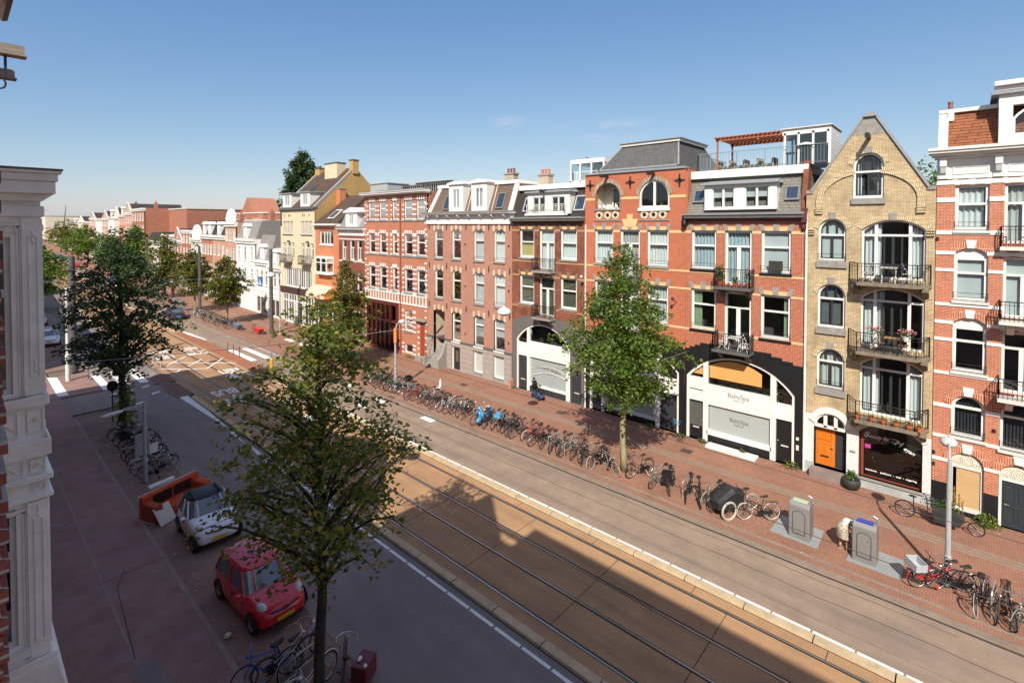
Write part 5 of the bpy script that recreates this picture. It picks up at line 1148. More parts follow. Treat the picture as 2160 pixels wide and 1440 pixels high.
mb.prism([(p[0]*.98, p[1]) for p in bay], 'z', 7.95, 8.05); bw = mb.build('bay_window', WHITE, b.root)
g = MB()
for p, q in zip(bay, bay[1:]): g.add([(p[0]*.95, p[1], 7.0), (q[0]*.95, q[1], 7.0), (q[0]*.95, q[1], 8.45), (p[0]*.95, p[1], 8.45)], [(0, 1, 2, 3)])
g.build('pane', GLASS, bw); mb = MB(); mb.prism([(p[0]*.9+.05, p[1]) for p in bay], 'z', 8.0, 8.4); mb.build('curtain', mat('peach_blind', (.65, .45, .32), .8), bw)
b.cornice(12.0, 12.3, WHITE, .5, 2)
mb = MB(); mb.hexa([(-.3, -.0, 12.3), (9, -.0, 12.3), (9, b.W, 12.3), (-.3, b.W, 12.3), (3.6, 0, 15.6), (5.5, 0, 15.6), (5.5, b.W-1.2, 15.6), (3.6, b.W-1.2, 15.6)]); mb.build('tiled_roof', TILEBR, b.root)
b.skylight(52.0, 53.2, 12.9, 13.9, -.3-12.3*3.9/3.3-.1, 3.9/3.3, m=WHITE)
b.chimney(55.2, 2.6, 12.5, 16.4, .8, 1.0, m=BR_9, pots=0, capm=STONE)
AW = mat('orange_white_awning', (.75, .55, .4), .8, amt=0)
n_ = AW.node_tree; wv = n_.nodes.new('ShaderNodeTexWave'); wv.inputs['Scale'].default_value = 1.1; wv.bands_direction = 'Y'; tcx = n_.nodes.new('ShaderNodeTexCoord'); n_.links.new(tcx.outputs['Object'], wv.inputs[0]); rmp = n_.nodes.new('ShaderNodeValToRGB'); rmp.color_ramp.interpolation = 'CONSTANT'; rmp.color_ramp.elements[0].color = (.72, .25, .07, 1); rmp.color_ramp.elements[1].position = .5; rmp.color_ramp.elements[1].color = (.8, .72, .6, 1); n_.links.new(wv.outputs[0], rmp.inputs[0]); n_.links.new(rmp.outputs[0], n_.nodes['Principled BSDF'].inputs['Base Color'])
mb = MB(); vs = []
for i in range(7):
    t = pi/2*i/6
    for yy in (.5, 4.7): vs.append((-1.5*sin(t), yy, 4.2+1.2*cos(t)))
mb.add(vs, [(2*i, 2*i+1, 2*i+3, 2*i+2) for i in range(6)]); mb.add([v for v in vs[0::2]]+[(0, .5, 4.2)], [tuple(range(8))]); mb.add([v for v in vs[1::2]]+[(0, 4.7, 4.2)], [tuple(range(8))]); mb.build('awning', AW, b.root)
b.shell(12.2, BR_9, depth=8, floors=(3.6, 6.5, 9.5))

# ---- B10 tall cream brick house
b = Bld('tall_house', 55.52, 64.65, 'tall cream brick house with dark tiled saddle roof, white dormers and broad yellow chimney')
for g0 in (56.3, 61.2):
    for k in range(3): b.window(g0+k*.95, g0+k*.95+.8, 11.02, 12.62, 0, None, mull=[(.5, 'f', .03, 0)], fw=.06, sillm=BLUESTONE)
for g0 in (56.0, 60.9):
    b.window(g0+1.0, g0+2.1, 7.7, 10.3, .25, 9.5, mull=[(.5, 'l', .05, 0)], fw=.08, sill=False)
    for k in (0, 2.3): b.window(g0+k, g0+k+.75, 8.1, 10.0, 0, 9.4, fw=.06, sillm=CREAM, curt='sheer')
    b.balcony(g0+.5, g0+2.6, 7.65, out=.7, rail=.9, slabm=BLUESTONE, step=.15)
b.window(56.6, 63.4, 4.5, 6.88, 0, None, mull=[(k/12, 'f', .05 if k % 3 else .12, 0) for k in range(1, 12)], fw=.14, sillm=WHITE, curt='blind', half=1)
b.op(56.0, 64.0, .12, 3.75); b.wall(BR_C, 0, 14.0)
mb = MB(); mb.box(-.12, .02, .01, b.W-.01, 3.75, 4.5); mb.build('brown_fascia', mat('brown_fascia_board', (.07, .04, .035), .5), b.root)
A, B = b.L(56.0, 64.0); mb = MB(); ring_mesh(mb, outline(A, B, .12, 3.75), outline(A+.1, B-.1, .3, 3.6), -.03, .2); mb.box(-.02, .18, A+.1, B-.1, 2.75, 2.9)
for k in range(1, 11): yy = A+(B-A)*k/11; mb.box(-.025, .2, yy-(.12 if k % 3 == 0 else .04), yy+(.12 if k % 3 == 0 else .04), .2, 3.7)
for q in (2.2, 4.6):
    for k in range(9): mb.box(-.03, .1, A+q, A+q+.6, .5+k*.25, .62+k*.25)
sf = mb.build('shop_front', WHITE, b.root); g = MB(); g.box(.1, .11, A, B, .2, 3.7); g.build('pane', GLASS, sf)
mb = MB(); mb.box(.3, .34, A, B, .15, 3.7); mb.build('shop_blinds', BLINDW, sf)
for y_ in (58.2, 58.6, 61.9, 62.3, 57, 63.6): b.anchor(y_, 13.3, .3)
mb = MB(); mb.box(-.25, .3, .002, b.W-.002, 14.0, 14.15)
for k in range(16): mb.box(-.2, 0, .3+k*.57, .48+k*.57, 13.85, 14.0)
mb.build('eaves', BLUESTONE, b.root)
mb = MB(); mb.prism([(-.1, 14.15), (10.4, 14.15), (5.2, 19.2)], 'y', .35, b.W-.35); mb.build('tiled_roof', TILEBR, b.root)
mb = MB()
for y0_ in (.002, b.W-.35): mb.prism([(.0, 12), (10.2, 12), (10.3, 14.2), (5.25, 19.1), (4.85, 19.1), (0, 14.35)], 'y', y0_, y0_+.345)
mb.explode('gable_wall', BR_OK, b.root)
mb = MB()
for y0_ in (-.02, b.W-.36): mb.prism([(-.2, 14.25), (.0, 14.12), (5.1, 19.05), (5.2, 19.4)], 'y', y0_, y0_+.38)
mb.explode('gable_coping', LEAD, b.root)
for p, q in ((61.8, 64.2), (57.1, 59.4)): b.dormer(p, q, 14.3, 16.0, .1, 3.0, wins=[(p+.55, q-.55)], wz=(14.55, 15.8), slope=False, overh=.2, wk=dict(mull=[(.5, 'f', .05, 0)], fw=.06))
b.chimney(59.2, 3.9, 16.5, 19.8, 1.2, 3.0, m=BR_C, pots=0, capm=BLUESTONE); b.chimney(55.75, 4.7, 18.4, 20.0, .8, .8, m=BR_OK, pots=0, capm=BLUESTONE); b.chimney(64.2, 4.7, 18.2, 19.6, .8, 1.2, m=BR_OK, pots=0, capm=BLUESTONE)
b.skylight(60.7, 61.6, 16.6, 17.3, -.1-14.15*5.3/5.05-.1, 5.3/5.05, m=BLUESTONE)
b.shell(14.1, BR_C, depth=10, floors=(3.9, 7.2, 10.5))
mb = MB(); mb.tube([(-.05, .15, PZ), (-.05, .15, 14.0)], .05, 6); mb.build('drainpipe', CREAM, b.root)
# simple neighbour to the right, outside the photograph
# ============================================================ rooftop structures
def P3(b, v): return v-b.y0
RR = empty('roof_room', (28.9, 5.0, 15.24), 0, 'white clad glazed room on the roof terrace, at the right end of the timber pergola', 'roof room')
mb = MB(); mb.box(0, 2.6, 0, 2.15, 1.62, 1.85); mb.box(2.5, 2.6, 0, 2.15, 0, 1.62); mb.box(0, 2.5, 0, .06, 0, 1.62)
for y_ in (.06, .7, 1.35, 1.98): mb.box(-.02, .08, y_-.0, y_+.1, 0, 1.7)
for k in range(11): mb.box(0, 2.62, -.02, .0, k*.165, k*.165+.15)
mb.box(-.02, .08, 0, 2.15, 1.55, 1.66); mb.build('room_shell', WHITE, RR)
for y_ in (.16, .8, 1.45): g = MB(); g.box(.02, .03, y_, y_+.54, .02, 1.56); g.build('pane', GLASS, RR)
mb = MB(); mb.box(-.1, 2.7, -.08, 2.2, 1.85, 1.9); mb.build('roof_sheet', WHITE2, RR)
PG = empty('pergola', (28.7, 7.2, 15.26), 0, 'red-brown timber pergola with light bulbs on the roof terrace', 'pergola')
mb = MB()
for y_ in (0, 3.2):
    mb.box(2.4, 2.48, y_-.04, y_+.04, 0, 1.72)
mb.box(.0, .08, 3.16, 3.24, 0, 1.72); mb.build('post', REDWOOD, PG)
mb = MB(); mb.box(0, .08, -.05, 3.3, 1.56, 1.72); mb.box(2.4, 2.48, -.05, 3.3, 1.56, 1.72)
for k in range(16): mb.box(-.1, 2.6, k*.215, k*.215+.14, 1.73, 1.78)
mb.build('slatted_top', REDWOOD, PG)
mb = MB()
for k in range(7): mb.sphere((.3+.9*(k % 2), .2+k*.48, 1.52), .035, 6, 4)
mb.build('light_bulb', WHITE, PG)
def railing(name, pts, z, h, label, m, step=.14, cat='railing'):
    mb = MB()
    for zz, r in ((z+h, .02), (z+.08, .012)): mb.tube([(p[0], p[1], zz) for p in pts], r, 5)
    for p, q in zip(pts, pts[1:]):
        d = sqrt((p[0]-q[0])**2+(p[1]-q[1])**2); n = max(1, int(d/step))
        for i in range(n+1):
            x, y = p[0]+(q[0]-p[0])*i/n, p[1]+(q[1]-p[1])*i/n; e = .02 if i % 10 == 0 or i == n else .006
            mb.box(x-e, x+e, y-e, y+e, z, z+h)
    return tag(mb.build(name, m), label, cat)
railing('terrace_railing', [(33.5, 5.2), (28.75, 5.1), (28.75, 11.5), (33.5, 11.6)], 15.25, .95, 'thin grey metal railing around the roof terrace below the pergola', mat('grey_rail', (.2, .24, .26), .5))
UM = empty('garden_umbrella', (29.2, 6.1, 15.26), 0, 'closed pale garden umbrella with table in front of the glazed roof room', 'umbrella')
mb = MB(); mb.tube([(0, 0, 0), (0, 0, 1.25)], .02, 6); mb.build('pole', GALV, UM); mb = MB(); mb.lathe([(.55, .95), (.3, 1.1), (.03, 1.2)], n=10, cap=False); mb.build('canopy', mat('pale_canvas', (.45, .46, .44), .9), UM)
TB = empty('garden_table', (29.3, 6.7, 15.26), 0, 'dark garden table with chairs beside the closed umbrella on the roof', 'table')
mb = MB(); mb.box(-.3, .3, -.4, .4, .62, .66); mb.build('tabletop', BLACKP, TB); mb = MB()
for sx in (-.25, .25):
    for sy in (-.35, .35): mb.box(sx-.02, sx+.02, sy-.02, sy+.02, 0, .62)
mb.build('trestle', BLACKP, TB)
BN = MB(); BN.box(30.6, 31.0, 8.0, 10.8, 15.26, 15.62)
for k in range(5): BN.box(30.2, 31.1, 7.9+k*.75, 8.0+k*.75, 15.26, 15.9)
tag(BN.build('terrace_bench', mat('pale_wicker', (.5, .4, .28), .8, amt=.3, scale=12)), 'low wicker bench behind the terrace railing under the pergola', 'bench')
RX = empty('roof_room', (30.5, 18.8, 15.1), 0, 'small white glass roof box behind the dark brick house', 'roof room')
mb = MB(); mb.box(0, 3, 0, 2.9, 1.5, 1.8)
for (x_, y_) in ((0, 0), (0, 1.0), (0, 1.95), (0, 2.78), (2.9, 0), (2.9, 2.78)): mb.box(x_, x_+.1, y_, y_+.12, 0, 1.5)
mb.box(0, .08, 0, 2.9, 0, .3); mb.box(2.95, 3, 0, 2.9, 0, 1.5); mb.build('room_frame', WHITE, RX); g = MB(); g.box(.04, .05, .1, 2.8, .3, 1.5); g.box(.1, 2.9, .04, .05, .3, 1.5); g.build('pane', GLASS, RX)
railing('terrace_railing', [(29.6, 18.8), (29.6, 20.8), (32, 20.8)], 15.1, .8, 'white balustrade on the flat roof beside the small glass roof box', WHITE, step=.16)
mb = MB()
for k in range(26): mb.box(32.0, 32.06, 35.6+k*.34, 35.8+k*.34, 15.2, 16.3)
for z_ in (15.35, 16.1): mb.box(31.9, 32.0, 35.5, 44.5, z_, z_+.08)
mb.box(31.2, 31.3, 35.5, 41, 16.2, 16.28)
for k in range(30): mb.box(31.0, 32.0, 35.6+k*.18, 35.66+k*.18, 16.28, 16.34)
tag(mb.build('roof_fence', DARKWOOD), 'weathered dark timber fence and pergola on the flat roof of the white striped house', 'fence')
SC = empty('scaffold_shed', (34, 50, 14), 0, 'pale corrugated sheet shed on the roof behind the ochre gable', 'shed'); mb = MB(); mb.box(0, 3, 0, 3.5, 0, 3.0)
for k in range(18): mb.box(-.03, 0, .05+k*.2, .12+k*.2, 0, 3)
mb.build('sheet_wall', mat('pale_corrugated_sheet', (.38, .4, .4), .5, amt=.05), SC); mb = MB(); mb.box(-.1, 3.1, -.1, 3.6, 3.0, 3.08); mb.build('roof', LEAD, SC)

# ============================================================ farther houses
FWIN = {}
def fwin(w_, h, m, rise=0, cross=True, dark=None):
    k = (round(w_, 2), round(h, 2), m.name, rise, cross)
    if k not in FWIN:
        mb = MB(); o = outline(0, w_, 0, h, rise); i = outline(.09, w_-.09, .1, h-.08, max(0, rise-.02)); ring_mesh(mb, o, i, -.03, .2)
        if cross: mb.box(-.01, .1, .05, w_-.05, h*.64, h*.64+.07)
        mb.box(-.10, .0, -.06, w_+.06, -.09, 0)
        a = mb.build('window', m); g = MB(); g.add([(.1, *p) for p in i], [tuple(range(len(i)))]); p = g.build('pane', dark or FP); FWIN[k] = (a.data, p.data); bpy.data.objects.remove(a); bpy.data.objects.remove(p)
    return FWIN[k]
FP = mat('far_window_glass', (.045, .05, .055), .08, spec=1, amt=.8, scale=.9)
FPL = mat('far_window_net_curtain', (.32, .32, .30), .3, spec=.8, amt=.3, scale=.7)
def put_win(parent, y, z, w_, h, m, rise=0, cross=True, light=False, x=0):
    a, p = fwin(w_, h, m, rise, cross)
    wo = bpy.data.objects.new('window', a); COL.objects.link(wo); wo.parent = parent; wo.location = (x, y, z)
    po = bpy.data.objects.new('pane', p); COL.objects.link(po); po.parent = wo
    if light: po.material_slots[0].link = 'OBJECT'; po.material_slots[0].material = FPL
def far_house(y0, y1, H, label, m, floors=3, cols=3, roof='flat', side=1, g=3.6, wm=None, wh=1.7, ww=.85, corn=WHITE, shop=True, dormers=0, roofm=None, rh=2.4, group=None, trim=None, chim=0, depth=10, shopm=None, simple=False, sidem=None, band=None, dm=None, X=None, gapx=0):
    yc = (y0+y1)/2; W = y1-y0
    if side == 1: X = 28+bend(yc) if X is None else X; root = empty('terraced_house', (X+gapx, y0, 0) if y0 < 60 else (28+bend(y0)+gapx, y0, 0), -bdir(yc), label, 'house', group)
    else: X = 0.3+bend(yc) if X is None else X; root = empty('terraced_house', (X, y1, 0), pi-bdir(yc), label, 'house', group)
    ops = []; wm = wm or WHITE; fh = (H-g-.5)/floors; wr = random.Random(int(y0*7)+side)
    pos = []
    for f in range(floors):
        for c in range(cols):
            yc_ = W*(c+.5)/cols; a = yc_-ww/2; z = g+.25+f*fh; h = min(wh, fh-.85); ops.append((a, a+ww, z+.2, z+.2+h, 0)); pos.append((a, z+.2, h))
    if shop: ops.append((.35, W-.35, .1, g-.75, 0))
    mb = MB(); wall_mesh(mb, 0, W, 0, H, ops, 0, depth=.22); mb.box(.22, depth, .003, W-.003, 0, H-.02); mb.build('wall', [m], root)
    for a, z, h in pos: put_win(root, a, z, ww, h, wm, light=wr.random() < .45)
    if shop:
        mb = MB(); ring_mesh(mb, outline(.35, W-.35, .1, g-.75), outline(.5, W-.5, .35, g-1.2), -.03, .2); n = max(2, int(W/1.4))
        for k in range(1, n): yy = .35+(W-.7)*k/n; mb.box(-.02, .2, yy-.05, yy+.05, .1, g-.8)
        s_ = mb.build('shop_front', shopm or WHITE, root); gq = MB(); gq.box(.08, .09, .4, W-.4, .15, g-.9); gq.build('pane', FP, s_)
    mb = MB(); mb.box(-.35, .3, .002, W-.002, H-.35, H); mb.box(-.2, .3, .003, W-.003, H-.7, H-.352); mb.box(-.05, .02, .01, W-.01, g-.5, g-.25); mb.build('cornice', corn, root)
    rm = roofm or TILEDK
    if roof == 'mansard':
        mb = MB(); mb.hexa([(.1, .05, H), (depth, .05, H), (depth, W-.05, H), (.1, W-.05, H), (1.0, .05, H+rh), (depth-.5, .05, H+rh), (depth-.5, W-.05, H+rh), (1.0, W-.05, H+rh)]); mb.build('mansard_roof', rm, root)
    elif roof == 'saddle':   # ridge parallel to the street
        mb = MB(); mb.prism([(-.1, H), (depth, H), (depth*.5, H+rh)], 'y', .01, W-.01); mb.build('saddle_roof', rm, root)
    elif roof == 'gable':    # gable towards the street
        mb = MB(); mb.prism([(.002, H), (W-.002, H), (W*.5, H+rh)], 'x', .0, .35); mb.build('gable', m, root); mb = MB(); mb.prism([(.1, H), (W-.1, H), (W*.5, H+rh-.15)], 'x', .36, depth); mb.build('saddle_roof', rm, root)
        mb = MB(); mb.tube([(-.02, -.02, H), (-.02, W/2, H+rh+.08), (-.02, W+.02, H)], .14, 4); mb.build('gable_coping', corn, root); put_win(root, W/2-.4, H+rh*.18, .8, min(1.3, rh*.45), wm)
    elif roof == 'clock':    # curved white gable
        mb = MB(); o = outline(W*.12, W*.88, H, H+rh, rh*.6, 12); mb.prism(o, 'x', -.05, .3)
        for yy in (W*.12, W*.88): mb.sphere((.1, yy, H+.5), (.2, .35, .5), 8, 6)
        mb.build('curved_gable', WHITE, root); put_win(root, W/2-.35, H+.3, .7, 1.0, wm, x=-.06)
    for k in range(dormers):
        yy = W*(k+.5)/dormers; mb = MB(); mb.box(.0, 2.0, yy-.65, yy+.65, H+.05, H+1.75); mb.prism([(yy-.8, H+1.75), (yy+.8, H+1.75), (yy, H+2.2)], 'x', -.15, 2.1); d_ = mb.build('dormer', WHITE, root); put_win(d_, yy-.4, H+.35, .8, 1.2, wm, x=-.04)
    for k in range(chim):
        yy = .5+(W-1)*(k/(max(1, chim-1)) if chim > 1 else .1); zt = H+(rh if roof != 'flat' else .2); mb = MB(); mb.box(2.4, 3.0, yy-.45, yy+.45, H, zt+1.2)
        for q in range(3): mb.lathe([(.09, zt+1.2), (.09, zt+1.65)], (2.7, yy-.3+.3*q, 0), 6)
        mb.build('chimney', BR_F, root)
    return root
FW1 = mat('far_white_stucco', (.74, .73, .70), .7, amt=.05, scale=1)
FW2 = mat('far_cream_stucco', (.60, .54, .42), .7, amt=.08)
FPK = BR_F2; GRN = mat('green_copper_roof', (.09, .13, .07), .7, amt=.2); GRZ = brick('grey_zinc_slates', (.23, .215, .2, 1), (.26, .245, .225, 1), (.14, .13, .12, 1), .6, .3, .015, stain=.1)
h = far_house(64.7, 68.6, 6.9, 'low white corner house with olive mansard and white dormers beside the tall cream house', FW1, 1, 3, 'mansard', roofm=mat('olive_roof', (.2, .19, .12), .8), rh=2.3, dormers=1, wh=1.9)
h = far_house(68.6, 73.3, 7.4, 'low white house with a curved olive grey mansard behind the mast', FW1, 1, 3, 'mansard', roofm=GRZ, rh=3.4, dormers=1, wh=2.0)
h = far_house(73.3, 80.9, 10.2, 'white rendered house with grey zinc roof and a white pedimented dormer', FW1, 2, 3, 'mansard', roofm=GRZ, rh=2.6, dormers=1, wh=2.0, ww=.9, shop=False, chim=1)
h = far_house(80.9, 85.8, 12.6, 'narrow pale pink house with ornate curved top gable', FPK, 3, 3, 'clock', rh=2.0, ww=.8, dormers=0)
h = far_house(85.8, 92.3, 10.5, 'pink brick house with white cornice, right of its twin behind the trees', FPK, 2, 3, 'mansard', rh=2.2, dormers=1, chim=1)
h = far_house(92.3, 98.5, 10.5, 'red and white striped brick house with grey attic and two white dormers', BR_F, 2, 4, 'mansard', rh=2.4, dormers=2, ww=.8)
h = far_house(98.5, 105, 9.8, 'white house with a curved neck gable', FW1, 2, 3, 'clock', rh=2.4)
h = far_house(105, 111, 11.2, 'red brick house with white crested gable and green roof behind', BR_F, 3, 3, 'flat', chim=1)
h = far_house(111, 118.3, 9.2, 'red brick house with black gabled attic and small turrets', BR_F, 2, 3, 'gable', rh=2.4, roofm=TILEDK)
h = far_house(118.3, 131, 8.0, 'low brown house with wide dark roof before the tall red wall', BR_D, 2, 5, 'mansard', rh=2.2, dormers=2)
h = far_house(131, 143.5, 8.6, 'pale low terrace with grey roof at the foot of the tall red wall', FW2, 2, 5, 'mansard', rh=1.8)
far = [(146, 162, 16.2, BR_F, 'flat', 0, 'tall red brick block with a big blank side wall'), (162, 172, 15.4, FPK, 'gable', 2.6, 'pink house with white gabled attic left of the blank red wall'), (172, 182, 15.0, BR_9, 'mansard', 2.2, 'orange red house with grey sheet roof far up the street'),
       (182, 191, 14.4, FW2, 'gable', 3.0, 'cream gabled house with pinnacles far up the street'), (191, 202, 14.6, FW1, 'mansard', 1.8, 'white rendered house with scaffolded gable'), (202, 216, 14.2, FPK, 'gable', 2.6, 'pale brick gabled house beyond the white one'),
       (216, 232, 14.2, FW1, 'flat', 0, 'tall blank white walled house far up the street'), (232, 248, 14.6, FPK, 'gable', 2.2, 'brown pink gabled house right of a red front'), (248, 268, 13.4, BR_9, 'flat', 0, 'far bright red house front'),
       (268, 290, 13.6, FW2, 'gable', 2.2, 'far cream gabled house beyond the red front'), (290, 318, 12.8, BR_F, 'mansard', 1.6, 'far brown brick block with dark mansard'), (318, 356, 12.4, FW2, 'flat', 0, 'distant long flat roofed block'),
       (356, 420, 11.4, FPK, 'flat', 0, 'distant pale red row near the end of the street'), (420, 500, 10.8, BR_F, 'flat', 0, 'most distant brick row at the end of the street')]
for i, (a, c, H, m, rf, rh, lab) in enumerate(far):
    far_house(a, c, H, lab, m, 4 if H > 12 else 3, max(3, int((c-a)/3.2)), rf, rh=rh or 1, ww=1.2, wh=2.0, dormers=1 if rf == 'mansard' else 0, chim=1 if i % 2 == 0 else 0, depth=12)
# blocks behind, showing over the low roofs
def block(x0, x1, y0, y1, H, m, label, wins=(), top=None, name='rear_building', parts=()):
    r = empty(name, (x0, y0, 0), 0, label, 'building'); mb = MB(); mb.box(0, x1-x0, 0, y1-y0, 0, H); mb.build('wall', m, r)
    mb = MB(); mb.box(-.15, x1-x0+.15, -.15, y1-y0+.15, H, H+.25); mb.build('roof_edge', top or WHITE2, r)
    for (y, z, w_, h_) in wins: put_win(r, y, z, w_, h_, WHITE, x=-.05)
    return r
r = block(44, 58, 110, 128, 14.6, BR_F, 'brown red house behind with white framed windows and a pointed gable', [(2, 12.2, 1.2, 1.4), (4, 12.2, 1.2, 1.4), (9, 12.2, 1.2, 1.4), (13, 12.2, 1.2, 1.4)])
mb = MB(); mb.prism([(5.0, 14.85), (12.0, 14.85), (8.5, 18.2)], 'x', 0, 6); mb.build('gable', BR_F, r)
r = block(40, 54, 74, 96, 12.6, FW1, 'white flat roofed building behind the zinc roofed house', [(2, 10.4, 1.6, 1.2), (4.2, 10.4, 1.6, 1.2), (14, 10.6, 1.2, 1.2)])
mb = MB(); mb.box(1.0, 1.8, 10.5, 12.4, 12.6, 14.2)
for k in range(3): mb.lathe([(.12, 14.2), (.12, 15.6)], (1.4, 10.9+.6*k, 0), 6)
mb.build('chimney', BR_7, r)
block(70, 84, 108, 128, 15.2, FW1, 'white upper storeys far behind, with a fence of pale slats', [(3, 13.4, 1.5, 1.0), (8, 13.4, 1.5, 1.0)])
block(60, 74, 90, 112, 14.2, mat('pale_slatted_wall', (.5, .47, .4), .8, amt=.15, scale=6, stretch=(1, 8, .2)), 'long pale slatted rooftop wall behind the white house')
block(40, 52, 98.5, 112, 12.9, GRN, 'dull green roofed block behind the white gabled house')
block(36, 50, 132, 146, 15.8, BR_F, 'broad red brick wall rising behind the low brown roof')
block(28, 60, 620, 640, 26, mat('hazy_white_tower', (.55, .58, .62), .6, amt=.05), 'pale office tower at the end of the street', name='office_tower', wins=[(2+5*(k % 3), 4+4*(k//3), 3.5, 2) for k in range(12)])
block(52, 120, 560, 590, 19, FW2, 'long low pale office block with dark roof edge closing the far street', top=BLACKP, name='office_block', wins=[(3+6*k, 14, 4, 1.6) for k in range(4)])
mb = MB(); mb.tube([(60, 540, 0), (62.5, 540, 28)], [.5, .15], 6); tag(mb.build('distant_mast', DGREY), 'thin leaning mast above the roofs at the end of the street', 'mast')
block(80, 120, 210, 260, 15.5, FW2, 'distant pale roofs behind the red brick wall')
block(95, 130, 130, 165, 15.8, mat('distant_beige', (.45, .42, .36), .8), 'distant beige flats on the skyline behind the street')
for i, (x_, y_, hh) in enumerate(((72, 118, 18.6), (92, 140, 17.5))): mb = MB(); mb.lathe([(.25, 0), (.25, hh)], (x_, y_, 0), 8); tag(mb.build('flue_pipe', mat('dark_blue_flue', (.03, .05, .07), .5)), ('tall dark flue pipe standing above the white buildings', 'thin flue on the distant skyline')[i], 'flue')

# ============================================================ our own side of the street
own = [(-24, -12, 15.4, BR_F, 0), (-12, -4, 15.4, BR_D, 0), ]
for a, c, H, m, q in own: far_house(a, c, H, f'red brick house on the near side, south of the camera window ({"second" if a < -20 else "first"} door)', m, 4, 4, 'flat', side=-1, g=3.4, X=.1)
# house of the camera: unseen wall made pale to bounce light, eaves overhead
r = empty('near_house', (-.3, -4, 0), 0, 'brick house on the near side whose eaves gutter hangs into the top left corner', 'house')
mb = MB(); mb.box(-9, -.08, 0, 11.2, 0, 14.4); mb.box(-9, -.08, 11.2, 11.94, 0, 12.4); mb.build('wall', FW2, r)
mb = MB()
NB = brick('near_dark_red_brick', (.30, .085, .055, 1), (.36, .11, .07, 1), (.5, .42, .36, 1), .21, .0625, .008, stain=.4, bump=.8)
k = 0
while k*.0655 < 15:
    z = k*.0655; o = .022 if k % 2 else 0; w_ = random.uniform(-.006, .006); mb.box(-.0, .425+o+w_, 7.1, 7.9, z, z+.056); k += 1
mb.box(0, .41, 7.1, 7.85, 0, 14.6); mb.build('brick_pier', NB, r)
mb = MB(); mb.prism([(.05, 14.86), (.16, 14.68), (.21, 14.70), (.24, 14.9), (.05, 14.9)], 'y', -20, 4.8); mb.build('eaves_gutter', mat('old_brown_gutter', (.10, .07, .05), .7, amt=.4, scale=5, stretch=(1, .2, 1)), r)
mb = MB(); mb.hexa([(-9, -20, 14.6), (.25, -20, 14.6), (.25, 4.6, 14.6), (-9, 4.6, 14.6), (-8, -20, 16.0), (.3, -20, 16.0), (.3, 4.2, 16.0), (-8, 4.2, 16.0)]); mb.prism([(4.6, 14.5), (7.2, 14.4), (7.2, 16.5), (6.9, 16.7), (5.5, 14.5)], 'x', -4, .3); mb.build('roof', TILEDK, r)
for o_ in list(COL.objects):
    if o_.parent == r and o_.name.split('.')[0] in ('eaves_gutter', 'roof'): o_.location = (.3 if 'roof' in o_.name else .6, 4 if 'roof' in o_.name else 8, 0)
# ---- the carved white bay next door
BAYM = mat('greyed_cream_stucco', (.84, .79, .71), .8, amt=.14, scale=2.2, bump=.25)
r = empty('bay_house', (0, 9, 0), 0, 'neighbouring house with a carved cream bay and tall sash windows at the left edge', 'house')
mb = MB(); mb.box(-9, -.25, -1.05, 2.75, 0, 12.3); mb.build('wall', FPK, r)
YB = 1.8
mb = MB()
mb.box(-.25, .93, -.12, YB, 12.60, 12.76); mb.box(-.25, .955, -.14, YB, 12.762, 12.86); mb.prism([(-.25, 12.5), (.80, 12.5), (.92, 12.6), (-.25, 12.6)], 'y', -.05, YB); mb.box(-.25, .99, -.18, YB, 12.862, 12.90)
c_ = mb.build('cornice', BAYM, r, bevel=.008); mb = MB(); mb.box(-.25, 1.0, -.19, YB, 12.9, 12.925); mb.build('lead_capping', BLUESTONE, r)
def layer(z0, z1, x1, yf): return (z0, z1, x1, yf)
mb = MB()
ops = [(-.2, .50, 10.04, 12.04, 0), (-.2, .50, 6.78, 8.56, 0)]
def face(z0, z1, x1, yf, ops_=()):
    t = MB(); wall_mesh(t, -.25, x1, z0, z1, ops_, 0, depth=.16)
    mb.add([(p[1], yf+p[0], p[2]) for p in t.v], t.f); mb.box(x1-.02, x1-.002, yf+.001, YB, z0, z1)
face(12.3, 12.5, .79, 0); face(9.62, 12.3, .79, 0, ops); face(8.86, 9.62, .80, 0); face(6.3, 8.86, .82, 0, ops); face(0, 6.3, .86, 0)
mb.build('bay_wall', BAYM, r)
mb = MB()
for z0, z1, xo, yo in ((12.30, 12.44, .825, -.03), (9.84, 9.98, .835, -.05), (9.18, 9.40, .845, -.06), (8.86, 8.94, .86, -.07), (8.62, 8.68, .86, -.06), (6.44, 6.52, .87, -.05)): mb.box(-.25, xo, yo, YB, z0, z1)
mb.prism([(.84, 9.4), (.80, 9.48), (.80, 9.4)], 'y', -.04, YB)
mb.prism([(-.25, 6.44), (.87, 6.44), (.90, 6.2), (.98, 5.9), (1.02, 5.3), (-.25, 5.3)], 'y', -.06, YB)
mb.build('moulding', BAYM, r, bevel=.012)
mb = MB()                                             # pilaster with raised panel, moulded architrave round the glass
for (z0, z1) in ((10.0, 12.28), (6.54, 8.60)):
    mb.box(.60, .80, -.035, 0, z0, z1); ring = (outline(.66, .755, z0+.22, z1-.22), outline(.672, .743, z0+.235, z1-.235))
    t = MB(); ring_mesh(t, ring[0], ring[1], 0, .012); mb.add([(p[1], -.047+p[0], p[2]) for p in t.v], t.f)
    for (xa, xb, yy) in ((.555, .575, -.012), (.58, .597, -.022)): mb.box(xa, xb, yy, 0, z0, z1-.1); 
    mb.box(-.2, .575, -.012, 0, z1-.12, z1-.10); mb.box(-.2, .597, -.03, 0, z1-.09, z1-.06)
    for zz in (z0+.08, z1-.12): mb.sphere((.80, -.0, zz), (.018, .03, .05), 8, 6); mb.sphere((.61, -.03, zz), (.02, .02, .045), 8, 6)
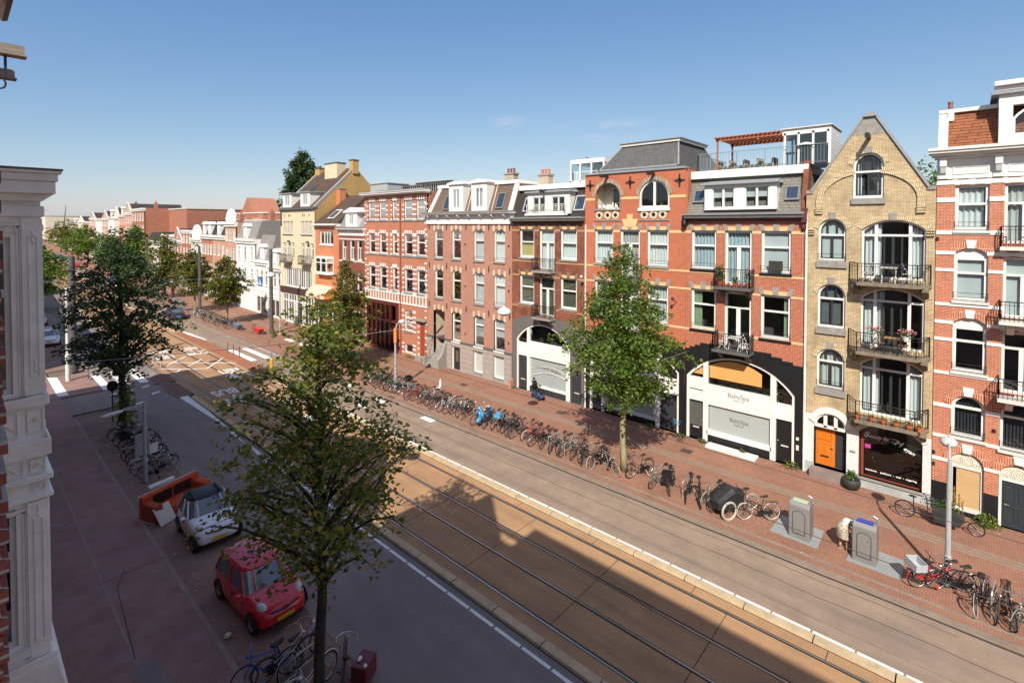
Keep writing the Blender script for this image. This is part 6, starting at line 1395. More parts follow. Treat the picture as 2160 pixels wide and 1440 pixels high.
for (xa, xb, z0, z1) in ((.62, .78, 9.50, 9.80), (.2, .54, 9.48, 9.80), (.30, .58, 8.97, 9.14), (.64, .79, 8.96, 9.15), (.66, .79, 8.71, 8.83), (.40, .58, 12.48, 12.31), (.63, .78, 12.47, 12.33), (.25, .56, 12.24, 12.10)):
    z0, z1 = sorted((z0, z1)); t = MB(); ring_mesh(t, outline(xa, xb, z0, z1), outline(xa+.014, xb-.014, z0+.014, z1-.014), 0, .014); mb.add([(p[1], -.016+p[0], p[2]) for p in t.v], t.f)
    t = MB(); cx, cz = (xa+xb)/2, (z0+z1)/2; s_ = min(xb-xa, z1-z0)*.3
    mb.tube([(cx-s_*1.6, -.005, cz-s_), (cx-s_*.5, -.012, cz+s_*.2), (cx, -.02, cz+s_*.9), (cx+s_*.5, -.012, cz+s_*.2), (cx+s_*1.6, -.005, cz-s_)], .007, 5); mb.sphere((cx, -.004, cz-s_*.2), (s_*.35, .016, s_*.35), 8, 5)
for zz in (10.35, 12.02, 8.45): mb.tube([(.70, -.04, zz+.1), (.715, -.045, zz+.03), (.70, -.05, zz-.02), (.72, -.045, zz-.06)], .007, 5)
mb.build('carved_ornament', BAYM, r, bevel=.003)
for z0, z1, zr in ((10.04, 12.04, 11.33), (6.78, 8.56, 7.96)):
    mb = MB(); t = MB(); ring_mesh(t, outline(-.199, .499, z0+.001, z1-.001), outline(-.12, .44, z0+.07, z1-.06), .035, .12); mb.add([(p[1], .0+p[0], p[2]) for p in t.v], t.f)
    mb.box(-.15, .46, .04, .1, zr-.05, zr+.05); w_ = mb.build('window', WHITE2, r); g = MB(); g.quad((-.15, .08, z0), (.5, .08, z0), (.5, .08, z1), (-.15, .08, z1)); g.build('pane', GLASS, w_)
    g = MB(); g.box(-.25, .62, -.07, .0, z0-.16, z0-.06); g.build('sill', BAYM, w_)
    g = MB(); g.quad((-.24, .7, z0), (.7, 1.0, z0), (.7, 1.0, z1), (-.24, .7, z1)); g.build('curtain', mat('painted_green_reflection', (.05, .075, .055), .8, amt=.5, scale=2), w_)  # dark green sheet imitating the dim room and reflections in the glass
PLT = [(0, (.03, .07, .02)), (1, (.07, .12, .04))]
# gable fronts with hoist beams farther along, then the rest of the near row
r = empty('gabled_terrace', (.1, 11.8, 0), 0, 'near side gabled brick houses beyond the bay, with hoist beams at their tops', 'house')
mb = MB(); mb.box(-9, 0, 0, 8.2, 0, 12.28); mb.prism([(0, 12.3), (8.2, 12.3), (8.2, 15.4), (7.0, 15.4), (5.0, 16.2), (2.7, 16.3)], 'x', -5, .2); mb.build('wall', FPK, r)
for i, y_ in enumerate((13.5, 15.7)):
    t = empty('hoist_beam', (.2, y_, 15.45), 0, ('weathered grey hoist beam with iron hook, the longer upper one at the top left', 'weathered grey hoist beam with iron hook, the shorter lower one with scrollwork behind')[i], 'hoist beam', 'hoist beams at the gables')
    mb = MB(); mb.box(-.3, .80, -.11, .11, -.03, .14); mb.box(-.3, .83, -.14, .14, -.06, -.032); mb.build('beam', mat('grey_weathered_beam', (.26, .21, .17), .8, amt=.3, scale=6, stretch=(.2, 3, 3)), t)
    mb = MB(); mb.box(.52, .56, -.03, .03, -.50, -.06); mb.tube([(.54, 0, -.5)]+[(.54-.085+.085*cos(a_)*1.0-.0, 0, -.60+.1*sin(a_)) for a_ in np.linspace(.9, -pi-.2, 12)], .016, 6); mb.build('hook', IRON, t)
SCR = MB(); SCR.tube([(.15+.16*cos(a_)*(1-.12*a_), 14.9, 15.3+.2*sin(a_)*(1-.1*a_)) for a_ in np.linspace(0, 7, 24)], .03, 6); tag(SCR.build('iron_scroll', IRON), 'curled black iron ornament above the lower hoist beam', 'ironwork')
for a, c, H, m, lab in ((20.02, 30, 15.0, BR_F, 'near side red brick house beyond the gables, out of sight behind the bay'), (30.02, 36.8, 15.2, BR_D, 'near side dark brick house before the street corner'), (36.82, 41.5, 13.2, BR_F, 'near side lower corner house at the side street'),
                        (54.4, 62, 10.0, FW2, 'near side cream house beyond the side street'), (62.02, 75, 10.4, BR_F, 'near side brick house two doors beyond the side street'), (75.02, 95, 9.6, BR_D, 'near side dark brick terrace farther up'), (95.02, 120, 10.5, BR_F, 'near side long brick terrace up the street'), (120.02, 155, 12.0, FW2, 'near side pale terrace up the street'), (155.02, 175, 15.0, BR_F, 'near side tall block up the street'), (175.02, 240, 8, BR_D, 'near side low row far up the street')):
    far_house(a, c, H, lab, m, 3, max(2, int((c-a)/3)), 'flat', side=-1, g=3.4)
# south end of both rows, outside the picture
far_house(-14, -4.62, 13.5, 'brick house right of the white banded one, outside the right edge', BR_F, 3, 3, 'flat', g=3.6)
far_house(-26, -14.02, 14.5, 'pale stucco house two doors right of the white banded one, outside the right edge', FW2, 3, 4, 'flat', g=3.6)
# ============================================================ bicycles
RUB = mat('tyre_rubber', (.015, .015, .015), .8, amt=.1); RUBW = mat('cream_tyre', (.42, .40, .35), .8, amt=.1); CHR = mat('chrome_steel', (.55, .55, .55), .25, metal=.9, amt=0); SPK = mat('spoke_steel', (.25, .25, .25), .35, metal=.7, amt=0)
BB = mat('black_bike_enamel', (.014, .014, .016), .3, amt=0, spec=.6); BRD = mat('red_bike_enamel', (.55, .02, .015), .3, amt=0, spec=.6); BWH = mat('white_bike_enamel', (.66, .66, .66), .35, amt=0); BBL = mat('blue_bike_enamel', (.02, .10, .45), .3, amt=0)
BSI = mat('silver_bike_enamel', (.32, .33, .33), .35, metal=.4, amt=0); BGR = mat('green_bike_enamel', (.03, .07, .05), .35, amt=0); LEATH = mat('dark_saddle', (.02, .017, .015), .6, amt=0); LBR = mat('brown_saddle', (.14, .05, .025), .5, amt=0); BBR = mat('brown_bike_enamel', (.10, .06, .04), .35, amt=0)
def make_bike(fm, tyre=RUB, basket=None, seat=LEATH, sport=False, cover=False, guard=True, child=None, bm=None, steer=.12):
    R = .34; r = empty('bicycle')
    xr, xf = -.54, .56
    for x, s_ in ((xr, 0), (xf, steer)):
        w_ = MB(); w_.ring((0, 0, 0), R-.03, .011, 'y', 24, 4)
        for k in range(14): a = 2*pi*k/14; w_.tube([(.03*cos(a+.5), 0, .03*sin(a+.5)), ((R-.03)*cos(a), 0, (R-.03)*sin(a))], .0028, 3, caps=False)
        w_.lathe([(.02, -.05), (.02, .05)], n=8); w_.v[-16:] = [(p[0], p[2], p[1]) for p in w_.v[-16:]]
        wo = w_.build('wheel', SPK if fm is not BWH else CHR, r, loc=(x, 0, R), rot=(0, 0, s_)); t = MB(); t.ring((0, 0, 0), R-.012, .02, 'y', 26, 6); t.build('tyre', tyre, wo, smooth=True)
        if guard: g = MB(); g.tube([((R+.035)*cos(a), 0, (R+.035)*sin(a)) for a in np.linspace(.35 if x > 0 else .25, 2.6 if x > 0 else 3.1, 12)], .014, 4); g.build('mudguard', fm if fm is not BWH else BWH, wo)
    f = MB(); h = (.40, 0, .80); h2 = (.435, 0, .62); bbk = (-.06, 0, .29); st = (-.20, 0, .78); rr_ = .017
    if sport: f.tube([h, st], rr_, 6); f.tube([h2, bbk], rr_*1.3, 6)
    else: f.tube([h2, (.15, 0, .42), (-.0, 0, .33), bbk], rr_, 6); f.tube([h, (.18, 0, .56), (-.02, 0, .45), (-.13, 0, .48)], rr_*.9, 6)
    f.tube([bbk, st, (-.23, 0, .88)], rr_, 6); f.tube([h, h2], rr_*1.2, 6)
    for sg in (-.05, .05): f.tube([bbk, (xr, sg, R)], .010, 4); f.tube([(-.18, 0, .72), (xr, sg, R)], .009, 4); f.tube([h2, (.49, sg*.8, .52), (xf, sg, R)], .011, 4)
    f.build('frame', fm, r, smooth=True)
    hb = MB(); hb.tube([(.40, 0, .80), (.37, 0, 1.02)], .014, 6)
    if sport: hb.tube([(.37, -.3, 1.02), (.40, 0, 1.03), (.37, .3, 1.02)], .012, 6)
    else: hb.tube([(.12, -.28, 1.0), (.28, -.27, 1.04), (.40, -.1, 1.05), (.40, .1, 1.05), (.28, .27, 1.04), (.12, .28, 1.0)], .012, 6)
    hb.sphere((.47, 0, .86), .045, 8, 6); hb.build('handlebar', CHR if not sport else fm, r)
    s_ = MB(); s_.loft([[(x, w_*cos(a), .93+.035*sin(a)+.02*(x < -.3)) for a in np.linspace(0, 2*pi, 9)[:-1]] for x, w_ in ((-.40, .02), (-.36, .10), (-.26, .09), (-.16, .03), (-.08, .018))]); s_.build('saddle', seat, r, smooth=True)
    k = MB()
    for sg in (-.07, .07): k.tube([(-.24, sg, .72), (-.85, sg, .72)], .008, 4); k.tube([(xr, sg, R), (-.76, sg, .72)], .006, 4)
    for q in range(4): k.tube([(-.35-q*.16, -.07, .72), (-.35-q*.16, .07, .72)], .007, 4)
    if guard: k.build('rack', fm, r)
    c = MB(); c.box(-.56, .0, .045, .075, .25, .39) if not sport else None; c.lathe([(.09, -.0), (.09, .012)], n=12); c.v[-24:] = [(p[0]-.06, p[2]+.05, p[1]+.29) for p in c.v[-24:]]
    c.tube([(-.06, -.10, .29), (-.0, -.10, .13)], .01, 4); c.tube([(-.06, .10, .29), (-.12, .10, .45)], .01, 4); c.box(-.05, .05, -.2, -.1, .11, .135); c.box(-.17, -.07, .1, .2, .44, .465); c.build('chain_guard', fm if not sport else BB, r)
    ks = MB(); ks.tube([(-.3, .03, .3), (-.36, .22, .01)], .01, 4); ks.build('kickstand', GALV, r)
    if basket:
        q = MB(); x0 = .44
        if basket == 'crate': q.box(x0, x0+.30, -.2, .2, .84, .86); [q.box(*a) for a in ((x0, x0+.02, -.2, .2, .86, 1.08), (x0+.28, x0+.30, -.2, .2, .86, 1.08), (x0, x0+.3, -.2, -.18, .86, 1.08), (x0, x0+.3, .18, .2, .86, 1.08))]
        else: q.box(-.85, -.45, -.24, .24, .74, .76); [q.box(*a) for a in ((-.85, -.83, -.24, .24, .74, 1.0), (-.47, -.45, -.24, .24, .74, 1.0), (-.85, -.45, -.24, -.22, .74, 1.0), (-.85, -.45, .22, .24, .74, 1.0))]
        q.build('crate', bm or BLACKP, r)
    if child: q = MB(); q.loft([[(-.5+x, w_*cos(a)*.9, z+.05*sin(a)) for a in np.linspace(0, 2*pi, 9)[:-1]] for x, w_, z in ((.1, .12, .80), (-.12, .15, .80), (-.22, .17, .95), (-.27, .13, 1.3), (-.25, .04, 1.38))]); q.build('child_seat', child, r, smooth=True)
    return r
STORE = {}
def bike(kind, x, y, ang, lean, label, group='parked bicycles', z=PZ):
    if kind not in STORE: STORE[kind] = make_bike(**BIKES[kind]); o = STORE[kind]
    else: o = copy_tree(STORE[kind])
    o.location = (x, y, z); o.rotation_euler = (lean, 0, ang); return tag(o, label, 'bicycle', group)
BIKES = dict(black=dict(fm=BB), blacksport=dict(fm=BB, sport=True, guard=False), blackcrate=dict(fm=BB, basket='crate', bm=BLACKP), brown=dict(fm=BBR, seat=LBR), silver=dict(fm=BSI, tyre=RUB), silvertyre=dict(fm=BB, tyre=RUBW), white=dict(fm=BWH, tyre=RUB),
    red=dict(fm=BRD), redcrate=dict(fm=BRD, basket='rear', bm=mat('grey_crate', (.42, .44, .47), .6)), redwhite=dict(fm=BRD, tyre=RUBW, sport=True), blue=dict(fm=BBL, sport=True, guard=False), bluecrate=dict(fm=BB, basket='crate', bm=mat('sky_blue_crate', (.08, .3, .5), .5)),
    green=dict(fm=BGR), childseat=dict(fm=BSI, child=mat('white_child_seat', (.7, .7, .68), .5)), blackpan=dict(fm=BB, basket='rear', bm=BLACKP), race=dict(fm=BSI, sport=True, guard=False))
def copy_tree(o, parent=None):
    c = o.copy(); COL.objects.link(c); c.parent = parent
    for k in CH.setdefault(o.name, [x for x in COL.objects if x.parent == o]): copy_tree(k, c)
    return c
CH = {}
rb = random.Random(3)
# row along the right kerb, tree to junction (front wheels to the road)
seq = ['silvertyre', 'black', 'blacksport', 'brown', 'silver', 'black', 'race', 'black', 'black', 'redwhite', 'green', 'blacksport', 'black', 'black', 'bluecrate', 'silver', 'black', 'brown', None, None, 'silvertyre', 'black', 'silver', 'black', 'white', 'black', 'brown', 'black', 'childseat', 'black', 'brown', 'red', 'silver', 'race', 'black', 'blackpan', 'green', 'silver', 'black', 'brown', 'black', 'silver', 'black', 'green']
nm = {'silvertyre': 'black bicycle with pale tyres', 'black': 'black bicycle', 'blacksport': 'black bicycle without mudguards', 'brown': 'brown saddled bicycle', 'silver': 'silver bicycle', 'race': 'silver sports bicycle', 'redwhite': 'red bicycle with cream tyres', 'green': 'dark green bicycle', 'bluecrate': 'bicycle with a sky blue front crate', 'white': 'white bicycle', 'childseat': 'silver bicycle with white child seat', 'red': 'red bicycle', 'blackpan': 'black bicycle with rear crate', 'blackcrate': 'black bicycle with a black front crate'}
ordn = ['first', 'second', 'third', 'fourth', 'fifth', 'sixth', 'seventh', 'eighth', 'ninth', 'tenth', 'eleventh', 'twelfth', 'thirteenth', 'fourteenth', 'fifteenth', 'sixteenth', 'seventeenth', 'eighteenth', 'nineteenth', 'twentieth', 'twenty-first', 'twenty-second', 'twenty-third', 'twenty-fourth', 'twenty-fifth', 'twenty-sixth']
for i, k in enumerate(seq):
    if not k: continue
    y = 13.5+i*.485
    n = i if i < 18 else i-20
    lab = f'{nm[k]}, {ordn[n]} {"left of the tree" if i < 18 else "left of the blue scooter"} in the kerb row'
    bike(k, 21.62+rb.uniform(-.2, .25), y+rb.uniform(-.06, .06), pi+rb.uniform(-.45, .55)-.15, rb.uniform(-.16, .16), lab, 'bicycles in the row along the right kerb')
bike('silvertyre', 21.55, 12.95-.1, pi+1.05, .10, 'small bicycle with pale tyres standing alone just left of the tree trunk', 'bicycles in the row along the right kerb')
# right of the tree
for (k, u, v, a, l, lab) in (('black', 1350, 1003, 2.75, .1, 'black bicycle just right of the pale tree trunk'), ('silver', 1392, 1022, 2.9, -.12, 'silver bicycle leaning on the first steel rack right of the tree'), ('blackcrate', 1418, 1032, 3.4, .14, 'black bicycle with a large black front crate right of the tree'),
    ('black', 1452, 1048, 3.35, -.05, 'black bicycle with upright front wheel, right of the black crate'), ('blacksport', 1478, 1058, 3.5, .1, 'black bicycle second right of the black crate'), ('silvertyre', 1505, 1060, 2.8, -.1, 'black bicycle behind the rack left of the covered cargo trike'), ('brown', 1530, 1075, 2.6, .1, 'brown bicycle touching the left side of the covered cargo trike'),
    ('silvertyre', 1600, 1095, 2.3, .05, 'bicycle with pale tyres right of the covered cargo trike'), ('redcrate', 1968, 1238, -.85, .12, 'red bicycle with a grey crate on its rack by the lamp post'), ('blacksport', 1990, 1240, 2.0, .05, 'black bicycle between the red bicycle and the lamp post'), ('black', 2014, 1247, 2.1, -.1, 'black bicycle right against the lamp post'),
    ('silvertyre', 2072, 1285, 2.9, .12, 'black bicycle at the steel rack, leftmost of the lower right group'), ('brown', 2105, 1295, 3.0, -.1, 'brown saddled bicycle in the middle of the lower right group'), ('black', 2135, 1305, 3.2, .1, 'black bicycle under the painted basket cover at the lower right'), ('silver', 2166, 1322, 2.6, -.08, 'silver bicycle cut by the right edge of the picture')):
    x, y = ground(u, v, PZ); bike(k, x, y, a, l, lab, 'bicycles near the right kerb')
# left pavement rows, far rows
kk = ['silvertyre', 'black', 'white', 'blacksport', 'black', 'silver', 'brown', 'black', 'blackpan', 'black', 'silvertyre', 'black']
for i, k in enumerate(kk): bike(k, 6.55+rb.uniform(-.12, .15), 28.6+i*.62, rb.uniform(-.25, .25)+(pi if i % 3 == 1 else 0), rb.uniform(-.15, .15), f'{nm[k]}, {ordn[i]} back from the sofa in the left pavement row', 'bicycles parked on the left pavement', PZ-.03)
kk = ['silver', 'black', 'silvertyre', 'black', 'brown', 'silver', 'black', 'race', 'green', 'black', 'silver', 'black', 'silvertyre', 'white', 'black', 'brown']
for i, k in enumerate(kk): y = 63.6+i*.95; bike(k, 21.7+bend(y)+rb.uniform(-.2, .2), y, pi+rb.uniform(-.5, .5), rb.uniform(-.15, .15), f'{nm[k]}, {ordn[i]} of the row behind the crossing, counted from the right', 'bicycles in the row beyond the crossing')
for i in range(7): bike(['black', 'silver', 'blacksport'][i % 3], 4.7+rb.uniform(-.2, .2), 62.5+i*.85, rb.uniform(-.3, .3), rb.uniform(-.1, .1), f'bicycle seen beside the white bay, {ordn[i]} in its row', 'bicycles at the far left pavement')
for i in range(10): y = 95+i*1.7; bike(['black', 'silver', 'brown'][i % 3], 21.8+bend(y), y, pi+rb.uniform(-.5, .5), .1, f'distant bicycle, {ordn[i]} beyond the tall mast on the right pavement', 'distant parked bicycles')
# foreground group at the near tree
for (k, u, v, a, l, lab) in (('white', 652, 1462, .12, -.06, 'white step-through bicycle with white chain case beside the near tree trunk'), ('blue', 566, 1437, pi-.25, .1, 'blue mountain bicycle at the left of the foreground group'), ('black', 602, 1412, -.1, .08, 'black bicycle behind the white one in the foreground group'),
    ('silver', 640, 1400, .35, -.1, 'silver bicycle farthest back in the foreground group'), ('silvertyre', 722, 1438, 1.0, .12, 'bicycle with pale tyres right of the near tree trunk')):
    x, y = ground(u, v, PZ); bike(k, x, y, a, l, lab, 'foreground bicycles', PZ-.03)
# bicycle racks
def rack(x, y, ang, label, k=[None]):
    if k[0] is None:
        mb = MB(); mb.tube([(-.45, 0, 0), (-.45, 0, .72), (-.40, 0, .78), (.40, 0, .78), (.45, 0, .72), (.45, 0, 0)], .024, 8); mb.tube([(-.45, 0, .38), (.45, 0, .38)], .018, 6); k[0] = mb.build('bicycle_rack', mat('rack_steel', (.42, .38, .33), .4, metal=.4, amt=.1)); o = k[0]
    else: o = k[0].copy(); COL.objects.link(o)
    o.location = (x, y, PZ); o.rotation_euler = (0, 0, ang); tag(o, label, 'bicycle rack', 'steel bicycle racks')
for i, (u, v, lab) in enumerate(((1238, 968, 'steel hoop rack nearest left of the tree'), (1202, 962, 'steel hoop rack, second left of the tree'), (1168, 947, 'steel hoop rack, third left of the tree'), (1078, 905, 'steel hoop rack behind the blue crate'), (1010, 885, 'steel hoop rack at the blue scooter'), (905, 845, 'steel hoop rack by the red bicycle'), (870, 830, 'steel hoop rack farthest left in the kerb row'), (1390, 1020, 'steel hoop rack right of the tree'), (1450, 1045, 'steel hoop rack, second right of the tree'), (1505, 1060, 'steel hoop rack before the covered trike'), (2095, 1290, 'steel hoop rack in the lower right bicycle group'))):
    x, y = ground(u, v, PZ); rack(x+.05, y, pi*.96, lab)
x, y = ground(655, 1420, PZ); rack(x, y, .1, 'steel hoop rack among the foreground bicycles')
# cargo bikes
CANV = mat('black_rain_cover', (.02, .02, .021), .65, amt=.4, scale=3, bump=.8)
def wheel(parent, x, y, R, tyre=RUB, rot=0, th=.022):
    w_ = MB(); w_.ring((0, 0, 0), R-.03, .012, 'y', 22, 4)
    for k in range(12): a = 2*pi*k/12; w_.tube([(0, 0, 0), ((R-.03)*cos(a), 0, (R-.03)*sin(a))], .003, 3, caps=False)
    wo = w_.build('wheel', SPK, parent, loc=(x, y, R), rot=(0, 0, rot)); t = MB(); t.ring((0, 0, 0), R-.012, th, 'y', 24, 6); t.build('tyre', tyre, wo); return wo
x, y = ground(1548, 1080, PZ); T = empty('cargo_trike', (x, y, PZ), 2.55, 'cargo trike under a black rain cover, fat cream front tyre', 'cargo bike')
wheel(T, .55, .42, .36, RUBW, .1, .045); wheel(T, .55, -.42, .36, RUBW, .1, .045); wheel(T, -.85, 0, .34, RUBW)
mb = MB(); rgs = []
for x_, w_, z0, z1 in ((-.35, .2, .5, .95), (-.1, .34, .3, 1.0), (.3, .40, .3, 1.22), (.7, .42, .32, .98), (1.0, .36, .38, .72)):
    rgs.append([(x_+.03*sin(9*a), w_*max(-1, min(1, cos(a)*1.3)), (z0+z1)/2+(z1-z0)/2*max(-1, min(1, sin(a)*1.25))+.02*sin(5*a)) for a in np.linspace(0, 2*pi, 13)[:-1]])
mb.loft(rgs); mb.build('rain_cover', CANV, T, smooth=False)
mb = MB(); mb.tube([(-.4, 0, .5), (-.85, 0, .34)], .02, 6); mb.tube([(-.55, 0, .4), (-.6, 0, .9)], .016, 6); mb.tube([(-.3, -.28, 1.05), (-.2, 0, 1.0), (-.3, .28, 1.05)], .014, 6); mb.build('frame', BB, T); mb = MB(); mb.sphere((-.6, 0, .93), (.15, .1, .04), 8, 6); mb.build('saddle', LEATH, T)
x0, y0 = ground(1908, 1088, PZ); x1, y1 = ground(2050, 1128, PZ)
def longjohn(name, xa, ya, xb, yb, boxm, label, plants=False):
    L_ = min(2.45, max(2.2, sqrt((xb-xa)**2+(yb-ya)**2))); T = empty(name, (xa, ya, PZ), atan2(yb-ya, xb-xa), label, 'cargo bike')
    wheel(T, 0, 0, .34); wheel(T, L_, 0, .26)
    mb = MB(); mb.tube([(0, 0, .34), (.45, 0, .28), (L_-.6, 0, .22), (L_-.25, 0, .5), (L_, 0, .26)], .024, 6); mb.tube([(.3, 0, .28), (.28, 0, .9)], .018, 6); mb.tube([(.75, 0, .3), (.7, 0, 1.0), (.62, .28, 1.05)], .016, 6); mb.tube([(.7, 0, 1.0), (.62, -.28, 1.05)], .016, 6); mb.build('frame', BB, T)
    mb = MB(); mb.sphere((.25, 0, .93), (.14, .09, .04), 8, 6); mb.build('saddle', LEATH, T)
    a, c = .85, L_-.35; mb = MB(); mb.hexa([(a+.1, -.24, .22), (c-.15, -.2, .22), (c-.15, .2, .22), (a+.1, .24, .22), (a, -.34, .72), (c, -.27, .62), (c, .27, .62), (a, .34, .72)]); mb.build('cargo_box', boxm, T)
    return T
longjohn('cargo_bicycle', x0, y0, x1, y1, mat('dark_grey_box', (.035, .038, .04), .5), 'long black cargo bicycle with flower filled grey box against the salmon brick house')
xa, ya = ground(490, 692, PZ); xb, yb = ground(524, 702, PZ); longjohn('cargo_bicycle', xa, ya, xb, yb, mat('blue_grey_box', (.12, .16, .22), .5), 'cargo bicycle with blue grey tarpaulin, left of the red one at the crossing')
xa, ya = ground(533, 701, PZ); xb, yb = ground(572, 712, PZ); longjohn('cargo_bicycle', xa, ya, xb, yb, mat('red_box', (.5, .03, .02), .5), 'cargo bicycle with a red box at the foot of the tall mast')

# ============================================================ scooters
SBL = mat('light_blue_enamel', (.07, .33, .62), .25, coat=.6, amt=.03)
x, y = ground(1028, 888, PZ); T = empty('motor_scooter', (x-.2, y, PZ), pi+.25, 'light blue motor scooter with chrome mirrors parked between the bicycles', 'scooter'); T.rotation_euler[0] = .12
for x_ in (-.62, .62):
    mb = MB(); mb.ring((0, 0, 0), .17, .06, 'y', 18, 8); wo = mb.build('wheel', RUB, T, loc=(x_, 0, .23)); mb = MB(); mb.lathe([(.11, -.04), (.11, .04)], n=12); mb.v = [(p[0], p[2], p[1]) for p in mb.v]; mb.build('rim', CHR, wo)
def ell(x_, w_, z0, z1, n=12): return [(x_, w_*cos(a), (z0+z1)/2+(z1-z0)/2*sin(a)) for a in np.linspace(0, 2*pi, n+1)[:-1]]
mb = MB(); mb.loft([ell(-.98, .06, .5, .62), ell(-.8, .20, .32, .74), ell(-.5, .24, .26, .76), ell(-.2, .2, .24, .70), ell(-.05, .15, .22, .45), ell(.1, .19, .2, .28), ell(.35, .19, .2, .30)]); mb.build('body', SBL, T, smooth=True)
mb = MB(); mb.loft([[(x_+t*.0, w_*s_, z_) for s_, t in ((-1, 0), (-.6, 0), (.6, 0), (1, 0))]+[(x_+.07, w_*s_, z_) for s_ in (1, .6, -.6, -1)] for x_, w_, z_ in ((.33, .2, .24), (.42, .26, .5), (.46, .2, .8), (.44, .1, .98))]); mb.build('leg_shield', SBL, T, smooth=True)
mb = MB(); mb.sphere((.62, 0, .33), (.25, .1, .16), 12, 8); mb.tube([(.46, 0, .9), (.60, 0, .35)], .04, 8); mb.build('front_mudguard', SBL, T, smooth=True)
mb = MB(); mb.tube([(.36, -.32, 1.02), (.44, 0, 1.0), (.36, .32, 1.02)], .025, 6); mb.sphere((.5, 0, 1.0), (.1, .1, .09), 10, 8); hb = mb.build('handlebar', SBL, T, smooth=True)
mb = MB()
for sg in (-1, 1): mb.tube([(.4, .2*sg, 1.03), (.42, .3*sg, 1.3)], .008, 4); mb.sphere((.42, .3*sg, 1.33), (.015, .07, .05), 8, 6)
mb.build('mirror', CHR, hb); mb = MB(); mb.lathe([(.06, 0), (.05, .03)], n=12); mb.v = [(.58+p[2], p[0], 1.0+p[1]) for p in mb.v]; mb.build('headlight', CHR, hb)
mb = MB(); mb.loft([ell(-.72, .10, .74, .80, 10), ell(-.55, .15, .74, .86, 10), ell(-.2, .13, .72, .82, 10), ell(.0, .06, .70, .76, 10)]); mb.build('seat', mat('cream_seat', (.55, .5, .42), .5), T, smooth=True)
mb = MB(); mb.sphere((-.97, 0, .55), (.04, .06, .04), 8, 6); mb.build('tail_light', mat('red_lens', (.5, .02, .02), .3, amt=0), T)
x, y = ground(1140, 838, PZ); T = empty('mobility_scooter', (x-.25, y, PZ), -.5-pi/2+.1, 'dark blue mobility scooter with high black seat before the teal shop window', 'mobility scooter')
for x_, y_ in ((-.4, -.24), (-.4, .24), (.45, -.2), (.45, .2)): mb = MB(); mb.ring((0, 0, 0), .10, .045, 'y', 14, 6); mb.lathe([(.07, -.03), (.07, .03)], n=10); mb.v[-20:] = [(p[0], p[2], p[1]) for p in mb.v[-20:]]; mb.build('wheel', RUB, T, loc=(x_, y_, .145))
mb = MB(); mb.loft([ell(-.62, .15, .2, .35), ell(-.45, .27, .14, .42), ell(-.1, .26, .14, .26), ell(.25, .25, .13, .25), ell(.5, .22, .14, .42), ell(.68, .1, .2, .3)]); mb.build('body', mat('navy_enamel', (.02, .035, .12), .3, coat=.4), T, smooth=True)
mb = MB(); mb.tube([(-.28, 0, .35), (-.28, 0, .55)], .03, 6); mb.loft([ell(-.48, .2, .54, .62), ell(-.1, .22, .55, .64), ell(.02, .15, .56, .62)]); mb.loft([[(x_-.04*sin(a), w_*cos(a), z_) for a in np.linspace(0, 2*pi, 9)[:-1]] for x_, w_, z_ in ((-.47, .2, .6), (-.54, .22, .85), (-.62, .17, 1.1))]); mb.sphere((-.64, 0, 1.22), (.05, .11, .08), 8, 6); mb.build('seat', BLACKP, T, smooth=True)
mb = MB(); mb.tube([(.42, 0, .35), (.22, 0, .95)], .025, 6); mb.tube([(.1, -.25, .9), (.24, 0, .97), (.1, .25, .9)], .018, 6); mb.build('tiller', BLACKP, T)
mb = MB(); mb.box(-.5, -.1, -.3, -.25, .78, .83); mb.box(-.5, -.1, .25, .3, .78, .83); mb.build('armrest', BLACKP, T)

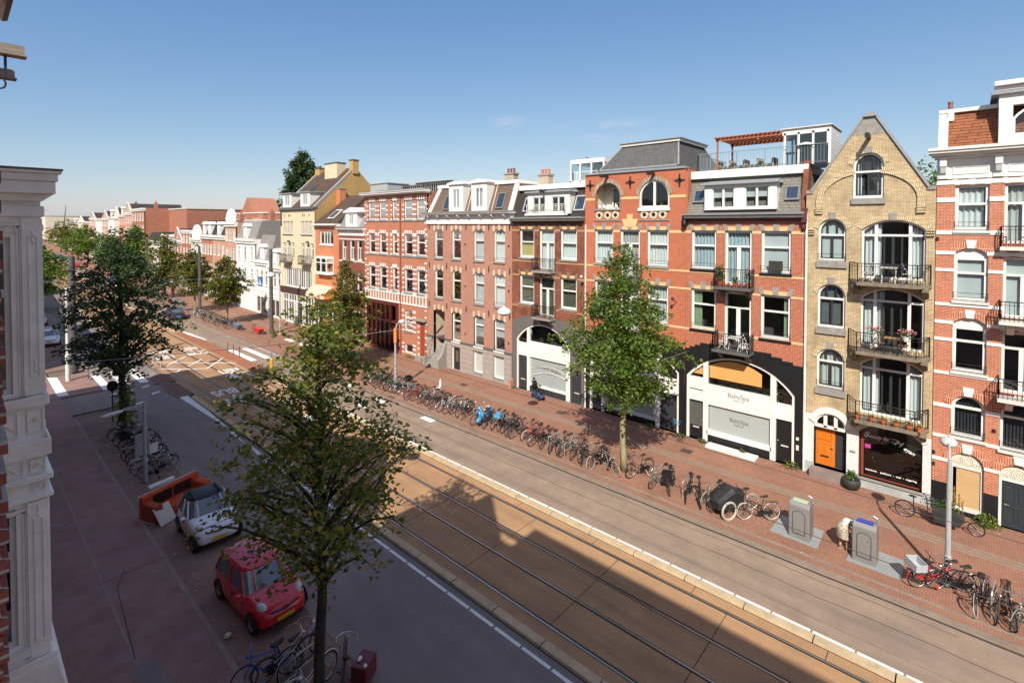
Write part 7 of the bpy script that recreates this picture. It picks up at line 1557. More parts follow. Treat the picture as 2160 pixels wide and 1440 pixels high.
# ============================================================ cars
CG = mat('car_glass', (.07, .085, .10), .05, spec=1, amt=0, coat=.5); LENS = mat('headlight_lens', (.45, .47, .48), .15, spec=1, amt=.1, scale=20); PLY = mat('yellow_number_plate', (.62, .38, .02), .5, amt=0); BUMP = mat('black_plastic', (.02, .02, .022), .6, amt=.1); HUB = mat('hubcap_silver', (.35, .36, .37), .35, metal=.6, amt=0)
def car(name, x, y, rz, L_, Wd, H, paint, label, roofm=None, hood=.8, belt=.86, kind='hatch', group=None, z=PZ-.03, wb=None, plate=PLY, cat='car', simple=False):
    T = empty(name, (x, y, z), rz, label, cat, group); h = L_/2; w_ = Wd/2; wb = wb or L_*.66; R = .30
    # lower body: stations along x (front = +x)
    def sec(x_, ww, zb, zt, cr=.10):
        return [(x_, -ww*.94, zb), (x_, -ww, zb+.12), (x_, -ww, zt-.22), (x_, -ww*.96, zt-.06), (x_, -ww*.80, zt+.0), (x_, -ww*.4, zt+cr*.35), (x_, 0, zt+cr*.45), (x_, ww*.4, zt+cr*.35), (x_, ww*.80, zt), (x_, ww*.96, zt-.06), (x_, ww, zt-.22), (x_, ww, zb+.12), (x_, ww*.94, zb)]
    hz = hood
    if kind == 'hatch': st = [(-h, w_*.72, .34, belt-.22), (-h+.06, w_*.88, .26, belt-.05), (-h+.30, w_*.98, .2, belt), (-h+.9, w_, .18, belt), (0, w_, .18, belt-.01), (h-1.15, w_, .18, belt-.03), (h-.85, w_*.99, .18, hz+.02), (h-.42, w_*.95, .19, hz-.09), (h-.16, w_*.86, .21, hz-.2), (h-.03, w_*.70, .26, .56), (h, w_*.55, .30, .48)]
    else: st = [(-h, w_*.75, .36, belt-.12), (-h+.08, w_*.9, .26, belt-.02), (-h+.4, w_*.98, .2, belt+.02), (-h+1.0, w_, .18, belt), (0, w_, .18, belt-.02), (h-1.5, w_, .18, belt-.04), (h-1.2, w_*.99, .18, hz), (h-.5, w_*.95, .19, hz-.08), (h-.15, w_*.88, .21, hz-.2), (h-.02, w_*.7, .26, .55), (h, w_*.55, .3, .48)]
    mb = MB(); mb.loft([sec(*s_) for s_ in st]); bo = mb.build('body', paint, T, auto=40)
    m_ = bo.modifiers.new('s', 'SUBSURF'); m_.levels = m_.render_levels = 1 if simple else 2
    # greenhouse
    xr = -h+(.10 if kind == 'hatch' else .75); xf = h-(.78 if kind == 'hatch' else 1.25); rb_, rf = -h+(.32 if kind == 'hatch' else 1.35), xf-(.62 if kind == 'hatch' else .75)
    def ringz(z_, xa, xb, ww, k=.16): return [(xa, -ww*.7, z_), (xa+k*.6, -ww, z_), ((xa+xb)/2, -ww*1.02, z_), (xb-k*1.4, -ww, z_), (xb, -ww*.62, z_), (xb+k*.35, 0, z_), (xb, ww*.62, z_), (xb-k*1.4, ww, z_), ((xa+xb)/2, ww*1.02, z_), (xa+k*.6, ww, z_), (xa, ww*.7, z_), (xa-k*.2, 0, z_)]
    A = ringz(belt-.05, xr, xf, w_*.93, .2); B = ringz(H-.10, rb_, rf, w_*.74, .14)
    mb = MB(); mb.loft([A, B], cap=False); mb.build('windows', CG, T, auto=35)
    rt = roofm or paint; mb = MB(); C_ = ringz(H-.03, rb_+.05, rf-.06, w_*.68); D_ = [(p[0]*.8+(rb_+rf)*.1, p[1]*.55, H) for p in C_]; mb.loft([[(p[0]*1.01, p[1]*1.03, p[2]-.02) for p in B], [(p[0]*1.0, p[1]*1.0, p[2]+.03) for p in B], C_, D_]); mb.build('roof', rt, T, auto=50)
    mb = MB()
    for i in (1, 3, 7, 9, 4, 6, 0, 10): a_, b_ = Vector(A[i]), Vector(B[i]); o_ = Vector((0, .012*(1 if a_.y > 0 else -1), .0)); mb.tube([a_+o_, b_+o_], .022 if i in (4, 6) else .028, 6)
    for sg, i in ((-1, 2), (1, 8)): mb.tube([Vector(A[i])+Vector((0, .01*sg, 0)), Vector(B[i])+Vector((0, .01*sg, 0))], .035, 6)
    mb.build('pillar', paint, T)
    for sx in (-1, 1):
        for sy in (-1, 1):
            cx_ = sx*wb/2-(.02 if sx > 0 else 0); mb = MB(); mb.lathe([(.19, -.09), (.27, -.10), (R, -.07), (R, .07), (.27, .10), (.19, .09)], n=20); mb.v = [(p[0], p[2], p[1]) for p in mb.v]; wo = mb.build('wheel', RUB, T, loc=(cx_, sy*(w_-.10), R))
            mb = MB(); mb.lathe([(.02, .105), (.18, .10), (.19, .085)], n=14); 
            for k in range(5): a = 2*pi*k/5; mb.box(-.02+.1*cos(a), .02+.1*cos(a), -.02+.1*sin(a), .02+.1*sin(a), .10, .108)
            mb.v = [(p[0], p[2]*sy, p[1]) for p in mb.v]; mb.build('hubcap', HUB, wo)
            mb = MB(); pts = [(cx_+(R+.045)*cos(a), sy*(w_*.985), R+(R+.045)*sin(a)) for a in np.linspace(-.15, pi+.15, 12)]; mb.add([(cx_, sy*(w_+.004), R)]+[(p[0], sy*(w_+.004), p[2]) for p in pts], [tuple(range(13))]); mb.build('wheel_arch', BUMP, T)
    for sy in (-1, 1):
        mb = MB(); mb.sphere((0, 0, 0), (.20, .13, .12), 14, 8); o_ = mb.build('headlight', LENS, T, loc=(h-.35, sy*w_*.68, hz-.19), rot=(0, .55, -sy*.6), smooth=True); g = MB(); g.sphere((.12, 0, .03), (.06, .06, .06), 10, 6); g.build('lamp', CHR, o_)
        mb = MB(); mb.sphere((0, 0, 0), (.07, .1, .07), 10, 6); mb.tube([(0, -sy*.1, -.02), (0, -sy*.18, -.06)], .02, 5); mb.build('mirror', paint, T, loc=(xf-.30, sy*(w_+.12), belt+.06), smooth=True)
        mb = MB(); mb.sphere((0, 0, 0), (.05, .1, .12), 8, 6); mb.build('tail_light', MATS['red_lens'], T, loc=(-h+.07, sy*w_*.75, belt-.2))
        if not simple: mb = MB(); mb.tube([(-.2, sy*(w_+.002), .35), (-.15, sy*(w_+.0), belt-.1)], .006, 4); mb.tube([(xf-.35, sy*(w_+.002), .32), (xf-.3, sy*w_, belt-.12)], .006, 4); mb.box(-.1, .04, sy*(w_+.01)-.012, sy*(w_+.01)+.012, belt-.2, belt-.17); mb.build('door_seam', BUMP, T)
    mb = MB(); mb.box(h-.07, h+.012, -.26, .26, .36, .47); mb.build('number_plate', plate, T, rot=(0, 0, 0)); mb = MB(); mb.box(-h-.012, -h+.06, -.26, .26, .50, .61); mb.build('number_plate', plate, T)
    mb = MB(); mb.box(h-.12, h-.0, -w_*.62, w_*.62, .24, .33); mb.tube([(h-.10, -w_*.55, hz-.30), (h-.005, 0, hz-.32), (h-.10, w_*.55, hz-.30)], .028, 6); mb.ring((h-.0, 0, hz-.27), .045, .014, 'x', 12, 4); mb.build('grille', BUMP, T)
    return T
WHP = mat('white_car_paint', (.70, .71, .74), .25, coat=.7, amt=0); RDP = mat('red_car_paint', (.58, .008, .025), .25, coat=.8, amt=0); DKP = mat('dark_car_paint', (.02, .025, .04), .25, coat=.8, amt=0); SVP = mat('silver_car_paint', (.38, .39, .40), .3, metal=.3, coat=.5, amt=0)
T = car('parked_car', 6.62, 22.05, -pi/2-.02, 2.70, 1.66, 1.50, WHP, 'small white two-seat car with open black fabric roof, parked by the sofa', roofm=BLACKP, hood=.98, belt=.98, wb=1.87, cat='car')
mb = MB()                                              # folded soft top
for k in range(3): mb.tube([(-1.05+k*.14, -.52, 1.38+.03*k), (-1.05+k*.14, .52, 1.38+.03*k)], .06, 8)
mb.box(-.85, .12, -.48, -.42, 1.50, 1.54); mb.box(-.85, .12, .42, .48, 1.50, 1.54); mb.build('folded_soft_top', CANV, T)
car('parked_car', 6.48, 16.75, -pi/2+.05, 3.42, 1.62, 1.46, RDP, 'red small hatchback parked nearest the foreground bicycles', hood=.95, belt=.92, wb=2.34)
tx, ty = 19.0+bend(76.6), 76.6; car('taxi', tx, ty, pi/2-bdir(ty)-.02, 4.7, 1.85, 1.45, DKP, 'dark saloon taxi with blue number plate driving away beyond the crossing', kind='sedan', hood=.9, belt=.9, plate=mat('blue_number_plate', (.05, .3, .6), .5, amt=0), z=0, cat='taxi')
for i, (x_, y_, ang, L_, Wd, H_, pm, kd, lab) in enumerate(((18.8, 112, 1, 4.2, 1.8, 1.5, RDP, 'hatch', 'red car waiting far up the right lane behind the near foliage'), (18.6, 122, 1, 5.2, 2.0, 2.2, SVP, 'hatch', 'pale grey van far up the right lane'), (18.9, 190, 1, 4.3, 1.8, 1.45, RDP, 'sedan', 'dark red car in the distant traffic'), (18.7, 206, 1, 4.4, 1.8, 1.5, WHP, 'hatch', 'white car in the distant traffic, behind the dark red one'),
    (18.9, 226, 1, 4.3, 1.8, 1.45, DKP, 'sedan', 'dark car in the distant traffic, third in line'), (18.8, 246, 1, 4.5, 1.8, 1.5, mat('blue_car_paint', (.04, .14, .4), .3, coat=.5, amt=0), 'hatch', 'blue car at the far end of the traffic'), (6.3, 69.5, -1, 4.2, 1.75, 1.5, WHP, 'hatch', 'white car just visible beside the white bay'), (6.3, 84, -1, 4.2, 1.75, 1.45, SVP, 'hatch', 'silver car farther up the left parking strip'))):
    car('parked_car' if x_ < 10 else 'driving_car', x_+bend(y_), y_, ang*pi/2-bdir(y_), L_, Wd, H_, pm, lab, kind=kd, hood=.95, belt=.95 if H_ < 2 else 1.3, z=0 if x_ > 10 else PZ-.03, simple=True)
# ============================================================ masts, lamps, wires, signs
def mast(x, y, h, r0, label, m=GREYPOLE):
    mb = MB(); mb.lathe([(r0*1.35, 0), (r0*1.35, .5), (r0*1.05, .55), (r0, h*.5), (r0*.9, h), (r0*.6, h+.02)], n=16)
    for z in (h*.55, h*.75, h-.8): mb.lathe([(r0+.02, z-.06), (r0+.02, z+.06)], n=12)
    return tag(mb.build('tram_mast', m, loc=(x, y, PZ)), label, 'mast', 'tall grey tram masts')
mast(23.7, 57.3, 9.4, .19, 'tall grey tram mast right of the blue crossing sign'); mast(22.3, 76.6, 9.2, .18, 'tall grey tram mast between two far trees, behind the bicycle row')
mast(6.6, 54.6, 9.5, .24, 'thick grey tram mast left of the dark tree', m=GREYPOLE)
for i, (x_, y_) in enumerate(((23.5, 118), (23.6, 150))): mast(x_+bend(y_), y_, 9.2, .17, ('far tram mast behind the near foliage', 'farthest tram mast up the street')[i])
# white sign post on the left with a round board
T = empty('lamp_post', (5.9, 51.6, PZ), 0, 'white crossing post standing before the thick left tram mast', 'lamp post')
mb = MB(); mb.lathe([(.15, 0), (.15, 2.0), (.11, 2.1), (.1, 7.2)], n=14); mb.build('pole', WHITE2, T); mb = MB(); mb.tube([(0, 0, 7.1), (.6, .2, 7.4), (1.2, .3, 7.3)], .04, 6); mb.build('arm', WHITE2, T)
GLOBE = mat('opal_lamp_glass', (.55, .53, .5), .3, amt=.1)
def street_lamp(x, y, h, ang, label, sty='globe', sleeve=True):
    T = empty('street_lamp', (x, y, PZ), ang, label, 'street lamp', 'street lamps'); mb = MB(); mb.lathe([(.10, 0), (.10, 1.0), (.08, 1.05), (.07, h-.7), (.065, h), (.04, h)], n=14); mb.build('pole', LIGHTPOLE, T)
    if sty == 'globe':
        mb = MB(); mb.tube([(0, 0, h-.3), (.03, 0, h), (.25, 0, h+.35), (.75, 0, h+.42)], .035, 8); mb.tube([(0, .0, h-.02), (0, 0, h+.12)], .05, 8); mb.build('arm', LIGHTPOLE, T)
        mb = MB(); mb.sphere((.95, 0, h+.38), (.30, .25, .17), 14, 8); mb.build('lamp_head', GLOBE, T, smooth=True)
    else:
        for dz in (0, -.22): pass
        mb = MB(); mb.tube([(0, 0, h-.1), (-.9, 0, h-.02), (-1.05, 0, h-.06)], .03, 6); mb.tube([(0, 0, h-.55), (-.3, 0, h-.2), (-.9, 0, h-.06)], .03, 6); mb.build('arm', LIGHTPOLE, T)
        mb = MB(); mb.loft([[(x_, w_*cos(a), h-.06+hh*sin(a)) for a in np.linspace(0, 2*pi, 11)[:-1]] for x_, w_, hh in ((-.92, .05, .04), (-1.05, .13, .07), (-1.4, .15, .085), (-1.7, .10, .06), (-1.85, .03, .02))]); mb.build('lamp_head', GLOBE, T, smooth=True)
    return T
street_lamp(22.2, .3, 4.15, .05, 'light grey street lamp with globe head, among the bicycles at the lower right')
T = street_lamp(21.6, 30.9, 4.45, .45, 'street lamp with an orange topped pole behind the kerb row of bicycles'); mb = MB(); mb.lathe([(.12, 3.5), (.12, 4.5)], n=12); mb.build('orange_sleeve', mat('orange_film', (.7, .25, .05), .6), T)
T = street_lamp(5.95, 28.6, 3.75, .35, 'light grey street lamp above the left bicycle row', 'flat'); mb = MB(); mb.box(-.45, -.10, -.03, .0, 1.3, 2.35); mb.box(.1, .2, -.03, 0, 1.3, 2.35); mb.build('sign_back', mat('grey_sign_back', (.24, .25, .25), .6), T); mb = MB(); mb.box(.22, .6, .0, .04, 1.2, 1.65); mb.build('white_plate', WHITE2, T)
T = street_lamp(24.0, 55.8, 7.0, .6, 'white curved-arm lamp post right of the tall mast near the crossing', 'flat')
for i, y_ in enumerate((180, 230, 262, 285)): street_lamp(22.6+bend(y_), y_, 6.5, .3, f'distant globe street lamp, {ordn[i]} up the right pavement')
WIRE = mat('steel_wire', (.03, .03, .03), .5, amt=0); WIREL = mat('light_wire', (.3, .3, .3), .5, amt=0)
def wire(pts, label, r=.008, m=WIRE, name='overhead_wire'): mb = MB(); mb.tube(pts, r, 4); tag(mb.build(name, m), label, 'wire', 'overhead wires')
wire([(12.7, y, 5.3) for y in range(-14, 61, 5)]+[(12.7+bend(y), y, 5.3) for y in range(70, 300, 15)], 'tram contact wire above the left track'); wire([(15.43, y, 5.3) for y in range(-14, 61, 5)]+[(15.43+bend(y), y, 5.3) for y in range(70, 300, 15)], 'tram contact wire above the right track')
for i, (y_, xs) in enumerate(((17.5, (8.8, 19.07)), (45.8, (8.2, 19.0)))):
    wire([(.4, y_-.3, 8.75), (xs[0], y_-.1, 7.98), (14, y_, 7.8), (xs[1], y_+.2, 7.98), (28.0, y_+.5, 8.7)], ('cross wire carrying the lamps over the near tracks', 'cross wire carrying the lamps before the crossing')[i], m=WIREL)
    for j, x_ in enumerate(xs):
        T = empty('hanging_lamp', (x_, y_+.0+(.2 if j else -.1), 7.62), 0, (('white hanging lamp over the left lane, hidden in the near tree', 'white domed lamp hanging in front of the pink brick house'), ('white hanging lamp over the left lane, hidden by the dark tree', 'white domed lamp hanging beside the tall mast at the crossing'))[i][j], 'hanging lamp', 'lamps hanging on cross wires')
        mb = MB(); mb.lathe([(.36, 0), (.36, .06), (.30, .2), (.16, .28), (.05, .30), (.04, .38)], n=18); mb.build('lamp_shade', WHITE, T, smooth=True); mb = MB(); mb.sphere((0, 0, .01), (.31, .31, .14), 14, 6); mb.build('bulb_cover', GLOBE, T)
# blue pedestrian crossing sign
T = empty('crossing_sign', (22.55, 57.4, 5.45), 0, 'blue and white pedestrian crossing sign left of the mast', 'road sign')
mb = MB(); mb.box(.0, .06, -.52, .52, 0, 1.04); mb.build('sign_plate', mat('sign_blue', (.01, .13, .42), .4, amt=0), T)
for sx, s_ in ((-.015, 1),): mb = MB(); mb.add([(sx, -.42, .14), (sx, .42, .14), (sx, 0, .90)], [(0, 1, 2)]); mb.build('white_triangle', mat('sign_white', (.8, .8, .8), .5, amt=0), T)
mb = MB(); mb.sphere((-.03, .0, .66), (.012, .05, .05), 8, 6); mb.box(-.035, -.025, -.05, .05, .42, .6); mb.box(-.035, -.025, -.09, -.04, .24, .44); mb.box(-.035, -.025, .03, .08, .24, .44)
for k in range(4): mb.box(-.035, -.025, -.30+k*.17, -.21+k*.17, .17, .22)
mb.build('walking_figure', BLACKP, T); mb = MB(); mb.tube([(.05, 0, 1.1), (1.3, -.1, 1.15)], .04, 6); mb.tube([(.03, 0, .9), (.03, 0, 1.15)], .03, 5); mb.build('bracket', WHITE2, T)
YEL = mat('yellow_bollard_paint', (.62, .33, .03), .5, amt=.1)
T = empty('bollard', (17.6, 42.6, 0), 0, 'yellow bollard with round blue arrow sign on the tram stop island', 'bollard'); mb = MB(); mb.lathe([(.14, 0), (.14, 1.1), (.1, 1.15), (.03, 1.17)], n=12); mb.build('post', YEL, T); mb = MB(); mb.lathe([(.30, -.02), (.30, .02)], n=20); mb.v = [(p[0]*.3+p[2]*.95, p[0]*.95-p[2]*.3, p[1]+1.5) for p in mb.v]; mb.build('round_sign', mat('sign_teal_blue', (.03, .16, .26), .4, amt=0), T)
for i, (x_, y_, lab) in enumerate(((17.45, 52.1, 'thin brown post, farthest of three by the right crossing'), (17.5, 50.8, 'thin brown post, middle of three by the right crossing'), (17.55, 49.5, 'thin brown post, nearest of three by the right crossing'), (11.3, 51, 'short pale post, left one of a pair beside the tracks'), (11.8, 50.9, 'short pale post, right one of a pair beside the tracks'))):
    mb = MB(); mb.lathe([(.045, 0), (.045, 1.0), (.02, 1.05)], n=10); tag(mb.build('post', mat('brown_post', (.2, .09, .05), .6) if i < 3 else LIGHTPOLE, loc=(x_, y_, .04)), lab, 'post', 'short posts at the crossing')
# ============================================================ waste containers
GREYC = mat('grey_container_plastic', (.20, .195, .185), .55, amt=.06); PADM = mat('steel_floor_plate', (.30, .32, .32), .55, metal=.2, amt=.12, scale=4)
def container(x, y, label, lid, padpts):
    T = empty('waste_container', (x, y, PZ), 0, label, 'waste container', 'underground waste containers')
    mb = MB(); prof = [(-.38, 0), (.36, 0), (.40, .6), (.36, 1.0), (.22, 1.25), (-.1, 1.42), (-.30, 1.42), (-.40, 1.28)]; mb.prism(prof, 'y', -.36, .36); o = mb.build('body', GREYC, T, bevel=.04)
    mb = MB(); ring_mesh(mb, outline(-.22, .22, .22, 1.12, .12), outline(-.20, .20, .24, 1.10, .11), -.405, -.37); mb.sphere((-.40, -.12, .85), (.02, .02, .02), 6, 4); mb.build('door', mat('dark_seam', (.07, .07, .07), .6), T)
    mb = MB(); mb.hexa([(-.30, -.25, 1.425), (.05, -.25, 1.39), (.05, .25, 1.39), (-.30, .25, 1.425), (-.30, -.25, 1.44), (.05, -.25, 1.40), (.05, .25, 1.40), (-.30, .25, 1.44)]); mb.build('label_plate', lid, T)
    mb = MB(); mb.box(.0, .3, -.3, .3, 1.2, 1.28); mb.tube([(.2, -.32, 1.25), (.2, -.32, 1.5), (.2, -.2, 1.55)], .03, 6); mb.build('hopper', GALV, T)
    mb = MB(); mb.prism([(p[0]-x, p[1]-y) for p in padpts], 'z', 0, .03); tag(mb.build('floor_plate', PADM, loc=(x, y, PZ)), 'steel floor plate set in the paving under the '+label.split(',')[0], 'floor plate')
container(22.0, 4.62, 'left grey waste container, between the covered trike and the bending person', mat('pale_green_label', (.45, .6, .38), .5, amt=0), [(21.45, 3.95), (22.85, 4.0), (22.95, 5.55), (21.5, 5.6)])
container(22.0, 2.55, 'right grey waste container, with a blue and white top beside the person', mat('blue_label', (.03, .04, .4), .5, amt=0), [(21.45, 1.45), (22.75, 1.5), (22.8, 3.0), (21.45, 3.05)])
mb = MB(); mb.box(-.16, .14, -.5, -.1, 0, .008); mb.build('white_label', WHITE, loc=(21.9, 2.75, PZ+1.42)); bpy.data.objects.remove(COL.objects['white_label'])
# ============================================================ people
SKIN = mat('skin', (.52, .28, .18), .55, amt=.05); HAIRG = mat('grey_hair', (.3, .27, .24), .8, amt=.2, scale=30)
def skinned(name, pts, edges, m, parent, sub=2):
    me = bpy.data.meshes.new(name); me.from_pydata([p[:3] for p in pts], edges, []); me.materials.append(m); o = bpy.data.objects.new(name, me); COL.objects.link(o); o.parent = parent
    md = o.modifiers.new('skin', 'SKIN'); md.use_smooth_shade = True
    for i, p in enumerate(pts): sv = me.skin_vertices[0].data[i]; r = p[3]; sv.radius = (r, r) if not isinstance(r, tuple) else r; sv.use_root = (i == 0)
    s_ = o.modifiers.new('sub', 'SUBSURF'); s_.levels = s_.render_levels = sub
    return o
def body(P, parent, m=SKIN):
    "P: dict of joints -> positions; one continuous surface with hands"
    names = ['pelvis', 'waist', 'chest', 'neck', 'headb', 'headt']; R = dict(pelvis=(.14, .12), waist=(.12, .10), chest=(.15, .11), neck=.055, headb=.085, headt=.085)
    pts = [(*P[n], R[n]) for n in names]; ed = [(i, i+1) for i in range(5)]
    for s_ in ('l', 'r'):
        i = len(pts); pts += [(*P['hip'+s_], .095), (*P['knee'+s_], .058), (*P['calf'+s_], .055) if 'calf'+s_ in P else (*[(a+b_)/2 for a, b_ in zip(P['knee'+s_], P['ank'+s_])], .056), (*P['ank'+s_], .036), (*P['toe'+s_], .032)]; ed += [(0, i)]+[(k, k+1) for k in range(i, i+4)]
        i = len(pts); h_ = Vector(P['hand'+s_]); e_ = Vector(P['elb'+s_]); d = (h_-e_).normalized(); pts += [(*P['sh'+s_], .055), (*e_, .042), (*h_, .026), (*(h_+d*.06), .034)]; ed += [(2, i)]+[(k, k+1) for k in range(i, i+3)]
        sd_ = Vector((0, 1, 0)); 
        for k in range(4): j = len(pts); q = h_+d*.09+sd_*(k-1.5)*.024; pts += [(*q, .010), (*(q+d*(.035, .045, .042, .03)[k]+Vector((-.008, 0, -.006))), .009), (*(q+d*(.055, .07, .065, .05)[k]+Vector((-.02, 0, -.02))), .008)]; ed += [(i+3, j), (j, j+1), (j+1, j+2)]
        j = len(pts); pts += [(*(h_+d*.04+sd_*.045), .011), (*(h_+d*.08+sd_*.06), .010)]; ed += [(i+3, j), (j, j+1)]
    return skinned('body', pts, ed, m, parent)
T = empty('person', (22.1, 3.2, PZ), -.55, 'person in white top and spotted skirt bending down between the waste containers', 'person')
P = dict(pelvis=(-.12, 0, .90), waist=(.02, 0, 1.02), chest=(.30, 0, 1.0), neck=(.44, 0, .90), headb=(.52, 0, .80), headt=(.60, 0, .70), hipl=(-.10, .09, .84), hipr=(-.10, -.09, .84), kneel=(-.02, .11, .46), kneer=(.04, -.10, .47), ankl=(-.10, .11, .09), ankr=(-.02, -.11, .09), toel=(.06, .13, .04), toer=(.14, -.12, .04),
    shl=(.33, .19, .95), shr=(.33, -.19, .95), elbl=(.42, .22, .70), elbr=(.45, -.22, .70), handl=(.55, .12, .50), handr=(.58, -.10, .52))
body(P, T)
top = [(-.05, 0, .97, (.165, .15)), (.1, 0, 1.03, (.15, .14)), (.30, 0, 1.01, (.18, .13)), (.40, 0, .94, (.08, .08)), (.32, .19, .96, .085), (.40, .23, .78, .07), (.32, -.19, .96, .085), (.42, -.23, .78, .07)]
skinned('white_top', top, [(0, 1), (1, 2), (2, 3), (2, 4), (4, 5), (2, 6), (6, 7)], mat('white_cotton', (.66, .64, .60), .85, amt=.08, scale=8), T)
LEO, n_, l_, p_ = _new('spotted_skirt_fabric'); tcn = n_.new('ShaderNodeTexCoord'); vo = n_.new('ShaderNodeTexVoronoi'); vo.inputs['Scale'].default_value = 26; l_.new(tcn.outputs['Object'], vo.inputs['Vector']); rr_ = n_.new('ShaderNodeValToRGB'); rr_.color_ramp.elements[0].position = .32; rr_.color_ramp.elements[0].color = (.05, .035, .025, 1); rr_.color_ramp.elements[1].position = .42; rr_.color_ramp.elements[1].color = (.48, .42, .33, 1); l_.new(vo.outputs['Distance'], rr_.inputs[0]); l_.new(rr_.outputs[0], p_.inputs['Base Color'])
mb = MB(); mb.loft([[(cx+rx*cos(a), ry*sin(a), z_+.04*cos(a)*tl) for a in np.linspace(0, 2*pi, 21)[:-1]] for cx, rx, ry, z_, tl in ((.0, .15, .16, 1.02, -2), (-.10, .19, .20, .90, -1), (-.09, .20, .22, .72, 0), (-.06, .21+.0, .24, .50, 0))], cap=False)
mb.v = [(p[0]+.012*sin(14*atan2(p[1], p[0]+.1)), p[1], p[2]) for p in mb.v]; mb.build('skirt', LEO, T, smooth=True)
mb = MB(); mb.sphere((.56, 0, .78), (.105, .10, .11), 12, 8); mb.build('hair', HAIRG, T, smooth=True)
mb = MB()
for y_ in (.12, -.115): xx = -.02+(.08 if y_ < 0 else 0); mb.box(xx-.12, xx+.13, y_-.045, y_+.045, 0, .022)
mb.build('shoe', mat('tan_sandal', (.4, .25, .15), .7), T, bevel=.01)
def small_person(x, y, ang, label, shirt, trous, sit=False, z=PZ):
    T = empty('person', (x, y, z), ang, label, 'person'); k = .45 if sit else 0
    P = dict(pelvis=(0, 0, .92-k*.4), waist=(0, 0, 1.05-k*.4), chest=(.02, 0, 1.32-k*.4), neck=(.03, 0, 1.5-k*.4), headb=(.04, 0, 1.58-k*.4), headt=(.05, 0, 1.68-k*.4), hipl=(0, .09, .88-k*.4), hipr=(0, -.09, .88-k*.4), kneel=(.18+k*.5, .11, .5-k*.1), kneer=(-.02+k*.6, -.11, .48), ankl=(.22+k*.2, .11, .09), ankr=(-.18+k*.7, -.1, .1), toel=(.36+k*.2, .11, .04), toer=(-.04+k*.7, -.1, .05),
        shl=(.02, .2, 1.4-k*.4), shr=(.02, -.2, 1.4-k*.4), elbl=(-.08, .25, 1.12-k*.4), elbr=(.12, -.25, 1.14-k*.4), handl=(.1, .24, .92-k*.3), handr=(.3, -.2, 1.0-k*.3))
    body(P, T); e = .025
    skinned('jacket', [(*P['waist'], .17), (*P['chest'], (.20, .15)), (*P['shl'], .08), (*P['elbl'], .065), (*P['shr'], .08), (*P['elbr'], .065)], [(0, 1), (1, 2), (2, 3), (1, 4), (4, 5)], shirt, T, 1)
    skinned('trousers', [(*P['pelvis'], .17), (*P['hipl'], .12), (*P['kneel'], .085), (P['ankl'][0], P['ankl'][1], .16, .06), (*P['hipr'], .12), (*P['kneer'], .085), (P['ankr'][0], P['ankr'][1], .17, .06)], [(0, 1), (1, 2), (2, 3), (0, 4), (4, 5), (5, 6)], trous, T, 1)
    mb = MB(); mb.sphere((P['headt'][0]-.02, 0, P['headt'][2]+.02), (.1, .09, .1), 8, 6); mb.build('hair', LEATH, T, smooth=True)
NAVY = mat('navy_cloth', (.02, .025, .05), .9); BLK = mat('black_cloth', (.02, .02, .02), .9); JEAN = mat('denim', (.06, .09, .16), .9)
small_person(25.0, 99.5, pi/2, 'person in a dark jacket riding a bicycle on the far pavement', NAVY, BLK, sit=True, z=.45); bike('black', 25.0, 99.7, pi/2, 0, 'bicycle ridden by the person in the dark jacket', 'ridden bicycle')
small_person(26.6, 106, -2.6, 'person in black seated by a scooter before the far houses', BLK, BLK, sit=True); small_person(27.3, 107.5, 2.4, 'person in dark clothes standing by the far house fronts', NAVY, JEAN)
for i, (x_, y_) in enumerate(((28.5, 150), (29.2, 166), (30, 171), (31.3, 190), (30.8, 202))): small_person(x_, y_, .5*i, f'distant pedestrian on the right pavement, {ordn[i]} beyond the low roofed terrace', (NAVY, BLK, JEAN)[i % 3], BLK)
# ============================================================ sofa and its neighbours
ORV = mat('orange_velvet', (.50, .085, .028), .95, amt=.16, scale=6, spec=.2); ORS = mat('brown_orange_side', (.33, .07, .03), .95, amt=.2, scale=6)
T = empty('sofa', (5.02, 24.95, PZ-.02), .36, 'discarded orange sofa without cushions standing on the pavement', 'sofa')
mb = MB(); mb.box(.0, 2.45, -.12, .12, 0, .95); mb.box(.25, 2.2, -.75, -.12, .05, .38); mb.build('frame', ORV, T, bevel=.03)
for nme, xa in (('left', 0), ('right', 2.12)): mb = MB(); mb.box(xa, xa+.34, -.86, -.11, .02, .72); mb.build('armrest', ORS if xa == 0 else ORV, T, bevel=.05)
for xa in (.42, 1.28): mb = MB(); mb.box(xa, xa+.78, -.135, -.115, .44, .86); mb.build('back_panel', BLACKP, T)
mb = MB(); mb.box(-.02, 2.46, .10, .13, 0, .97); mb.box(-.02, .0, -.85, .12, 0, .03); mb.build('white_lining', WHITE2, T)
mb = MB(); mb.hexa([(-.35, -.02, 0), (.35, -.02, 0), (.35, .02, 0), (-.35, .02, 0), (-.35, .38, .62), (.35, .38, .62), (.35, .42, .62), (-.35, .42, .62)]); tag(mb.build('white_board', WHITE2, loc=(5.75, 24.0, PZ), rot=(0, 0, .5)), 'torn white board leaning on the front of the sofa', 'board')
mb = MB(); mb.box(-.5, .5, -.08, .08, 0, .62); mb.build('t', mat('brown_veneer', (.22, .11, .07), .6), loc=(0, 0, 0)); o_ = COL.objects['t']; o_.name = 'mattress_base'; o_.location = (6.05, 26.35, PZ); o_.rotation_euler = (0, 0, .25); tag(o_, 'brown board rolled in white foam behind the sofa', 'board'); mb = MB(); mb.tube([(-.52, 0, .66), (.52, 0, .66)], .11, 10); mb.build('foam_roll', WHITE, o_)
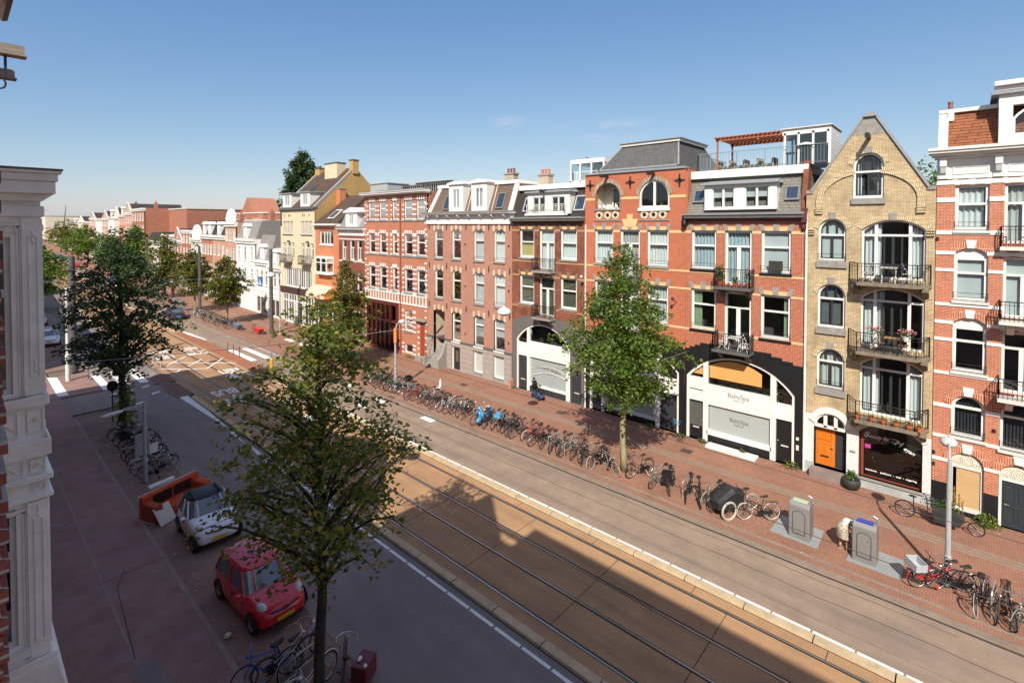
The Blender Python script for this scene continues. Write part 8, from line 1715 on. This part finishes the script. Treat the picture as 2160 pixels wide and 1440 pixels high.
x, y = ground(768, 1425, PZ); T = empty('broken_cabinet', (x, y, PZ-.03), .5, 'dark red cabinet with white spots at the lower edge right of the near tree', 'cabinet'); mb = MB(); mb.box(-.3, .3, -.22, .22, 0, .5); mb.build('body', mat('dark_red_lacquer', (.13, .02, .02), .35, amt=.2), T, bevel=.02); mb = MB(); mb.sphere((-.05, .1, .53), (.09, .06, .04), 8, 6); mb.sphere((-.2, -.15, .52), (.06, .05, .03), 8, 6); mb.build('paper_scrap', WHITE, T)
mb = MB(); mb.sphere((0, 0, .05), (.10, .07, .08), 8, 6); tag(mb.build('litter', WHITE2, loc=(5.25, 15.95, PZ)), 'crumpled white bag by the front wheel of the red car', 'litter')
rl = random.Random(11)
mb = MB(); mb.box(-.25, .25, -.1, .1, 0, .07); mb.box(-.2, .22, -.1, .1, .07, .14); mb.box(-.22, .2, -.1, .1, .14, .21); mb.box(-.2, .2, -.1, .1, .21, .6); tag(mb.build('brick_stack', mat('red_white_bricks', (.4, .2, .16), .9, amt=.6, scale=10), loc=(27.7, 25.0, PZ)), 'small stack of loose bricks where the pink and grey fronts meet', 'bricks')
# litter bins and crates beyond
for i, (u, v) in enumerate(((372, 648), (383, 655))): x, y = ground(u, v, PZ); mb = MB(); mb.box(-.4, .4, -.4, .4, 0, 1.1); mb.box(-.42, .42, -.42, .42, 1.1, 1.2); mb.prism([(-.3, 1.2), (.3, 1.2), (.2, 1.45), (-.2, 1.45)], 'y', -.3, .3); tag(mb.build('waste_container', GALV, loc=(x, y, PZ)), ('left grey street container in front of the far taxi', 'right grey street container in front of the far taxi')[i], 'waste container')
T = empty('parasol', (27.3, 67.0, PZ), 0, 'folded white terrace parasol before the white corner house', 'parasol'); mb = MB(); mb.tube([(0, 0, 0), (0, 0, 2.9)], .04, 6); mb.build('pole', GALV, T); mb = MB(); mb.lathe([(.1, .9), (.3, 1.3), (.25, 2.2), (.05, 2.85)], n=10); mb.build('canopy', WHITE2, T)
# ============================================================ pots, balcony furniture
GRN1 = leafmat('potted_leaves', [(0, (.02, .06, .01)), (.5, (.06, .13, .02)), (1, (.14, .20, .04))]); PNK = leafmat('geranium_petals', [(0, (.6, .08, .16)), (.6, (.75, .22, .3)), (1, (.7, .45, .45))], .2)
def tuft(mb, c, r, n, ls, rng, up=.6, blade=False):
    for _ in range(n):
        a = rng.uniform(0, 2*pi); e = rng.uniform(.1, 1); d = Vector((cos(a)*(1-e*up), sin(a)*(1-e*up), e)).normalized(); p = Vector(c)+Vector((d.x*r[0], d.y*r[1], d.z*r[2]))*rng.uniform(.35, 1)
        if blade: b0 = Vector(c); s_ = d.cross(Vector((0, 0, 1)))*ls*.12; m_ = b0+(p-b0)*.6+Vector((0, 0, r[2]*.12)); mb.add([b0-s_, b0+s_, m_+s_, m_-s_, p-Vector((0, 0, r[2]*.15))], [(0, 1, 2, 3), (3, 2, 4)])
        else:
            s1 = Vector((rng.gauss(0, 1), rng.gauss(0, 1), rng.gauss(0, 1))).normalized()*ls*.5; s2 = s1.cross(Vector((rng.gauss(0, 1), rng.gauss(0, 1), rng.gauss(0, 1)))).normalized()*ls*.35; mb.add([p-s1, p+s2, p+s1, p-s2], [(0, 1, 2, 3)])
def plant(x, y, z, pr, ph, r, label, potm=TERRA, n=90, ls=.12, leaf=GRN1, flower=None, blade=False, name='potted_plant', group=None, nf=60):
    T = empty(name, (x, y, z), 0, label, 'plant', group); rng = random.Random(int(x*100+y*37+z))
    if ph: mb = MB(); mb.lathe([(pr*.7, 0), (pr, ph*.9), (pr*1.08, ph*.9), (pr*1.08, ph), (pr*.9, ph), (pr*.85, ph*.85)], n=14); mb.build('pot', potm, T, smooth=False)
    mb = MB(); tuft(mb, (0, 0, ph*.9), r, n, ls, rng, blade=blade); mb.build('foliage', leaf, T)
    if flower: mb = MB(); tuft(mb, (0, 0, ph*.9+r[2]*.35), (r[0], r[1], r[2]*.85), nf, ls*.8, rng, up=.5); mb.build('flowers', flower, T)
    return T
x, y = ground(1795, 1030, PZ); T = empty('potted_plant', (x, y, PZ), 0, 'spiky plant in a big round charcoal pot left of the salon window', 'plant'); rng = random.Random(5)
mb = MB(); mb.lathe([(.18, 0), (.33, .12), (.38, .3), (.36, .45), (.30, .5), (.27, .44)], n=20); mb.build('pot', mat('charcoal_pot', (.035, .033, .032), .6), T, smooth=True); mb = MB(); tuft(mb, (0, 0, .45), (.45, .45, .62), 90, .3, rng, blade=True); mb.build('foliage', GRN1, T)
GLD = leafmat('green_yellow_leaves', [(0, (.03, .07, .012)), (.6, (.10, .17, .03)), (1, (.32, .30, .06))])
x, y = ground(2083, 1108, PZ); plant(x, y, PZ, .2, 0, (.55, .5, .45), 'wild green bush at the wall between the cargo bicycle and the black door', n=420, ls=.09, leaf=GLD, name='bush')
for (yy, lab, r) in ((6.35, 'weedy bush at the right foot of the spa shop window', (.4, .5, .42)), (10.75, 'low green weed left of the white step at the spa shop', (.2, .32, .22)), (12.0, 'weeds at the black wall under the cyan graffiti', (.2, .4, .2)), (13.9, 'weeds at the shaded shop wall right of the tree', (.2, .4, .28)), (34.8, 'dry weeds beside the stone stoop', (.3, .6, .2)), (37.5, 'weeds along the foot of the striped white and red house', (.3, .9, .25)), (8.6, 'thin weed in the middle of the spa shop front', (.12, .2, .3)), (24.9, 'moss and weeds at the grey shop corner', (.15, .5, .12))):
    plant(27.75, yy, PZ, .1, 0, r, lab, n=160, ls=.08, leaf=GLD, name='weeds', group='weeds along the house fronts')
# planter flowers in the long bicycle's box
rng = random.Random(8); T = empty('flower_box_plants', (26.65, .55, PZ+.65), 0, 'lavender and tall orange stems growing in the box of the long bicycle', 'plant'); mb = MB(); tuft(mb, (0, 0, 0), (.35, .8, .35), 160, .1, rng); mb.build('foliage', GRN1, T)
mb = MB(); tuft(mb, (-.0, .4, .12), (.25, .35, .3), 60, .06, rng); mb.build('lavender', mat('lavender_bloom', (.22, .13, .25), .8), T)
mb = MB()
for dy, hh in ((-.35, 1.0), (-.5, .75), (-.6, .5)):
    mb.tube([(0, dy, 0), (.03, dy, hh)], .012, 4)
    for k in range(14): tuft(mb, (.03, dy, hh*(.3+.7*k/14)), (.05, .05, .04), 3, .07, rng)
mb.build('orange_stems', leafmat('orange_bracts', [(0, (.45, .2, .05)), (1, (.35, .3, .08))]), T)
# balcony things on the yellow house
IRL = mat('light_metal_furniture', (.45, .45, .45), .5)
def folding_chair(x, y, z, ang, label, m, seat=None, group='balcony chairs'):
    T = empty('folding_chair', (x, y, z), ang, label, 'chair', group); mb = MB()
    for s_ in (-.19, .19): mb.tube([(-.22, s_, 0), (.18, s_, .88)], .014, 5); mb.tube([(.22, s_, 0), (-.18, s_, .46)], .014, 5)
    mb.build('legs', m, T); mb = MB()
    for k in range(4): mb.box(-.18+k*.1, -.11+k*.1, -.2, .2, .44, .46)
    mb.build('seat', seat or m, T); mb = MB(); mb.box(.10, .13, -.19, .19, .66, .70); mb.box(.15, .18, -.19, .19, .80, .85); mb.build('backrest', seat or m, T)
def small_table(x, y, z, label, m, top=None, w_=.3):
    T = empty('balcony_table', (x, y, z), 0, label, 'table'); mb = MB(); mb.box(-w_, w_, -w_, w_, .68, .71); mb.build('tabletop', top or m, T); mb = MB()
    for s_ in (-1, 1): mb.tube([(-w_*.8, s_*w_*.8, 0), (w_*.8, s_*w_*.8, .68)], .014, 5); mb.tube([(w_*.8, s_*w_*.8, 0), (-w_*.8, s_*w_*.8, .68)], .014, 5)
    mb.build('trestle', m, T)
WD = mat('honey_wood', (.45, .24, .10), .6)
folding_chair(27.5, 3.25, 9.62, -1.4, 'silver folding chair at the left end of the top balcony', IRL); folding_chair(27.5, 1.85, 9.62, 1.7, 'silver folding chair at the right end of the top balcony', IRL); small_table(27.5, 2.5, 9.62, 'white folding table between the two silver chairs', WHITE)
folding_chair(27.55, 2.75, 6.52, 1.2, 'honey wood folding chair left of the flowers table', IRON, WD); folding_chair(27.55, 1.95, 6.52, -1.5, 'honey wood folding chair right of the flowers table', IRON, WD); small_table(27.5, 2.35, 6.52, 'honey wood table on the middle balcony', IRON, WD, .28)
plant(27.3, 2.95, 7.22, .16, .2, (.28, .38, .34), 'left pink geranium in a white pot on the middle balcony', WHITE, 150, .07, flower=PNK, nf=110); plant(27.3, 1.85, 7.2, .16, .2, (.28, .38, .34), 'right pink geranium in a white pot on the middle balcony', WHITE, 150, .07, flower=PNK, nf=110)
for i, yy in enumerate((3.55, 3.0, 2.6, 2.15, 1.7, 1.35)): plant(27.3, yy, 3.42, .13, .2, (.14, .16, .2), f'terracotta pot on the lowest balcony, {ordn[i]} from the left', TERRA, 34, .07, leaf=GLD, group='terracotta pots on the lowest balcony')
plant(27.5, 9.75, 8.92, .16, .28, (.28, .24, 1.0), 'tall bushy grass plant at the left of the red house upper balcony', TERRA, 240, .12, leaf=GLD); plant(27.4, 8.95, 8.92, .14, .25, (.2, .25, .35), 'green plant in the middle of the red house upper balcony', TERRA, 90, .1); plant(27.45, 8.35, 8.92, .13, .25, (.22, .22, .95), 'pink flowering plant at the right of the red house upper balcony', TERRA, 110, .09, flower=PNK, nf=40)
for i, yy in enumerate((9.5, 9.25, 8.65)): plant(27.3, yy, 8.92, .09, .16, (.1, .1, .14), f'small terracotta pot on the red house upper balcony, {ordn[i]} from the left', TERRA, 20, .06, group='small pots on the red house balcony')
folding_chair(27.5, 9.6, 5.56, -1.2, 'white folding chair on the red house lower balcony', WHITE); small_table(27.5, 9.0, 5.56, 'white table on the red house lower balcony', WHITE); folding_chair(27.5, 8.45, 5.56, 1.5, 'second white folding chair on the red house lower balcony, right end', WHITE)
mb = MB(); mb.box(-.03, .03, -.32, .32, 0, .5); tag(mb.build('window_grille_box', mat('dark_louvre', (.04, .035, .03), .6), loc=(27.93, 7.15, 9.86)), 'dark louvred box standing in the top right window of the red house', 'box')
plant(28.3, 7.2, 3.35, .2, .22, (.35, .5, .8), 'palm in the right arch window of the spa shop', WHITE, 60, .35, blade=True); plant(28.4, 6.7, 3.15, .2, .2, (.3, .35, .6), 'leafy plant behind the small right window of the spa shop', TERRA, 60, .3, blade=True)
plant(28.4, 22.6, 3.75, .14, .25, (.3, .4, .5), 'bright green pot plant, left one in the grey arch window', WHITE2, 70, .14); plant(28.4, 21.7, 3.75, .14, .22, (.3, .4, .4), 'bright green pot plant, right one in the grey arch window', WHITE2, 70, .14)
plant(28.4, 2.0, 1.6, .12, .1, (.3, .45, .6), 'green plant on the counter in the salon window', TERRA, 60, .2); plant(28.3, 3.0, 1.3, .12, .1, (.3, .5, .5), 'trailing plant at the left of the salon window', TERRA, 40, .22, blade=True)
plant(27.8, 22.8, 13.0, .1, .12, (.15, .6, .25), 'green plants on the white dormer balcony', TERRA, 90, .08, leaf=GLD); plant(28.1, 13.4, 13.3, .07, .1, (.1, .12, .2), 'small green plant on the sill of the right round attic arch', TERRA, 30, .06)
for i, yy in enumerate((17.6, 17.3, 16.4)): mb = MB(); mb.sphere((0, 0, .13), (.09, .12, .13), 8, 6); mb.sphere((0, .05, .3), (.05, .06, .07), 8, 6); tag(mb.build('white_ornament', WHITE, loc=(28.05, yy, 13.2)), f'white china ornament in the open attic arch, {ordn[i]} from the left', 'ornament')
plant(27.7, 21.9, 5.72, .12, .12, (.15, .35, .15), 'red flower box on the lower balcony of the dark brick house', TERRA, 30, .06, flower=leafmat('red_blooms', [(0, (.35, .03, .02)), (1, (.5, .1, .05))]), nf=40)
mb = MB(); mb.sphere((31.2, 24.2, 17.0), (.12, .08, .09), 8, 6); mb.sphere((31.1, 24.3, 17.1), (.05, .05, .05), 6, 4); mb.v = [(p[0], p[1]-3.6, p[2]+.0) for p in mb.v]; tag(mb.build('bird', BLACKP), 'small dark bird perched on the white roof box', 'bird')
mb = MB(); mb.tube([(5.5, 41.2, PZ), (5.5, 41.2, 2.2)], .04, 6); mb.lathe([(.33, -.02), (.33, .02)], (0, 0, 0), 20); mb.v[-40:] = [(5.5+p[0]*.8, 41.15+p[2]-p[0]*.3, 2.35+p[1]) for p in mb.v[-40:]]; tag(mb.build('round_sign', DGREY, loc=(.95, -2.5, 0)), 'round traffic sign seen from behind at the dark tree trunk', 'road sign')
mb = MB(); mb.box(-.05, .05, -.16, .16, 0, 1.5); tag(mb.build('plank', GALV, loc=(27.5, 14.75, 8.95)), 'grey upright plank at the right end of the orange house balcony above the tree', 'plank')
# ============================================================ trees
BARKD = mat('dark_bark', (.045, .038, .03), .95, amt=.45, scale=7, bump=1.0, stretch=(1, 1, .25)); BARKP = mat('pale_green_bark', (.27, .25, .13), .95, amt=.3, scale=6, bump=.8, stretch=(1, 1, .3))
LF1 = leafmat('sycamore_leaves', [(0, (.06, .11, .02)), (.5, (.14, .19, .035)), (.85, (.28, .28, .05)), (1, (.44, .29, .06))], .5)
LF2 = leafmat('fresh_green_leaves', [(0, (.06, .115, .018)), (.6, (.125, .20, .034)), (1, (.22, .28, .055))], .45)
LF3 = leafmat('dark_green_leaves', [(0, (.035, .065, .025)), (.7, (.06, .10, .035)), (1, (.10, .14, .04))], .35)
LF4 = leafmat('autumn_tinted_leaves', [(0, (.055, .095, .016)), (.6, (.10, .15, .028)), (.88, (.22, .17, .035)), (1, (.42, .2, .04))], .35)
def tree(x, y, h, prof, label, nspray=300, per=50, ls=.15, leaf=LF1, bark=BARKD, r0=.15, seed=1, spread=(.9, .22, .06), z=PZ, lean=(0, 0), name='tree', group='street trees', limbs=26, out=.62, twigs=True, droop=(-.35, .2), sq=(1, 1), off=lambda z_: (0, 0)):
    rng = np.random.default_rng(seed); T = empty(name, (x, y, z), 0, label, 'tree', group)
    zs_ = np.array([p[0] for p in prof]); rs_ = np.array([p[1] for p in prof])
    zz = np.linspace(zs_[0], zs_[-1], 200); ww = np.interp(zz, zs_, rs_)**1.35+.02; zc = rng.choice(zz, nspray, p=ww/ww.sum())+rng.normal(0, .08, nspray)
    R = np.interp(zc, zs_, rs_)*(1+rng.normal(0, .10, nspray)); ang = rng.uniform(0, 2*pi, nspray); lob = 1+.17*np.sin(ang*3+zc*1.7+seed)+.10*np.sin(ang*5-zc*2.3); rad = R*lob*rng.uniform(0, 1, nspray)**out
    ox = np.array([off(q)[0] for q in zc]); oy = np.array([off(q)[1] for q in zc])
    cx, cy = rad*np.cos(ang)*sq[0]+ox+lean[0]*zc/h, rad*np.sin(ang)*sq[1]+oy+lean[1]*zc/h
    dz = rng.uniform(*droop, nspray)-.25*(rad/np.maximum(R, .1)); d = np.stack([np.cos(ang), np.sin(ang), dz], 1); d /= np.linalg.norm(d, axis=1)[:, None]; sd_ = np.stack([-np.sin(ang), np.cos(ang), 0*ang], 1)
    n = nspray*per; k = np.repeat(np.arange(nspray), per); t = rng.uniform(-.5, .5, n)*spread[0]; wd = (1-np.abs(t/spread[0])*1.2)
    P = np.stack([cx, cy, zc], 1)[k]+d[k]*t[:, None]+sd_[k]*(rng.normal(0, spread[1], n)*wd)[:, None]; P[:, 2] += rng.normal(0, spread[2], n)-np.abs(rng.normal(0, spread[1], n))*.12
    a = rng.normal(0, 1, (n, 3)); a[:, 2] *= .45; a /= np.linalg.norm(a, axis=1)[:, None]; b = np.cross(a, rng.normal(0, 1, (n, 3))*np.array([.5, .5, 1.3])); b /= np.linalg.norm(b, axis=1)[:, None]+1e-6
    sz = ls*rng.uniform(.6, 1.2, n)[:, None]; nrm = np.cross(a, b)
    V = np.empty((n, 5, 3)); V[:, 0] = P-a*sz*.5; V[:, 1] = P+b*sz*.36+nrm*sz*.10-a*sz*.05; V[:, 2] = P+a*sz*.55; V[:, 3] = P-b*sz*.36+nrm*sz*.10-a*sz*.05; V[:, 4] = P-nrm*sz*.04
    me = bpy.data.meshes.new('crown'); me.vertices.add(n*5); me.vertices.foreach_set('co', V.reshape(-1)); nf = n*2
    idx = (np.arange(n)*5)[:, None]+np.array([0, 1, 2, 4, 0, 4, 2, 3])[None]; me.loops.add(n*8); me.loops.foreach_set('vertex_index', idx.reshape(-1)); me.polygons.add(nf); me.polygons.foreach_set('loop_start', np.arange(nf)*4); me.polygons.foreach_set('loop_total', np.full(nf, 4)); me.update(calc_edges=True); me.materials.append(leaf)
    co = bpy.data.objects.new('crown', me); COL.objects.link(co); co.parent = T
    mb = MB(); tx = lambda q: (lean[0]*q/h+off(q)[0]*.6+.04*sin(q*1.3+seed), lean[1]*q/h+off(q)[1]*.6+.04*cos(q*1.7+seed), q)
    mb.tube([tx(q) for q in np.linspace(0, h*.95, 16)], [r0*(1.25 if i == 0 else 1)*(1-.88*(i/15)**1.2) for i in range(16)], 9); mb.build('trunk', bark, T, smooth=True)
    mb = MB(); order = np.argsort(-rad/np.maximum(R, .1)+rng.normal(0, .25, nspray))[:limbs]
    for i in order:
        zb = max(zs_[0]-.3, zc[i]-rad[i]*.75); p0 = Vector(tx(zb)); p3 = Vector((cx[i], cy[i], zc[i])); m1 = p0.lerp(p3, .4)+Vector((0, 0, rad[i]*.12)); m2 = p0.lerp(p3, .75)+Vector((0, 0, rad[i]*.10)); rb_ = r0*(.2+.10*rad[i])*(1-.4*zb/h); mb.tube([p0, m1, m2, p3, p3+Vector(d[i])*spread[0]*.4], [rb_, rb_*.7, rb_*.45, rb_*.25, rb_*.1], 5)
    mb.build('branch', bark, T)
    if twigs:
        mb = MB()
        for i in range(0, nspray, 2):
            p3 = Vector((cx[i], cy[i], zc[i])); q = p3-Vector(d[i])*spread[0]*.5; c0 = q.lerp(Vector(tx(max(zs_[0], zc[i]-.4*rad[i]))), .45); mb.tube([c0, q, p3+Vector(d[i])*spread[0]*.45], [.012, .008, .004], 3, caps=False)
        mb.build('twigs', bark, T)
    return T
def onoff(z_): return (0, 0)
tree(6.1, 12.0, 10.3, [(3.3, .5), (3.7, 1.1), (4.7, 1.9), (5.8, 2.45), (6.5, 2.35), (7.1, 1.8), (8.3, 1.6), (9.3, 1.0), (10.4, .15)], 'large young tree with yellowing crown in the foreground, cut by the lower edge', 270, 30, .15, LF1, BARKD, .145, 4, (1.1, .26, .10), limbs=60, out=.55)
tree(22.0, 12.4, 11.4, [(3.3, .9), (3.9, 1.8), (5.0, 2.3), (6.4, 2.85), (7.3, 2.1), (8.6, 1.7), (9.6, 1.0), (11.4, .12)], 'bright green tree with pale bare trunk on the right pavement before the orange brick house', 380, 42, .18, LF2, BARKP, .16, 9, (.9, .27, .12), limbs=34, out=.55)
tree(6.7, 37.4, 12.2, [(3.4, 1.1), (4.4, 2.4), (6.0, 2.9), (7.6, 2.7), (9.0, 2.0), (10.6, 1.1), (12.2, .15)], 'dark shaded tree in the left pavement, in front of the crossing', 360, 34, .21, LF3, BARKD, .20, 12, (1.1, .28, .09), limbs=34, out=.55)
T = empty('ivy_clump', (6.85, 37.4, PZ), 0, 'leafy shoots growing round the foot of the dark left tree', 'plant'); mb = MB(); tuft(mb, (0, 0, 0), (.7, .7, 3.2), 900, .16, random.Random(3), up=.85); mb.build('foliage', LF2, T)
tree(22.3, 38.9, 9.0, [(1.9, 1.0), (2.8, 2.2), (3.8, 2.5), (5.0, 2.0), (6.4, 1.6), (7.8, 1.1), (9.0, .15)], 'dark green tree with orange tinged lower crown, behind the foreground tree', 230, 36, .22, LF4, BARKD, .13, 21, (.9, .24, .1))
tree(22.35, 66.8, 8.4, [(2.6, 1.0), (3.6, 2.3), (4.8, 2.4), (6.2, 1.5), (8.4, .2)], 'small tree at the right end of the far bicycle row', 170, 34, .30, LF4, BARKP, .13, 31, (1.0, .3, .12))
tree(22.5, 79.3, 9.4, [(2.6, 1.2), (3.8, 2.6), (5.2, 2.7), (7.0, 1.8), (9.4, .2)], 'small tree left of the tall mast behind the far bicycles', 180, 34, .32, LF4, BARKP, .14, 33, (1.1, .3, .12))
for i, (x_, y_, h_, r_, lf, lab) in enumerate(((22.4, 98, 10.8, 3.1, LF4, 'broad tree behind the dark tree, right of its top'), (22.4, 122, 12.0, 2.5, LF2, 'thin tall tree seen above the dark crown, left of the red wall'), (22.6, 150, 10, 3.6, LF2, 'light green tree before the white gabled houses up the street'), (22.6, 200, 12, 5.5, LF2, 'round light green tree in the far right pavement'), (22.8, 228, 10.5, 5.0, LF2, 'light green tree far up the right pavement, second of the distant pair'), (22.8, 275, 14.5, 6.5, LF4, 'large yellow green tree at the far end beside the white bay'), (23, 300, 13, 5.5, LF2, 'most distant street tree beside the white bay'),
    (7.2, 97, 9, 3.8, LF2, 'bright tree on the left side half hidden by the white bay'), (7.2, 120, 9.5, 3.8, LF4, 'second tree on the left side behind the white bay'), (7.0, -6, 10, 3, LF1, 'street tree behind the camera on the near pavement'))):
    tree(x_+bend(y_), y_, h_, [(h_*.25, r_*.5), (h_*.4, r_*.95), (h_*.6, r_), (h_*.8, r_*.65), (h_, r_*.15)], lab, 150, 26, .55 if y_ > 110 else .4, lf, BARKD, .2, 40+i, (1.6, .5, .25), limbs=12, twigs=False)
tree(60.5, 126, 30.3, [(8, 2.5), (14, 4.4), (20, 4.6), (26, 3.4), (30.3, .8)], 'tall dark poplar rising behind the tall cream house', 420, 44, .75, LF3, BARKD, .4, 71, (2.0, .6, .5), z=0, limbs=12, twigs=False, out=.4, droop=(.2, .9), group='garden trees behind the houses')
for i, (x_, y_, h_, r_, lab) in enumerate(((44, 1.6, 16.3, 2.6, 'dark garden tree peeping between yellow gable and salmon house'), (60, 46, 20.2, 4, 'garden tree top behind the white shed roofs'), (90, 150, 17.0, 6, 'hazy garden tree on the distant skyline, left one'), (94, 134, 17.2, 5, 'hazy garden tree on the distant skyline, right one'))):
    if i == 1: continue
    tree(x_, y_, h_, [(h_*.3, r_*.5), (h_*.6, r_), (h_*.85, r_*.8), (h_, r_*.2)], lab, 200, 60, .24 if i == 0 else .8, LF3 if i else LF2, BARKD, .2, 80+i, (1.2, .4, .3), z=0, limbs=8, twigs=False, group='garden trees behind the houses')
# fallen leaves and dry patches on the paving are too many to count
rng = np.random.default_rng(2); mb = MB()
for _ in range(1500):
    q = rng.random()
    if q < .45: x_, y_ = rng.uniform(20.6, 23.2), rng.uniform(4, 34)
    elif q < .7: x_, y_ = 27.9-abs(rng.normal(0, .5)), rng.uniform(-3, 45)
    else: x_, y_ = rng.uniform(5.0, 7.3), rng.uniform(8, 34)
    s_ = rng.uniform(.02, .05); a = rng.uniform(0, 6.28); zb = PZ+.012; mb.quad((x_+s_*cos(a), y_+s_*sin(a), zb), (x_-s_*.6*sin(a), y_+s_*.6*cos(a), zb+.012), (x_-s_*cos(a), y_-s_*sin(a), zb), (x_+s_*.6*sin(a), y_-s_*.6*cos(a), zb+.01))
tag(mb.build('fallen_leaves', leafmat('dry_leaves', [(0, (.16, .09, .04)), (.6, (.35, .22, .10)), (1, (.5, .45, .38))], .1)), 'dry leaves and litter scattered over the paving', 'leaves', kind='stuff')
for o in COL.objects:
    if o.name.startswith('t.') or o.name == 't': print('stray', o.name)
